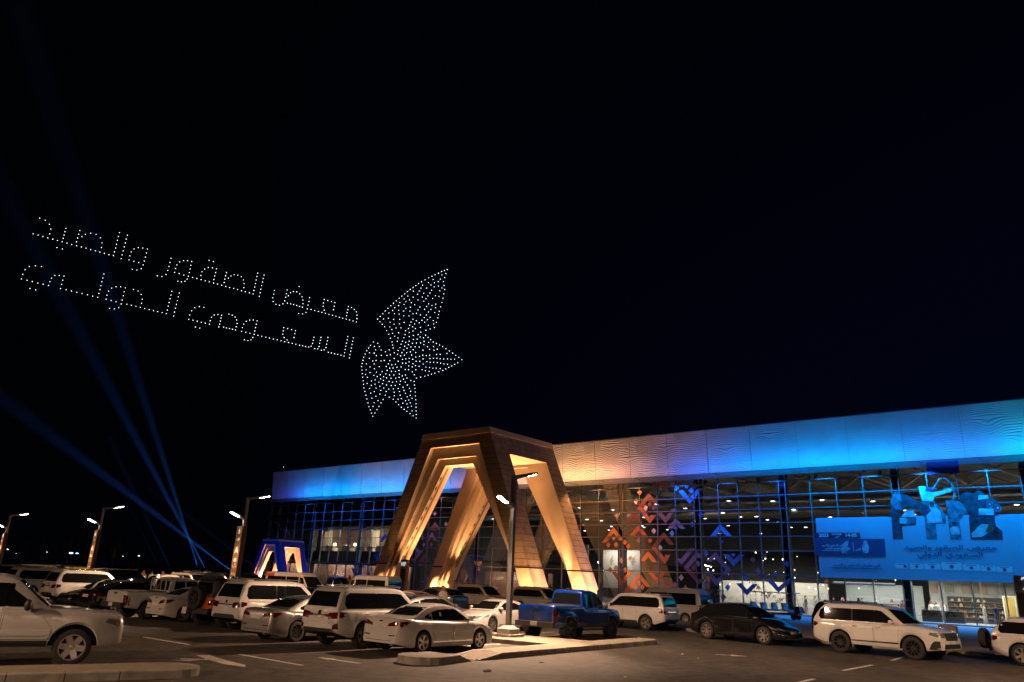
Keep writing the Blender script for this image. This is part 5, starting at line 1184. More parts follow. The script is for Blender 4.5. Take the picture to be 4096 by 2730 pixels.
hallpart('lounge_pier', [(-92.4, -90.6, -2.6, -2.0, 5.55, 8.8), (-80.0, -78.9, -2.6, -2.0, 5.55, 8.8)], M_CREAM)
hallpart('panel_wall', [(-104, -70, -2.6, -2.4, .252, 3.55)], M_BROWN)
hallpart('panel_wall', [(-58, -46.5, -4.2, -4.0, .252, 3.3)], M_BROWN)
hallpart('inner_wall', [(-70, -69.8, -40, -3, .252, 14), (-105, 30, -41.5, -41.2, .252, 17.5)], mat('inner_grey', (.12, .12, .12), .8, var=.2))
hallpart('display_wall', [(-38.4, -33.2, -3.4, -3.2, 1.9, 6.2), (-46.4, -42.6, -6.4, -6.2, 3.9, 7.0)], M_WWALL)
hallpart('display_wall', [(-24.0, -12.6, -4.2, -4.0, .252, 3.2)], M_WWALL)
hallpart('display_wall', [(-12.4, -5.1, -9.2, -9.0, .252, 3.35)], M_WWALL)
hallpart('black_curtain', [(-33.2, -24.4, -5.3, -5.15, .252, 4.6), (-24.2, -6.6, -5.0, -4.85, 3.22, 6.3), (-24, -12.5, -4.84, -4.4, .252, .26)], M_BLACKC)
hallpart('ceiling', [(-70, 30, -41, -.6, 15.2, 15.4), (-105, -70.2, -41, -.6, 15.2, 15.4)], mat('ceiling_sheet', (.30, .29, .27), .8, var=.2, scale=.4))
bm_ = []
for u in range(-66, 30, 6): bm_.append((u - .18, u + .18, -40, -1.4, 13.0, 13.7))
for v in (-9, -21, -33): bm_.append((-69.6, 29.8, v - .15, v + .15, 12.5, 12.95))
hallpart('roof_truss', bm_, M_TRUSS)
mb = MB()
for u in range(-66, 24, 6):
    for v in (-9, -21): mb.tube([B(u, v, 12.9), B(u + 6, v + 6, 15.1)], .16, 6); mb.tube([B(u + 6, v, 12.9), B(u, v + 6, 15.1)], .16, 6)
bbuild(mb, 'roof_bracing', M_TRUSS, hall)
mb = MB()
for v, z, r in ((-4.5, 11.6, .35), (-12, 11.2, .4)): mb.tube([B(-104, v, z), B(28, v, z)], r, 10)
bbuild(mb, 'air_duct', mat('duct_metal', (.35, .34, .33), .4, metal=.6), hall, smooth=60)
hallpart('railing', [(-47, -42, -3.0, -2.95, z, z + .05) for z in (5.0, 5.3, 5.6, 5.95)] + [(-47 + i, -46.95 + i, -3.0, -2.95, 4.7, 5.95) for i in range(6)], M_METAL)
hallpart('mezzanine', [(-58, -42, -16, -2.9, 4.3, 4.7)], mat('slab_edge', (.03, .035, .05), .6))
# lamps hanging in the hall
M_BAY = mat('high_bay_lamp', (1, .97, .9), .4, emit=14, ecol=(1, .95, .84))
bay_me = None
rnd = random.Random(3)
for u in range(-62, 30, 5):
    for v in (-3.8, -10.5, -18, -27, -36):
        if u < -45 and v > -8: continue
        if bay_me is None:
            q = MB(); q.lathe([(0, 0), (.23, 0), (.23, .05), (.10, .18), (.0, .20)], 14); q.tube([(0, 0, .2), (0, 0, 1.2)], .02, 5)
            q.m = [0 if i < 14 else 1 for i in range(len(q.f))]
            o = q.build('ceiling_lamp', [M_BAY, M_METAL]); bay_me = o.data
        else: o = bpy.data.objects.new('ceiling_lamp', bay_me); COL.objects.link(o)
        o.location = B(u + rnd.uniform(-1, 1), v + rnd.uniform(-1, 1), 11.1 + rnd.uniform(-.6, .6))
        tag(o, 'round white lamp hanging from the hall roof behind the glass', 'ceiling lamp', 'lamps hanging in the hall')
HL = {-64: .12, -52: .25, -40: .26, -28: .17, -16: .04, -4: .17, 8: .55, 20: .55}
for u in (-64, -52, -40, -28, -16, -4, 8, 20):
    for v, p in ((-9, 900), (-24, 1000)):
        l = area('hall_light', B(u, v, 11.2), (0, 0, -1), p * HL[u], (1, .93, .82), 5, 5)
        l2 = area('hall_uplight', B(u, v, 11.25), (0, 0, 1), p * .16 * HL[u], (1, .9, .76), 5, 5)
for u, p in ((-98, 40), (-86, 1000), (-75, 900)): area('lounge_light', B(u, -.95, 9.15), Vector((0, 0, -1)) - NV * .25, p, (1, .74, .46), 7, .3, DU)
for u in (-98, -86, -75): area('panel_light', B(u, -1.2, 3.6), Vector((0, 0, -1)) - NV * .7, 320, (1, .74, .55), 9, .3, DU)
area('panel_light', B(-52, -2.2, 3.6), Vector((0, 0, -1)) - NV * .6, 330, (1, .74, .55), 9, .3, DU)
area('wall_light', B(-18.3, -2.0, 3.6), Vector((0, 0, -1)) - NV * .8, 420, (1, .88, .7), 10, .3, DU)
area('wall_light', B(-9, -5.0, 3.55), Vector((0, 0, -1)) - NV * .6, 520, (.92, 1, .92), 6.5, .5, DU)
area('visitor_fill', B(-9, -.9, 3.5), Vector((0, 0, -1)) - NV * .5, 260, (1, .95, .88), 6, .3, DU)  # added fill lamp that brightens the visitors behind the glass
area('shop_light', B(-.6, -3.0, 3.6), (0, 0, -1), 800, (1, .95, .84), 6.8, 1.5, DU)
area('display_light', B(-35.8, -1.8, 6.2), Vector((0, 0, -1)) - NV * .7, 200, (1, .86, .7), 4.5, .3, DU)
# arabic lettering on the brown panels
AR = {'م': 'ﻡﻢﻣﻤ', 'ع': 'ﻉﻊﻋﻌ', 'ر': 'ﺭﺮﺭﺮ', 'ض': 'ﺽﺾﺿﻀ', 'ا': 'ﺍﺎﺍﺎ', 'ل': 'ﻝﻞﻟﻠ', 'ص': 'ﺹﺺﺻﺼ', 'ق': 'ﻕﻖﻗﻘ', 'و': 'ﻭﻮﻭﻮ', 'ي': 'ﻱﻲﻳﻴ', 'د': 'ﺩﺪﺩﺪ', 'س': 'ﺱﺲﺳﺴ', 'ح': 'ﺡﺢﺣﺤ', 'ة': 'ﺓﺔﺓﺔ', 'ث': 'ﺙﺚﺛﺜ', 'ف': 'ﻑﻒﻓﻔ', 'ك': 'ﻙﻚﻛﻜ', 'ب': 'ﺏﺐﺑﺒ', 'ش': 'ﺵﺶﺷﺸ', 'ت': 'ﺕﺖﺗﺘ'}
NOJOIN = set('ارودة')
def shape(t):
    out = []
    for i, c_ in enumerate(t):
        if c_ not in AR: out.append(c_); continue
        pj = i > 0 and t[i - 1] in AR and t[i - 1] not in NOJOIN
        nj = i + 1 < len(t) and t[i + 1] in AR and c_ not in NOJOIN
        out.append(AR[c_][(3 if nj else 1) if pj else (2 if nj else 0)])
    return ''.join(out[::-1])
def wall_text(t, u, v, z, size, m=M_WHITE, nm='wall_lettering'): return text_obj(nm, t, size, m, B(u, v, z), DU, (0, 0, 1), hall, .004)
wall_text(shape('حضارة'), -87.5, -2.38, 2.2, 1.15); wall_text(shape('ثقافة'), -77.6, -2.38, 2.2, 1.15)
wall_text(shape('ثقافة. حضارة'), -54.6, -3.98, 2.6, .95); wall_text(shape('حضارة'), -56.6, -3.98, 1.3, .8)
# brown chevrons printed on the white wall
mb = MB(); rr = random.Random(5)
for i in range(26):
    t = i / 25; u = -20.6 + t * 4.0 + rr.uniform(-.7, .7); z = 3.0 - t * 2.2 + rr.uniform(-.3, .3); s = rr.choice((.16, .22, .28)); d = rr.choice((1, -1))
    for e in (-1, 1): mb.prism([B(u + a, -3.995, z + b_) for a, b_ in ((0, d * s), (e * s, -d * s * .6), (e * s * .6, -d * s * .6), (0, d * s * .35))], NV * .006)
bbuild(mb, 'wall_pattern', mat('brown_print', (.12, .075, .05), .6), hall)
for u in (-37.2, -34.2):
    mb = MB(); mb.prism([B(u + a, -3.19, 5.0 + b_) for a, b_ in ((-.1, -.6), (.12, -.2), (.35, .0), (.1, .08), (.25, .7), (-.15, .25), (-.3, -.1))], NV * .006)
    bbuild(mb, 'wall_emblem', mat('grey_print', (.32, .30, .28), .6), hall)
# shop behind the glass on the right
shop = empty('shop_stand', B(-.6, -7, .252), 0, 'brightly lit shop stand with shelves and beige panels behind the right hand glass', 'shop stand')
def shoppart(nm, boxes, m):
    mb = MB()
    for b_ in boxes: mb.hexa(slab(*b_))
    return bbuild(mb, nm, m, shop)
shoppart('back_wall', [(-4.1, 4.6, -7.2, -7.0, .252, 3.9)], mat('shop_wall', (.5, .47, .42), .7))
cols_ = [(.45, .30, .20), (.55, .5, .42), (.36, .33, .24), (.6, .52, .42), (.5, .36, .24), (.30, .27, .2)]
for i in range(12):
    m_ = mat('shop_panel_%d' % (i % 6), cols_[i % 6], .6)
    shoppart('wall_panel', [(-4.0 + i * .68, -3.42 + i * .68, -6.99, -6.9, 2.75 + .05 * (i % 3), 3.55)], m_)
shoppart('shelf_unit', [(-2.6, 2.0, -6.98, -6.5, .252, 2.5)], mat('shelf_dark', (.035, .03, .028), .5))
for i, z in enumerate((.7, 1.15, 1.6, 2.05)):
    shoppart('shelf', [(-2.5, 1.9, -6.49, -6.25, z, z + .04)], mat('shelf_wood', (.30, .2, .12), .5))
gr = random.Random(11)
for i in range(34):
    u = gr.uniform(-2.4, 1.8); z = gr.choice((.741, 1.191, 1.641, 2.091)); w_ = gr.uniform(.06, .16); h_ = gr.uniform(.10, .30)
    mb = MB(); mb.lathe([(0, 0), (w_ * .8, 0), (w_, h_ * .4), (w_ * .5, h_ * .8), (w_ * .55, h_), (0, h_)], 8, 0, None, B(u, -6.36, z))
    q = mb.build('merchandise', mat('goods_%d' % (i % 4), [(.55, .4, .2), (.6, .58, .52), (.12, .2, .12), (.35, .12, .08)][i % 4], .4)); tag(q, 'small ware standing on a shelf of the lit shop stand', 'ware', 'wares on the shop shelves')
for (u, c_) in ((-3.2, 'dark counter at the left end of the lit shop stand'), (-1.4, 'dark counter in the middle of the lit shop stand')):
    q = MB(); q.hexa(slab(u - .75, u + .75, -2.6, -1.9, .252, 1.2)); q.hexa(slab(u - .8, u + .8, -2.65, -1.85, 1.2, 1.25), 1); tag(q.build('shop_counter', [mat('counter_dark', (.03, .03, .035), .5), mat('counter_top', (.3, .28, .25), .4)]), c_, 'counter')
q = empty('doorway_stand', B(2.9, -5, .252), 0, 'doorway with two yellow lit panels at the right end of the shop', 'doorway')
for nm, bx, m_ in (('door_frame', [(2.0, 2.1, -5.1, -4.9, .252, 2.7), (3.8, 3.9, -5.1, -4.9, .252, 2.7), (2.9, 3.0, -5.1, -4.9, .252, 2.6), (2.1, 3.8, -5.1, -4.9, 2.6, 2.7)], M_WHITE), ('door_panel', [(2.1, 2.9, -5.05, -4.98, .5, 2.6)], mat('amber_panel', (.6, .38, .08), .5)), ('door_panel', [(3.0, 3.8, -5.05, -4.98, .5, 2.6)], mat('amber_panel', (.6, .38, .08), .5))):
    mb = MB()
    for b_ in bx: mb.hexa(slab(*b_))
    bbuild(mb, nm, m_, q)
# lounge furniture on the upper floor
def sofa(u, w_, lb, v=-1.35):
    r = empty('lounge_sofa', B(u, v, 5.55), math.atan2(DU.y, DU.x), lb, 'sofa', 'white sofas in the upper lounge')
    m_ = mat('cream_upholstery', (.62, .56, .46), .8)
    mb = MB(); mb.box((0, .1, .25), (w_, .8, .36)); mb.build('seat', m_, r)
    mb = MB(); mb.box((0, -.36, .48), (w_, .16, .92)); o = mb.build('backrest', m_, r); b_ = o.modifiers.new('bevel', 'BEVEL'); b_.width = .05; b_.segments = 2
    for s_ in (-1, 1): mb = MB(); mb.box((s_ * (w_ / 2 + .08), .08, .36), (.16, .9, .62)); mb.build('arm', m_, r)
sofa(-88.9, 1.9, 'cream sofa in the upper lounge, leftmost behind the glass'); sofa(-84.7, 1.9, 'cream sofa in the upper lounge, under the right table lamp'); sofa(-76.2, 2.6, 'cream sofa in the upper lounge, beside the big portal'); sofa(-78.9, 1.0, 'narrow cream armchair in the upper lounge, left of the portal side sofa')
M_SHADE = mat('lit_shade', (1, .85, .6), .6, emit=5, ecol=(1, .78, .45))
def table_lamp(u, lb):
    r = empty('table_lamp', B(u, -2.6, 5.55), 0, lb, 'lamp', 'table lamps in the upper lounge')
    mb = MB(); mb.lathe([(.0, 0), (.28, 0), (.28, .04), (.05, .08), (.05, .62), (.34, .64), (.34, .68), (0, .68)], 12); mb.build('side_table', M_BROWN, r)
    mb = MB(); mb.lathe([(0, .68), (.10, .68), (.03, .80), (.03, 1.0)], 10); mb.build('stem', M_GOLD, r)
    mb = MB(); mb.lathe([(.26, .95), (.17, 1.35)], 14); mb.build('lamp_shade', M_SHADE, r)
    l = bpy.data.lights.new('table_light', 'POINT'); l.energy = 60; l.color = (1, .7, .4); l.shadow_soft_size = .1; o = bpy.data.objects.new('table_light', l); COL.objects.link(o); o.location = B(u, -2.6, 6.75)
table_lamp(-89.7, 'lit table lamp behind the leftmost lounge sofa'); table_lamp(-84.6, 'lit table lamp behind the middle lounge sofa'); table_lamp(-77.0, 'lit table lamp behind the lounge sofa beside the portal')
for u in (-91.5, -79.4): spot('wall_washer', B(u, -1.7, 8.9), Vector((0, 0, -1)) - NV * .18, 60, (1, .75, .45), .9, .3, .05)
# fairy lights looped along the black curtain
fl = MB(); fr_ = random.Random(21)
for i in range(70):
    u = fr_.uniform(-26, -5.5); z = fr_.choice((3.9, 4.4, 5.2, 5.6, 6.1, 2.9)) + fr_.uniform(-.25, .25)
    fl.ball(B(u, -3.2 + fr_.uniform(-1, 1), z), fr_.choice((.035, .05, .07)), 6)
q = fl.build('fairy_lights', mat('fairy_bulb', (1, .85, .6), .4, emit=12, ecol=(1, .82, .55))); tag(q, 'loose strings of tiny warm fairy lights before the black curtain in the hall', 'fairy lights')

# ------------------------------------------------------------------ the great banner on the glass
M_BAN = mat('banner_print', (.30, .42, .54), .65, var=.04, scale=.5)
M_BDK = mat('banner_navy', (.035, .055, .16), .65); M_BDK2 = mat('banner_black_blue', (.02, .025, .07), .65)
M_PH1 = mat('photo_dark', (.022, .03, .055), .6, var=.95, scale=2.2); M_PH2 = mat('photo_mid', (.10, .125, .18), .6, var=.8, scale=2.4); M_PH3 = mat('photo_light', (.40, .45, .50), .6, var=.45, scale=2); M_PHR = mat('photo_red', (.30, .06, .05), .6)
ban = empty('event_banner', B(-1.4, .3, 3.7), 0, 'huge printed event banner on the glass with photo cut-outs rising above its top edge', 'banner')
def bp(nm, poly, m, v=.30, t=.03, flip=False):
    mb = MB(); mb.prism([B(u, v, z) for u, z in poly], NV * t); return bbuild(mb, nm, m, ban)
bp('banner_sheet', [(-11.86, 3.70), (9.3, 3.74), (9.3, 9.24), (-11.86, 9.22)], M_BAN, .26, .04)
bp('date_strip', [(-12.1, 7.29), (-7.9, 7.28), (-7.89, 7.81), (-12.1, 7.84)], M_BDK2, .302)
bp('emblem_panel', [(-12.13, 5.7), (-5.86, 5.68), (-5.83, 7.23), (-12.13, 7.27)], M_BDK, .302)
def bt(nm, t, u, z, s, m, v=.335): return text_obj(nm, t, s, m, B(u, v, z), DU, (0, 0, 1), ban, .003, bold=.022 * s, sy=.66 if nm == 'banner_title' else 1)
M_INK = mat('banner_ink', (.04, .07, .20), .6); M_PALE = mat('banner_pale_ink', (.72, .75, .78), .6)
bt('banner_number', '2023', -11.2, 7.56, .46, M_PALE); bt('banner_number', '14-05', -8.72, 7.56, .46, M_PALE); bt('banner_text', 'OCTOBER', -9.98, 7.66, .20, M_PALE); bt('banner_text', shape('اكتوبر'), -9.98, 7.44, .20, M_PALE)
bt('banner_title', shape('معرض الصقور والصيد'), -.73, 6.50, .80, M_INK); bt('banner_title', shape('السعودي الدولي'), -.75, 5.92, .80, M_INK)
bt('banner_text', shape('معرض الصقور والصيد'), -10.3, 6.66, .26, M_PALE); bt('banner_text', shape('السعودي الدولي'), -10.3, 6.40, .26, M_PALE); bt('banner_text', 'SAUDI FALCONS & HUNTING EXHIBITION', -10.3, 6.17, .125, M_PALE)
bt('banner_text', shape('اكبر معرض للصقور و الصيد'), -8.5, 4.88, .38, M_INK); bt('banner_text', 'The Largest Exhibition for Falcons, Hunting and their Equipment', -8.5, 4.60, .17, M_INK)
BIRD = [(1367, 622), (1460, 524), (1560, 435), (1660, 355), (1760, 287), (1825, 252), (1942, 195), (1991, 178), (1957, 285), (1969, 357), (1945, 472), (1920, 551), (1907, 611), (1895, 650), (1877, 697), (1800, 722), (1797, 766), (1866, 826), (1950, 868), (2040, 926), (2123, 985), (2085, 1012), (2031, 1041), (1952, 1081), (1880, 1106), (1790, 1133), (1715, 1150), (1695, 1180), (1705, 1275), (1712, 1380), (1713, 1508), (1630, 1448), (1580, 1412), (1507, 1340), (1436, 1302), (1416, 1341), (1380, 1403), (1325, 1492), (1290, 1406), (1262, 1303), (1245, 1238), (1230, 1110), (1223, 1047), (1243, 963), (1270, 905), (1303, 857), (1330, 826), (1370, 838), (1398, 898), (1437, 914), (1507, 880), (1497, 826), (1467, 758), (1430, 690)]
def emblem(u, z, h, m, v=.335):
    s = h / 1330; bp('falcon_emblem', [(u + (x - 1650) * s, z - (y - 843) * s) for x, y in BIRD], m, v, .004)
emblem(-9.3, 6.48, 1.3, M_PH3)
bp('divider', [(-8.62, 6.1), (-8.58, 6.1), (-8.58, 6.9), (-8.62, 6.9)], M_PALE, .334, .004)
bp('perched_falcon', [(-7.72, 6.0), (-7.5, 5.92), (-7.3, 6.05), (-7.22, 6.5), (-7.35, 6.85), (-7.3, 7.0), (-7.45, 7.12), (-7.62, 7.05), (-7.66, 6.9), (-7.8, 6.6), (-7.85, 6.25)], M_PH3, .335, .004)
bt('banner_text', shape('كاس'), -8.2, 6.30, .26, M_PALE)
for i, (u, z) in enumerate([(-4.67, 4.89), (-3.44, 4.88), (-2.19, 4.88), (-.71, 4.93), (.77, 4.86), (2.02, 4.80), (3.15, 4.76)]):
    w_, h_ = [(.50, .22), (.54, .23), (.62, .24), (.76, .32), (.64, .27), (.55, .23), (.55, .23)][i]; c_ = .06
    bp('sponsor_card', [(u - w_ + c_, z - h_), (u + w_ - c_, z - h_), (u + w_, z - h_ + c_), (u + w_, z + h_ - c_), (u + w_ - c_, z + h_), (u - w_ + c_, z + h_), (u - w_, z + h_ - c_), (u - w_, z - h_ + c_)], M_PALE, .302, .01)
    ang = 4 if i in (1, ) else (6 if i == 3 else 10); rr_ = .14 if i != 3 else .17; du_ = .3 if i == 0 else 0
    bp('sponsor_mark', [(u + du_ + rr_ * math.cos(2 * math.pi * q / ang), z - .03 + rr_ * math.sin(2 * math.pi * q / ang)) for q in range(ang)], M_INK, .314, .004)
    bp('sponsor_line', [(u - w_ * .6, z + h_ - .10), (u + w_ * .6, z + h_ - .10), (u + w_ * .6, z + h_ - .06), (u - w_ * .6, z + h_ - .06)], M_INK, .314, .003)
# the photo cut-outs
bp('photo_column', [(-5.11, 7.2), (-4.26, 7.2), (-4.25, 8.35), (-3.08, 8.42), (-2.99, 9.2), (-5.04, 9.3)], M_PH1, .302, .012)
bp('horse_photo', [(-5.27, 9.19), (-5.0, 9.7), (-5.0, 10.68), (-4.6, 11.36), (-4.01, 11.4), (-3.02, 10.79), (-1.87, 10.02), (-1.7, 9.68), (-2.33, 9.11), (-2.78, 9.71), (-3.42, 10.06), (-4.14, 9.74), (-4.31, 9.17)], M_PH1, .318, .012)
bp('rider_photo', [(-4.6, 9.8), (-4.1, 9.8), (-4.05, 10.6), (-4.02, 11.1), (-4.2, 11.45), (-4.55, 11.43), (-4.7, 11.0), (-4.95, 10.7), (-4.9, 10.3)], M_PH2, .332, .01)
bp('tent_photo', [(-4.25, 9.17), (-3.02, 9.15), (-3.13, 9.77), (-3.71, 9.78)], M_PH3, .332, .01)
bp('bird_photo', [(-3.9, 8.5), (-3.2, 8.55), (-3.1, 9.1), (-3.5, 9.12), (-3.75, 8.9)], M_PH2, .316, .008); bp('bird_photo', [(-4.4, 8.6), (-3.85, 8.55), (-3.7, 8.95), (-3.9, 9.12), (-4.35, 9.1)], M_PH3, .316, .008)
bp('photo_column', [(-2.38, 7.2), (-1.55, 7.17), (-1.49, 8.51), (-.69, 8.53), (-.64, 9.32), (-1.1, 10.11), (-1.45, 10.51), (-2.35, 10.54), (-2.32, 9.25)], M_PH2, .302, .012)
bp('man_photo', [(-2.1, 8.6), (-.95, 8.6), (-1.0, 9.6), (-1.3, 9.95), (-1.35, 10.25), (-1.55, 10.38), (-1.8, 10.3), (-1.8, 9.95), (-2.15, 9.6)], M_PH3, .318, .01); bp('man_photo', [(-1.75, 9.95), (-1.4, 9.95), (-1.38, 10.38), (-1.6, 10.48), (-1.8, 10.36)], M_PH1, .332, .006)
bp('archer_photo', [(-2.35, 10.54), (-1.45, 10.51), (-1.3, 10.9), (-.01, 11.24), (.17, 11.46), (-.06, 11.58), (-.95, 11.33), (-1.51, 11.3), (-2.01, 11.38), (-1.91, 11.8), (-2.3, 11.86), (-2.5, 11.85), (-2.45, 11.3)], M_PH3, .318, .012)
bp('archer_head', [(-1.95, 11.36), (-1.5, 11.34), (-1.42, 11.62), (-1.6, 11.76), (-1.85, 11.74)], M_PH1, .332, .008)
bow = [(-1.4, 11.5), (-.6, 12.53), (-.12, 12.37), (.16, 11.96), (.28, 11.51), (.28, 10.9), (.09, 10.55)]
mb = MB(); mb.tube([B(u, .34, z) for u, z in bow], .09, 6); bbuild(mb, 'bow_photo', M_PH2, ban)
bp('photo_column', [(-.51, 7.17), (.34, 7.17), (.37, 8.76), (1.1, 9.6), (1.18, 9.83), (.4, 10.56), (-.49, 10.53)], M_PH2, .303, .012); bp('child_photo', [(-.4, 7.6), (.25, 7.6), (.3, 8.1), (.1, 8.3), (.12, 8.55), (-.1, 8.65), (-.25, 8.5), (-.2, 8.25), (-.45, 8.1)], M_PH3, .318, .008); bp('child_photo', [(-.22, 8.28), (.1, 8.28), (.12, 8.6), (-.08, 8.7), (-.25, 8.55)], M_PH1, .330, .006)
bp('photo_column', [(1.01, 7.17), (3.37, 7.12), (3.41, 7.87), (3.01, 8.29), (3.03, 9.14), (1.11, 9.1)], M_PH1, .302, .012)
bp('vehicle_photo', [(.64, 10.88), (1.23, 11.27), (1.72, 11.01), (2.11, 11.38), (2.83, 10.75), (3.39, 10.41), (3.54, 9.66), (3.36, 9.24), (3.03, 9.14), (1.2, 9.1), (.95, 9.8)], M_PH1, .318, .012)
bp('vehicle_photo', [(2.0, 10.5), (2.8, 10.6), (2.75, 10.85), (2.1, 10.9)], M_PH3, .332, .008); bp('vehicle_photo', [(1.94, 9.75), (3.04, 9.72), (2.99, 9.17), (1.91, 9.2)], M_PH3, .334, .008)
for (u, z) in ((2.81, 10.1), (3.35, 9.77)):
    for r_, m_, v_ in ((.34, M_PH2, .336), (.22, M_PH1, .348), (.10, M_PH3, .356)): bp('wheel_photo', [(u + r_ * .8 * math.cos(t * .42), z + r_ * math.sin(t * .42)) for t in range(15)], m_, v_, .006)
bp('falconer_photo', [(1.14, 7.67), (1.96, 8.46), (2.65, 8.4), (2.93, 8.08), (1.91, 7.41), (1.15, 7.35)], M_PH3, .316, .01); bp('falconer_photo', [(2.2, 7.8), (2.6, 7.7), (2.95, 8.1), (2.85, 8.5), (2.5, 8.45)], M_PHR, .328, .008)
bp('header_panel', [(-1.68, 12.9), (.86, 12.9), (.9, 14.0), (-1.64, 14.0)], mat('deep_blue_panel', (.02, .03, .22), .6), .12, .04)
# ------------------------------------------------------------------ signs, carts, people, palms
def totem(name, x, y, z0, h, w_, txt, lb, sz):
    r = empty(name, (x, y, z0), math.atan2(DU.y, DU.x), lb, 'sign')
    mb = MB(); mb.box((0, 0, (h - 1.0) / 2), (w_, .42, h - 1.0)); mb.build('sign_column', mat('totem_brown', (.17, .125, .105), .5), r)
    mb = MB(); mb.box((0, 0, h - .5), (w_ * 1.02, .44, 1.0)); mb.build('sign_head', mat('totem_head', (.58, .40, .32), .5), r)
    mb = MB(); mb.box((w_ * .5 + .03, 0, h / 2), (.05, .46, h)); mb.build('side_panel', mat('totem_side', (.34, .22, .15), .5), r)
    text_obj('sign_lettering', txt, sz, mat('lit_letter', (.9, .93, 1), .5, emit=.75, ecol=(.85, .92, 1)), (0, -.235, h - .5), (1, 0, 0), (0, 0, 1), r, .01, inv=False)
totem('gate_sign', 32.5, 47.8, 0.145, 3.62, 1.25, '2', 'dark totem sign with a glowing number 2 at the right edge', 1.1)
totem('vip_sign', -10.55, 84.0, 0.145, 3.75, .82, 'VIP', 'dark totem sign reading VIP under the portal', .62)
def golf_cart(x, y, hd, L, lb, rows):
    r = empty('golf_cart', (x, y, .145), R(90 - hd), lb, 'golf cart', 'golf carts in front of the hall')
    mb = MB(); mb.box((0, 0, .42), (L, 1.2, .16)); mb.box((L / 2 - .1, 0, .72), (.55, 1.15, .55), 0, Matrix.Rotation(R(-14), 3, 'Y'), .8); o = mb.build('body', DBL, r); b_ = o.modifiers.new('bevel', 'BEVEL'); b_.width = .05; b_.segments = 2
    mb = MB(); mb.box((-.15, 0, 2.0), (L * 1.02, 1.35, .08)); o = mb.build('canopy', mat('cart_canopy', (.30, .28, .27), .5), r); b_ = o.modifiers.new('bevel', 'BEVEL'); b_.width = .035
    for sx in (-L / 2 + .15, L / 2 - .45):
        for sy in (-.55, .55): mb = MB(); mb.tube([(sx + (.25 if sx > 0 else 0), sy, .5), (sx, sy, 1.98)], .025, 6); mb.build('post', M_METAL, r)
    for i in range(rows):
        s = empty('seat', (L / 2 - .95 - i * .85, 0, .5), 0, parent=r)
        mb = MB(); mb.box((0, 0, .16), (.5, 1.1, .14)); mb.build('seat_cushion', mat('cart_seat', (.45, .44, .43), .6), s); mb = MB(); mb.box((-.26, 0, .46), (.12, 1.1, .52), 0, Matrix.Rotation(R(-10), 3, 'Y')); mb.build('backrest', mat('cart_seat', (.45, .44, .43), .6), s)
    for sx in (-L / 2 + .5, L / 2 - .35):
        for sy in (-.55, .55): mb = MB(); mb.lathe([(.0, -.09), (.14, -.09), (.22, -.08), (.23, 0), (.22, .08), (.14, .09), (0, .09)], 16, 0, Matrix.Rotation(R(90), 3, 'X'), (sx, sy, .23)); mb.build('wheel', M_TYRE, r, smooth=40)
    mb = MB(); mb.tube([(L / 2 - .5, .28, .95), (L / 2 - .72, .28, 1.1)], .02, 6); mb.lathe([(.17, -.015), (.19, 0), (.17, .015)], 14, 0, Matrix.Rotation(R(60), 3, 'Y'), (L / 2 - .74, .28, 1.12)); mb.build('steering_wheel', M_TRIM, r)
golf_cart(22.2, 63.2, 130, 3.9, 'long golf cart with four rows of seats behind the black coupe SUV', 4)
golf_cart(17.6, 66.5, 130, 2.7, 'shorter golf cart with a pale canopy, left of the long golf cart', 2)
mb = MB(); mb.box((0, 0, .42), (.75, .42, .84)); mb.box((0, 0, .845), (.72, .05, .006), 1)
tag(mb.build('cardboard_box', [mat('cardboard', (.36, .22, .11), .8, var=.08), mat('packing_tape', (.45, .36, .2), .4)], loc=(21.0, 36.9, .149), rz=R(-40)), 'brown cardboard box standing on the pavement in front of the white and black SUV', 'box')
mb = MB(); mb.tube([(0, 0, .032), (.16, .05, .032), (.20, .06, .034)], [.031, .031, .014], 10)
tag(mb.build('plastic_bottle', mat('clear_plastic', (.6, .65, .7), .1, coat=1), loc=(-.35, 19.55, 0), smooth=50), 'crushed clear bottle lying on the road below the kerb ramp', 'bottle')
lr = random.Random(4)
for (x, y) in ((6.1, 34.6), (9.9, 36.9), (4.9, 30.6), (1.2, 22.2), (6.2, 26.9), (6.4, 25.6), (3.1, 19.5)):
    mb = MB(); n = 6; mb.v = [(.05 * math.cos(6.28 * i / n) * lr.uniform(.6, 1.4), .04 * math.sin(6.28 * i / n) * lr.uniform(.6, 1.4), .012 + lr.uniform(0, .03)) for i in range(n)] + [(.05 * math.cos(6.28 * i / n), .04 * math.sin(6.28 * i / n), .002) for i in range(n)]
    mb.f = [tuple(range(n)), tuple(range(2 * n - 1, n - 1, -1))] + [(i, (i + 1) % n, n + (i + 1) % n, n + i) for i in range(n)]; mb.m = [0] * len(mb.f)
    tag(mb.build('paper_scrap', mat('scrap_paper', (.55, .5, .45), .8), loc=(x, y, .002)), 'small scrap of pale paper lying on the asphalt', 'litter', 'paper scraps on the road')

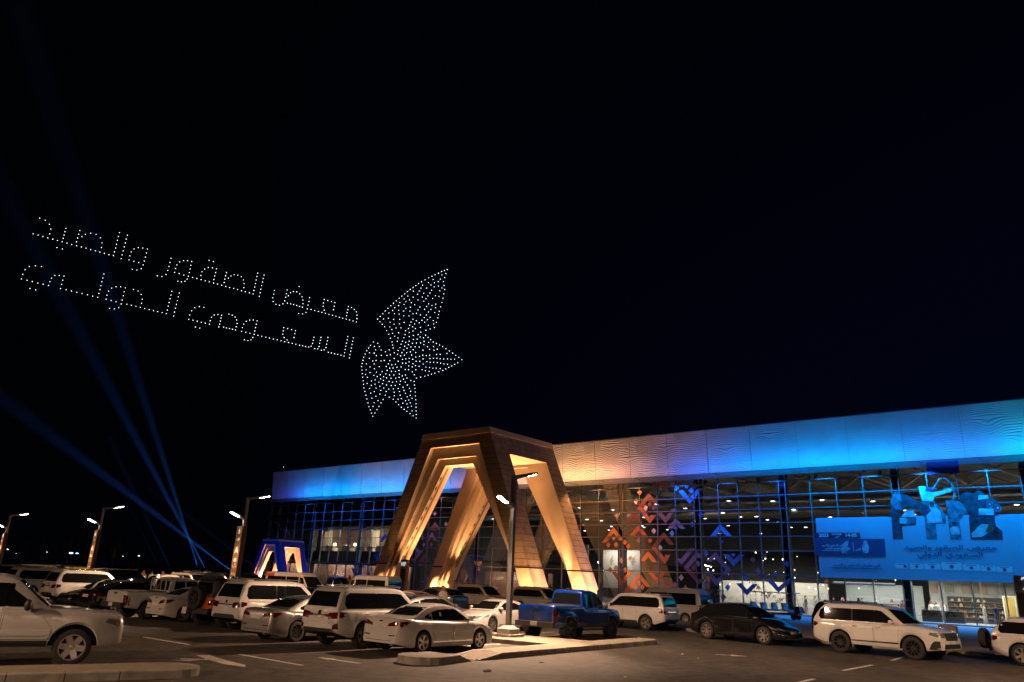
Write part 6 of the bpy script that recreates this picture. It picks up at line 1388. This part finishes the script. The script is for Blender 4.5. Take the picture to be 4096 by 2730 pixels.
# ---- people
def skin_body(arm_r):
    me = bpy.data.meshes.new('body'); V = []; E = []; Rr = []
    def v(p, r, par=None):
        V.append(p); Rr.append(r); i = len(V) - 1
        if par is not None: E.append((par, i))
        return i
    pel = v((0, 0, .95), (.13, .16)); wa = v((0, 0, 1.12), (.11, .14), pel); ch = v((0, 0, 1.33), (.12, .17), wa); nb = v((0, 0, 1.47), (.07, .09), ch); nk = v((.01, 0, 1.53), (.052, .052), nb)
    h0 = v((.02, 0, 1.60), (.07, .062), nk); h1 = v((.025, 0, 1.68), (.098, .078), h0); v((.015, 0, 1.755), (.065, .06), h1); v((.122, 0, 1.655), (.014, .012), h1)
    for s in (-1, 1):
        sh = v((0, s * .17, 1.43), (.058, .058), ch); b_ = arm_r if s > 0 else None
        pts = [((-.03, s * .23, 1.15), .044), ((.06, s * .23, .92), .03)] if not b_ else [((.02, s * .24, 1.18), .044), ((.22, s * .16, 1.30), .03)]
        el = v(pts[0][0], (pts[0][1],) * 2, sh); wr_ = v(pts[1][0], (pts[1][1],) * 2, el)
        d = (Vector(pts[1][0]) - Vector(pts[0][0])).normalized(); pa = Vector(pts[1][0]) + d * .07; pi_ = v(tuple(pa), (.018, .036), wr_)
        for k, ln in enumerate((.075, .088, .082, .062)):
            off = Vector((1, 0, 0)) * (.030 - k * .02) if not b_ else Vector((0, 0, 1)) * (.030 - k * .02)
            q = v(tuple(pa + off + d * .03), (.009, .009), pi_); q = v(tuple(pa + off + d * (.03 + ln * .55) + Vector((0, -s * .006, 0))), (.0085, .0085), q); v(tuple(pa + off + d * (.03 + ln) + Vector((0, -s * .02, 0))), (.007, .007), q)
        th = Vector((.045, -s * .01, .0)) if not b_ else Vector((0, -s * .01, .045)); q = v(tuple(Vector(pts[1][0]) + d * .03 + th * .7), (.011, .011), wr_); v(tuple(Vector(pts[1][0]) + d * .075 + th * 1.1), (.009, .009), q)
        hp = v((0, s * .09, .88), (.085, .085), pel); kn = v((.02, s * .10, .50), (.055, .055), hp); an = v((-.01, s * .10, .09), (.036, .036), kn); v((.13, s * .115, .035), (.03, .036), an)
    me.from_pydata(V, E, []); o = bpy.data.objects.new('b', me); COL.objects.link(o)
    sk = o.modifiers.new('skin', 'SKIN'); sk.use_smooth_shade = True
    for i, d in enumerate(me.skin_vertices[0].data): d.radius = Rr[i] if isinstance(Rr[i], tuple) else (Rr[i], Rr[i])
    me.skin_vertices[0].data[0].use_root = True
    ss = o.modifiers.new('sub', 'SUBSURF'); ss.levels = 1; ss.render_levels = 1
    dg = bpy.context.evaluated_depsgraph_get(); m2 = bpy.data.meshes.new_from_object(o.evaluated_get(dg)); bpy.data.objects.remove(o)
    m2.name = 'person_body'; return m2
M_SKIN = mat('skin', (.38, .22, .15), .55)
BODY = [skin_body(False), skin_body(True)]
for b_ in BODY: b_.materials.clear(); b_.materials.append(M_SKIN)
def robe_mesh(m, legs=True):
    mb = MB(); n = 18
    prof = [(.07, .085, 1.50), (.10, .17, 1.46), (.125, .215, 1.38), (.13, .205, 1.25), (.125, .18, 1.10), (.14, .19, .95), (.155, .205, .7), (.17, .215, .4), (.185, .225, .10), (.17, .21, .09)]
    for rx, ry, z in prof:
        for j in range(n):
            t = 2 * math.pi * j / n; f = 1 + (.05 * math.sin(t * 5 + 1) if z < .9 else 0); mb.v.append((rx * math.cos(t) * f, ry * math.sin(t) * f, z))
    for i in range(len(prof) - 1):
        for j in range(n): mb.f.append((i * n + j, i * n + (j + 1) % n, (i + 1) * n + (j + 1) % n, (i + 1) * n + j)); mb.m.append(0)
    return mb
def sleeves(mb, raised):
    for s in (-1, 1):
        if s > 0 and raised: mb.tube([(0, s * .17, 1.42), (.02, s * .24, 1.18), (.20, s * .17, 1.285)], [.075, .068, .055], 10)
        else: mb.tube([(0, s * .17, 1.42), (-.03, s * .235, 1.15), (.05, s * .232, .94)], [.075, .066, .055], 10)
def scarf_mesh():
    mb = MB(); n = 16
    rows = [(.0, .0, 1.80, 0), (.075, .07, 1.785, 0), (.118, .098, 1.72, 0), (.128, .108, 1.64, -.01), (.125, .135, 1.55, -.03), (.13, .20, 1.45, -.05), (.10, .19, 1.28, -.10)]
    for rx, ry, z, ox in rows:
        for j in range(n):
            t = 2 * math.pi * j / n; x = rx * math.cos(t); 
            if z < 1.73 and math.cos(t) > .55: x = rx * .30 + .0 * z     # open at the face
            mb.v.append((x + ox, ry * math.sin(t), z))
    for i in range(len(rows) - 1):
        for j in range(n): mb.f.append((i * n + j, i * n + (j + 1) % n, (i + 1) * n + (j + 1) % n, (i + 1) * n + j)); mb.m.append(0)
    mb.lathe([(.105, 1.735), (.118, 1.745), (.105, 1.757)], 14, 1, Matrix.Diagonal((1.08, .92, 1)).to_3x3())
    return mb
RB = {'white': mat('white_robe', (.68, .65, .61), .8), 'cream': mat('cream_robe', (.50, .43, .34), .8), 'grey': mat('grey_robe', (.24, .24, .25), .8), 'black': mat('black_robe', (.02, .02, .022), .8), 'blue': mat('navy_clothes', (.03, .05, .16), .8), 'brown': mat('brown_robe', (.22, .13, .08), .8)}
SCF = {'red': mat('red_scarf', (.45, .12, .09), .85, var=.5, scale=30), 'white': mat('white_scarf', (.66, .64, .6), .85), 'black': RB['black']}
M_HAIR = mat('dark_hair', (.02, .016, .014), .7); M_CORD = mat('black_cord', (.015, .015, .015), .7)
_pm = {}
def person(x, y, z, hd, robe, scarf, lb, sc=.95, raised=False, grp=None):
    r = empty('person', (x, y, z), R(90 - hd), lb, 'person', grp); r.scale = (sc, sc, sc)
    o = bpy.data.objects.new('body', BODY[1 if raised else 0]); COL.objects.link(o); o.parent = r
    k = ('r', robe, raised)
    if k not in _pm:
        mb = robe_mesh(None); sleeves(mb, raised); q = mb.build('robe', RB[robe], r, smooth=60); _pm[k] = q.data
    else: q = bpy.data.objects.new('robe', _pm[k]); COL.objects.link(q); q.parent = r
    k = ('s', scarf)
    nm = 'headscarf' if scarf else 'hair'
    if k not in _pm:
        if scarf: q = scarf_mesh().build(nm, [SCF[scarf], M_CORD], r, smooth=60)
        else:
            mb = MB(); mb.ball((-.005, 0, 1.705), 1, 12, 0, (.104, .088, .085)); q = mb.build(nm, M_HAIR, r, smooth=60)
        _pm[k] = q.data
    else: q = bpy.data.objects.new(nm, _pm[k]); COL.objects.link(q); q.parent = r
    k = 'eyes'
    if k not in _pm:
        mb = MB()
        for s in (-1, 1): mb.ball((.112, s * .032, 1.685), .011, 6, 0); 
        mb.box((.112, 0, 1.618), (.008, .042, .008), 1)
        q = mb.build('face_features', [M_HAIR, mat('lips', (.28, .11, .09), .6)], r); _pm[k] = q.data
    else: q = bpy.data.objects.new('face_features', _pm[k]); COL.objects.link(q); q.parent = r
    return r
crowd = 'people watching the sky beyond the parked cars'
def at(px, Y): # bearing of an image column on the ground near the horizon
    return (px - 2048) / 3110 * Y
for i, (px, Y, rb, sf, hd, lb) in enumerate([(622, 72, 'white', 'red', 330, 'robed man with a red scarf standing alone at the left of the crowd'), (656, 72, 'white', None, 350, 'bareheaded man in a white robe, second from the left in the crowd beyond the cars'), (699, 71, 'white', 'red', 335, 'robed man with a large red scarf, third from the left in the crowd'), (733, 74, 'brown', None, 340, 'man in brown standing just right of the robed man with the large red scarf'), (750, 71, 'white', 'white', 345, 'robed man with a white scarf in the middle of the crowd beyond the beige SUV'), (768, 75, 'cream', 'white', 350, 'robed man in cream right behind the beige SUV'), (781, 73, 'white', None, 340, 'short haired man in white above the beige SUV windscreen'), (815, 78, 'grey', None, 330, 'man in grey in the gap above the beige SUV roof'), (845, 76, 'white', 'white', 340, 'robed man with a white scarf above the beige SUV rear window'), (859, 78, 'white', 'red', 335, 'robed man with a red scarf, left of the last man in the crowd'), (870, 75, 'white', 'white', 345, 'white scarfed man next to the last man in the crowd'), (882, 71, 'cream', None, 350, 'last man on the right of the crowd, in a cream robe')]):
    person(at(px, Y), Y, 0, hd, rb, sf, lb, .95, raised=(i % 3 == 0), grp=crowd)
person(at(681, 43.5), 43.5, 0, 20, 'white', 'white', 'man in a white robe and white scarf behind the white pickup with the roll bar', .93)
person(at(1001, 70), 70, 0, 340, 'white', 'white', 'robed man by the left foot of the small blue gate', .95)
portal_g = 'people at the foot of the portal'
person(at(1818, 43.3), 43.3, 0, 200, 'cream', 'red', 'person in a pale robe and red scarf standing between the parked cars', .96, grp=portal_g)
person(at(1863, 85), 85, .149, 80, 'cream', None, 'bareheaded man in a cream robe walking under the portal', 1.04, grp=portal_g)
person(at(1889, 84), 84, .149, 190, 'cream', 'red', 'man in a cream robe with a red scarf facing us under the portal', 1.06, grp=portal_g)
person(at(1908, 87), 87, .149, 20, 'cream', None, 'man seen from behind beside the red scarfed man under the portal', 1.02, grp=portal_g)
person(at(1924, 89), 89, .149, 60, 'white', 'red', 'rightmost robed man of the group under the portal, with a red scarf', 1.04, True, grp=portal_g)
person(at(1442, 93), 93, .149, 40, 'cream', 'red', 'person in a cream robe and red scarf by the glass beyond the far pickup', 1.06)
person(at(1411, 61), 61, 0, 120, 'brown', None, 'dark haired boy in front of the far blue pickup', .86)
person(at(2443, 71), 71, .149, 200, 'white', 'white', 'person in a white robe lit blue, by the glass right of the portal', 1.10)
person(at(2243, 92), 92, .149, 30, 'black', 'black', 'person in black between the right legs of the portal', 1.04)
inn = 'visitors inside the hall'
hv = random.Random(9)
spec = [(-11.9, -3.2, 'black', None), (-11.2, -3.8, 'white', 'white'), (-10.8, -2.6, 'white', 'red'), (-10.3, -2.2, 'white', 'white'), (-9.9, -4.4, 'black', 'black'), (-9.2, -3.0, 'brown', None), (-8.2, -4.0, 'blue', None), (-7.7, -2.4, 'white', 'white'), (-6.6, -3.1, 'white', 'red'), (-6.1, -4.6, 'white', 'white'), (-5.6, -2.8, 'brown', None), (-13.4, -2.4, 'white', 'white'), (-14.2, -2.0, 'white', None)]
lbl = ['visitor in black, left of the white scarfed visitor behind the white wall glass', 'white robed visitor with a white scarf, second in the row behind the glass', 'white robed red scarfed visitor in the middle of the group left of the shop', 'tall white robed visitor nearest the glass left of the shop', 'visitor in a black cloak behind the white robed group', 'bareheaded visitor in brown behind the long glass', 'visitor in blue clothes above the white and black SUV roof', 'white robed visitor right of the visitor in blue', 'red scarfed visitor nearest the leaning dark column', 'white scarfed visitor deeper inside, by the leaning dark column', 'bareheaded visitor in brown at the column left of the shop', 'white robed visitor before the brown display, left of the group', 'bareheaded visitor in white at the left end of the group']
for (u, v, rb, sf), lb in zip(spec, lbl): q = B(u, v, .252); person(q.x, q.y, q.z, hv.uniform(0, 360), rb, sf, lb, .98, grp=inn)
for (u, v, rb, sf, lb) in ((-3.4, -3.4, 'white', 'red', 'red scarfed shopper at the left end of the shop counter'), (-2.9, -3.0, 'white', 'white', 'white scarfed shopper at the shop counter'), (-2.4, -3.3, 'white', 'red', 'shopper with a red scarf, right of the white scarfed shopper'), (1.7, -2.6, 'blue', None, 'man in navy blue standing by the shop doorway'), (.6, -4.2, 'grey', None, 'grey clad man among the shop shelves')):
    q = B(u, v, .252); person(q.x, q.y, q.z, hv.uniform(120, 260), rb, sf, lb, .98, grp=inn)
# ---- palms beyond the car park
M_TRUNK = mat('palm_trunk', (.12, .085, .055), .9, var=.3, scale=8); M_FROND = mat('palm_frond', (.05, .075, .025), .7, var=.3, scale=3)
def palm(x, y, h, seed, lb):
    r = empty('palm_tree', (x, y, 0), 0, lb, 'palm', 'palms beyond the car park'); g_ = random.Random(seed)
    mb = MB(); mb.tube([(0, 0, 0), (.05, .02, h * .3), (-.04, .05, h * .65), (.06, 0, h)], [.26, .19, .17, .15], 9); mb.build('trunk', M_TRUNK, r, smooth=60)
    mb = MB()
    for k in range(30):
        a = g_.uniform(0, 6.28); el = g_.uniform(-.3, 1.25); L_ = g_.uniform(1.4, 2.1); d = Vector((math.cos(a), math.sin(a), 0)); p = Vector((.06, 0, h)); pts = []
        for i in range(7):
            t = i / 6; pts.append(p + d * (L_ * t * math.cos(el) * (1 - .1 * t)) + Vector((0, 0, L_ * t * math.sin(el) - 1.1 * t * t)))
        for i in range(6):
            ax = (pts[i + 1] - pts[i]).normalized(); side = ax.cross(Vector((0, 0, 1))).normalized()
            for q in range(3):
                c_ = pts[i].lerp(pts[i + 1], q / 3)
                for s in (-1, 1):
                    tip = c_ + side * s * (.42 * (1 - .5 * i / 6)) + ax * .22 - Vector((0, 0, .10)); mb.add([c_, c_ + ax * .05, tip], [(0, 1, 2)])
    mb.build('crown', M_FROND, r, fix=False)
for i, (px, Y, h, lb) in enumerate(((128, 105, 4.6, 'dim palm far left, beyond the black SUV with the gold edge'), (303, 100, 5.0, 'dim palm left of the A 06 lamp post'), (408, 112, 5.0, 'dim palm right of the A 06 sign'), (486, 104, 4.4, 'dim palm beyond the yellow off-roader'), (215, 130, 4.8, 'dim palm between the two left lamp posts'))): palm(at(px, Y), Y, h, i, lb)
# ---- far lamps on the horizon
M_FAR = mat('far_lamp_head', (1, 1, 1), .5, emit=9, ecol=(.85, .92, 1)); M_FARB = mat('far_blue_lamp', (.5, .7, 1), .5, emit=7, ecol=(.25, .55, 1))
for px, Y, h, m_, w_ in ((14, 330, 6.5, M_FAR, .5), (30, 330, 6.6, M_FAR, .6), (46, 330, 6.5, M_FAR, .6), (62, 330, 6.3, M_FAR, .4), (42, 240, 2.6, M_FARB, .7), (220, 340, 6.0, M_FAR, .4), (318, 340, 6, M_FARB, 1.6), (342, 340, 6, M_FARB, 1.0), (590, 330, 6, M_FAR, .5), (527, 330, 5.5, M_FAR, .25), (100, 360, 5, M_FAR, .2)):
    mb = MB(); mb.tube([(0, 0, 0), (0, 0, h)], .08, 5); mb.box((0, 0, h), (w_ * .9, .4, w_ * .28), 1)
    tag(mb.build('far_lamp', [M_POLED, m_], loc=(at(px, Y), Y, 0)), 'tiny bright lamp on a mast far off on the horizon', 'lamp', 'lamps on the horizon')
# ------------------------------------------------------------------ drone show and searchlights
TXT6 = [374,173,426,193,465,231,478,276,468,321,450,359,312,321,359,333,404,346,497,371,541,383,585,396,631,408,676,421,721,433,766,445,810,456,853,468,897,480,940,493,983,504,1026,516,1068,526,621,269,611,300,603,332,595,363,536,450,587,463,751,289,741,324,731,360,721,396,771,348,804,326,853,315,905,326,945,359,960,405,956,450,1125,310,1115,346,1105,382,1096,419,1087,454,1077,491,1199,333,1188,370,1180,407,1170,444,1160,481,1150,519,1141,555,1387,464,1344,454,1301,451,1262,463,1235,491,1222,528,1215,566,1260,579,1306,591,1378,501,1368,539,1358,577,1348,613,1330,648,1289,661,1245,655,1609,551,1600,590,1590,628,1580,666,1563,704,1524,722,1480,716,1805,581,1766,573,1727,573,1691,585,1665,613,1652,647,1644,683,1687,695,1730,708,1797,617,1790,651,1782,685,1773,719,1762,747,1741,767,1708,772,1675,766,1813,731,1853,741,1893,752,1932,763,1971,773,2010,784,2048,794,2086,804,2125,816,2162,826,2199,835,2236,845,2273,856,2309,866,2347,876,1891,713,1901,678,1927,652,1961,638,1999,641,2038,651,2029,685,2021,717,2013,751,1968,570,2008,581,2132,685,2124,716,2116,747,2110,778,2150,738,2174,717,2204,705,2238,708,2272,724,2292,755,2298,790,2296,827,
390,629,333,621,277,629,236,659,214,702,201,745,254,758,304,770,356,784,406,795,457,807,470,772,485,738,516,712,558,713,602,719,591,757,581,796,570,835,282,835,336,848,622,847,672,859,723,871,772,882,823,894,872,907,920,918,978,699,968,736,959,772,950,809,941,845,931,882,1180,829,1136,819,1092,819,1051,832,1022,860,1007,898,999,936,1046,948,1092,960,1169,867,1160,904,1150,944,1141,981,1118,1016,1077,1027,1031,1023,1256,845,1300,859,1329,892,1339,935,1332,975,1194,983,1237,994,1279,1004,1321,1014,1362,1024,1404,1034,1445,1044,1485,1053,1526,1062,1566,1072,1618,861,1609,897,1600,932,1592,968,1583,1001,1575,1038,1688,877,1678,913,1670,949,1660,985,1651,1022,1642,1057,1634,1094,1919,1013,1876,1005,1833,1017,1804,1045,1786,1085,1777,1126,1817,1134,1856,1143,1895,1153,1932,1162,1971,1171,1979,1139,1991,1107,2017,1085,2052,1080,2087,1086,2081,1113,2074,1142,2067,1170,2060,1198,1840,1198,1880,1208,2155,1076,2186,1086,2213,1104,2228,1132,2231,1164,2223,1195,2217,1226,2188,1219,2160,1212,2132,1206,2104,1199]
TXT7 = [252,396,293,210,287,240,280,271,273,303,266,334,259,365,350,227,343,258,336,289,328,321,321,354,315,385,308,417,443,365,436,398,428,431,432,464,457,489,488,497,519,485,535,458,544,425,550,394,557,361,568,413,587,386,613,374,643,377,670,395,690,421,698,452,699,483,694,514,560,478,588,485,615,492,642,499,668,507,664,329,759,430,752,464,745,496,738,530,725,561,695,575,661,571,771,535,804,545,837,553,868,561,900,570,932,579,963,587,994,596,1025,606,1055,613,1086,622,1117,629,1147,638,1177,647,889,446,921,455,954,464,985,473,979,506,972,538,882,476,880,506,889,541,1106,508,1133,518,1158,535,1177,556,1184,586,1182,617,1101,537,1095,564,1089,592,
288,637,254,629,221,630,190,642,168,667,155,698,148,732,186,740,223,749,281,667,274,698,267,728,261,758,250,786,233,808,205,814,174,807,295,767,330,775,365,783,399,791,433,800,468,807,502,815,535,824,569,831,602,839,635,847,668,855,695,861,722,867,750,871,527,698,562,707,597,716,631,725,625,752,618,787,522,727,518,757,530,787,556,808,797,784,791,811,785,839,772,865,860,785,854,812,849,839,843,867,830,888,804,886,923,786,917,816,911,846,905,877,888,897,863,901,925,918,954,925,982,932,1010,938,1039,945,1101,777,1095,808,1089,836,1083,864,1077,894,1072,924,1066,952,1150,790,1144,819,1138,849,1132,880,1126,909,1120,940,1115,969]
YD = 215.0
def ray(px, py, Y):
    d = _f + _R * 0; d = _f + _R * ((px - 2048) / 2960.3) - _U * ((py - 1365) / 2960.3)
    t = Y / d.y; return Vector((0, 0, 2.1)) + d * t
pts = [(TXT6[i] / 2.353, 800 + TXT6[i + 1] / 2.353) for i in range(0, len(TXT6), 2)] + [(900 + TXT7[i] / 2.24, 1000 + TXT7[i + 1] / 2.24) for i in range(0, len(TXT7), 2)]
M_DRL = mat('drone_lamp', (1, 1, 1), .4, emit=3, ecol=(.90, .93, 1.0)); M_DRB = mat('drone_body', (.02, .02, .022), .6)
def drone_geo(mb, c, s=1.0):
    c = Vector(c); mb.ball(c, .108 * s, 6, 0)
    mb.box(c + Vector((0, 0, .14)), (.2, .2, .06), 1)
    for a in (0.785, 2.356): mb.box(c + Vector((0, 0, .16)), (.55, .04, .03), 1, Matrix.Rotation(a, 3, 'Z'))
DG = MB(); drone_geo(DG, (0, 0, 0)); DME = None
# the falcon: outline and feather rows
def inside(x, y):
    c_ = False; n = len(BIRD)
    for i in range(n):
        (x1, y1), (x2, y2) = BIRD[i], BIRD[(i + 1) % n]
        if (y1 > y) != (y2 > y) and x < (x2 - x1) * (y - y1) / (y2 - y1) + x1: c_ = not c_
    return c_
bird = []
def addp(x, y, md):
    for (a, b_) in bird:
        if (a - x) ** 2 + (b_ - y) ** 2 < md * md: return
    bird.append((x, y))
n = len(BIRD)
for i in range(n):
    (x1, y1), (x2, y2) = BIRD[i], BIRD[(i + 1) % n]; L_ = math.hypot(x2 - x1, y2 - y1); k = max(1, round(L_ / 34))
    for q in range(k): addp(x1 + (x2 - x1) * q / k, y1 + (y2 - y1) * q / k, 17)
br_ = random.Random(2)
# curved feather rows swept from the shoulder to wing tip, tail and beak
for x0, y0, rows in ((1520, 1000, [(-1.25 + .082 * k) for k in range(9)]), (1520, 1000, [(-.25 + .10 * k) for k in range(7)]), (1500, 960, [(1.15 + .075 * k) for k in range(16)])):
    for th in rows:
        r_ = 70
        while r_ < 900:
            bend = .00022 * r_ * (1 if th < 0 else -1)
            x = x0 + r_ * math.cos(th + bend); y = y0 + r_ * math.sin(th + bend)
            if inside(x, y): addp(x + br_.uniform(-3, 3), y + br_.uniform(-3, 3), 29)
            r_ += 31
for j in range(56):
    for i in range(44):
        x = 1215 + i * 25 + (j % 2) * 12 + br_.uniform(-6, 6); y = 170 + j * 25 + br_.uniform(-6, 6)
        if inside(x, y) and not (1790 < x < 1890 and 560 < y < 640) and not (1860 < x < 1960 and 300 < y < 560 and br_.random() < .7): addp(x, y, 29.5)
bpts = [(900 + x / 2.24, 1000 + y / 2.24) for x, y in bird]
ntext = len(pts)
one = 'single white light drone in the dotted Arabic writing across the night sky'
n_ind = 0
rest = MB()
for i, (px, py) in enumerate(pts):
    p = ray(px, py, YD)
    if n_ind < 300:
        if DME is None: o = DG.build('light_drone', [M_DRL, M_DRB]); DME = o.data
        else: o = bpy.data.objects.new('light_drone', DME); COL.objects.link(o)
        o.location = p; tag(o, one, 'drone', 'drones forming the Arabic writing'); n_ind += 1
    else: drone_geo(rest, p)
for px, py in bpts: drone_geo(rest, ray(px, py, YD))
drone_geo(rest, ray(1134, 1869, YD), .8)
tag(rest.build('drone_swarm', [M_DRL, M_DRB]), 'swarm of white light drones drawing a falcon with spread wings beside the dotted writing', 'drones', None, 'stuff')
# searchlights: lamps on the ground, their light caught by dust in the air
def beam_mat():
    m = bpy.data.materials.new('dusty_air'); m.use_nodes = True; nt = m.node_tree; nt.nodes.remove(nt.nodes['Principled BSDF'])
    v = nt.nodes.new('ShaderNodeVolumePrincipled'); v.inputs['Density'].default_value = .028; v.inputs['Color'].default_value = (.75, .85, 1, 1); v.inputs['Anisotropy'].default_value = 0.0
    nt.links.new(v.outputs[0], nt.nodes['Material Output'].inputs['Volume']); return m
M_BEAM = beam_mat()
def searchlight(src, end, power, Y, lb, dy=0.0, wid=1.0, col=(.03, .26, 1.0)):
    a = ray(*src, Y); a.z = max(a.z, .5); b_ = ray(*end, Y + dy); d = (b_ - a).normalized(); L_ = (b_ - a).length
    r = empty('searchlight', (a.x, a.y, 0), 0, lb, 'searchlight', 'searchlights behind the car park')
    mb = MB(); mb.box((0, 0, .08), (.6, .6, .16)); mb.build('base', M_DARK, r)
    mb = MB(); q = d.to_track_quat('Z', 'Y').to_matrix(); mb.lathe([(0, -.25), (.22, -.22), (.26, .0), (.26, .22), (0, .2)], 16, 0, q, (0, 0, a.z)); mb.build('lamp_head', M_DARK, r, smooth=50)
    ang = R(3.0) * wid
    s = spot('searchlight_lamp', a - d * 6.0 , d, power, col, 1, 1.0, .02); s.data.spot_size = ang
    s.location = a + d * .3
    mb = MB(); up_ = d.to_track_quat('Z', 'Y').to_matrix()
    mb.lathe([(0, 0), (.10, 0), (.10 + math.tan(ang / 2) * L_, L_), (0, L_)], 20, 0, up_, a + d * .32)
    o = mb.build('light_beam', M_BEAM); tag(o, 'shaft of blue searchlight caught in the dusty night air', 'light beam', 'searchlight beams', 'stuff')
PW = 1.1e5
searchlight((930, 2288), (-600, 1140), PW, 118, 'searchlight whose beam leans lowest to the left', 0, 1.25)
searchlight((826, 2285), (-60, 620), PW * .9, 116, 'searchlight whose beam climbs through the dotted writing', 0, 1.25)
searchlight((796, 2284), (60, -20), PW * .9, 114, 'searchlight with the steepest bright beam', 0, 1.1)
searchlight((683, 2280), (440, 1760), PW * .16, 120, 'faint searchlight left of the three bright ones', 0, 1.0)
searchlight((640, 2279), (470, 1930), PW * .05, 124, 'faintest searchlight, behind the robed crowd', 0, 1.0)
searchlight((1040, 2286), (600, 1950), PW * .07, 122, 'faint searchlight just left of the small blue gate', 0, 1.1)
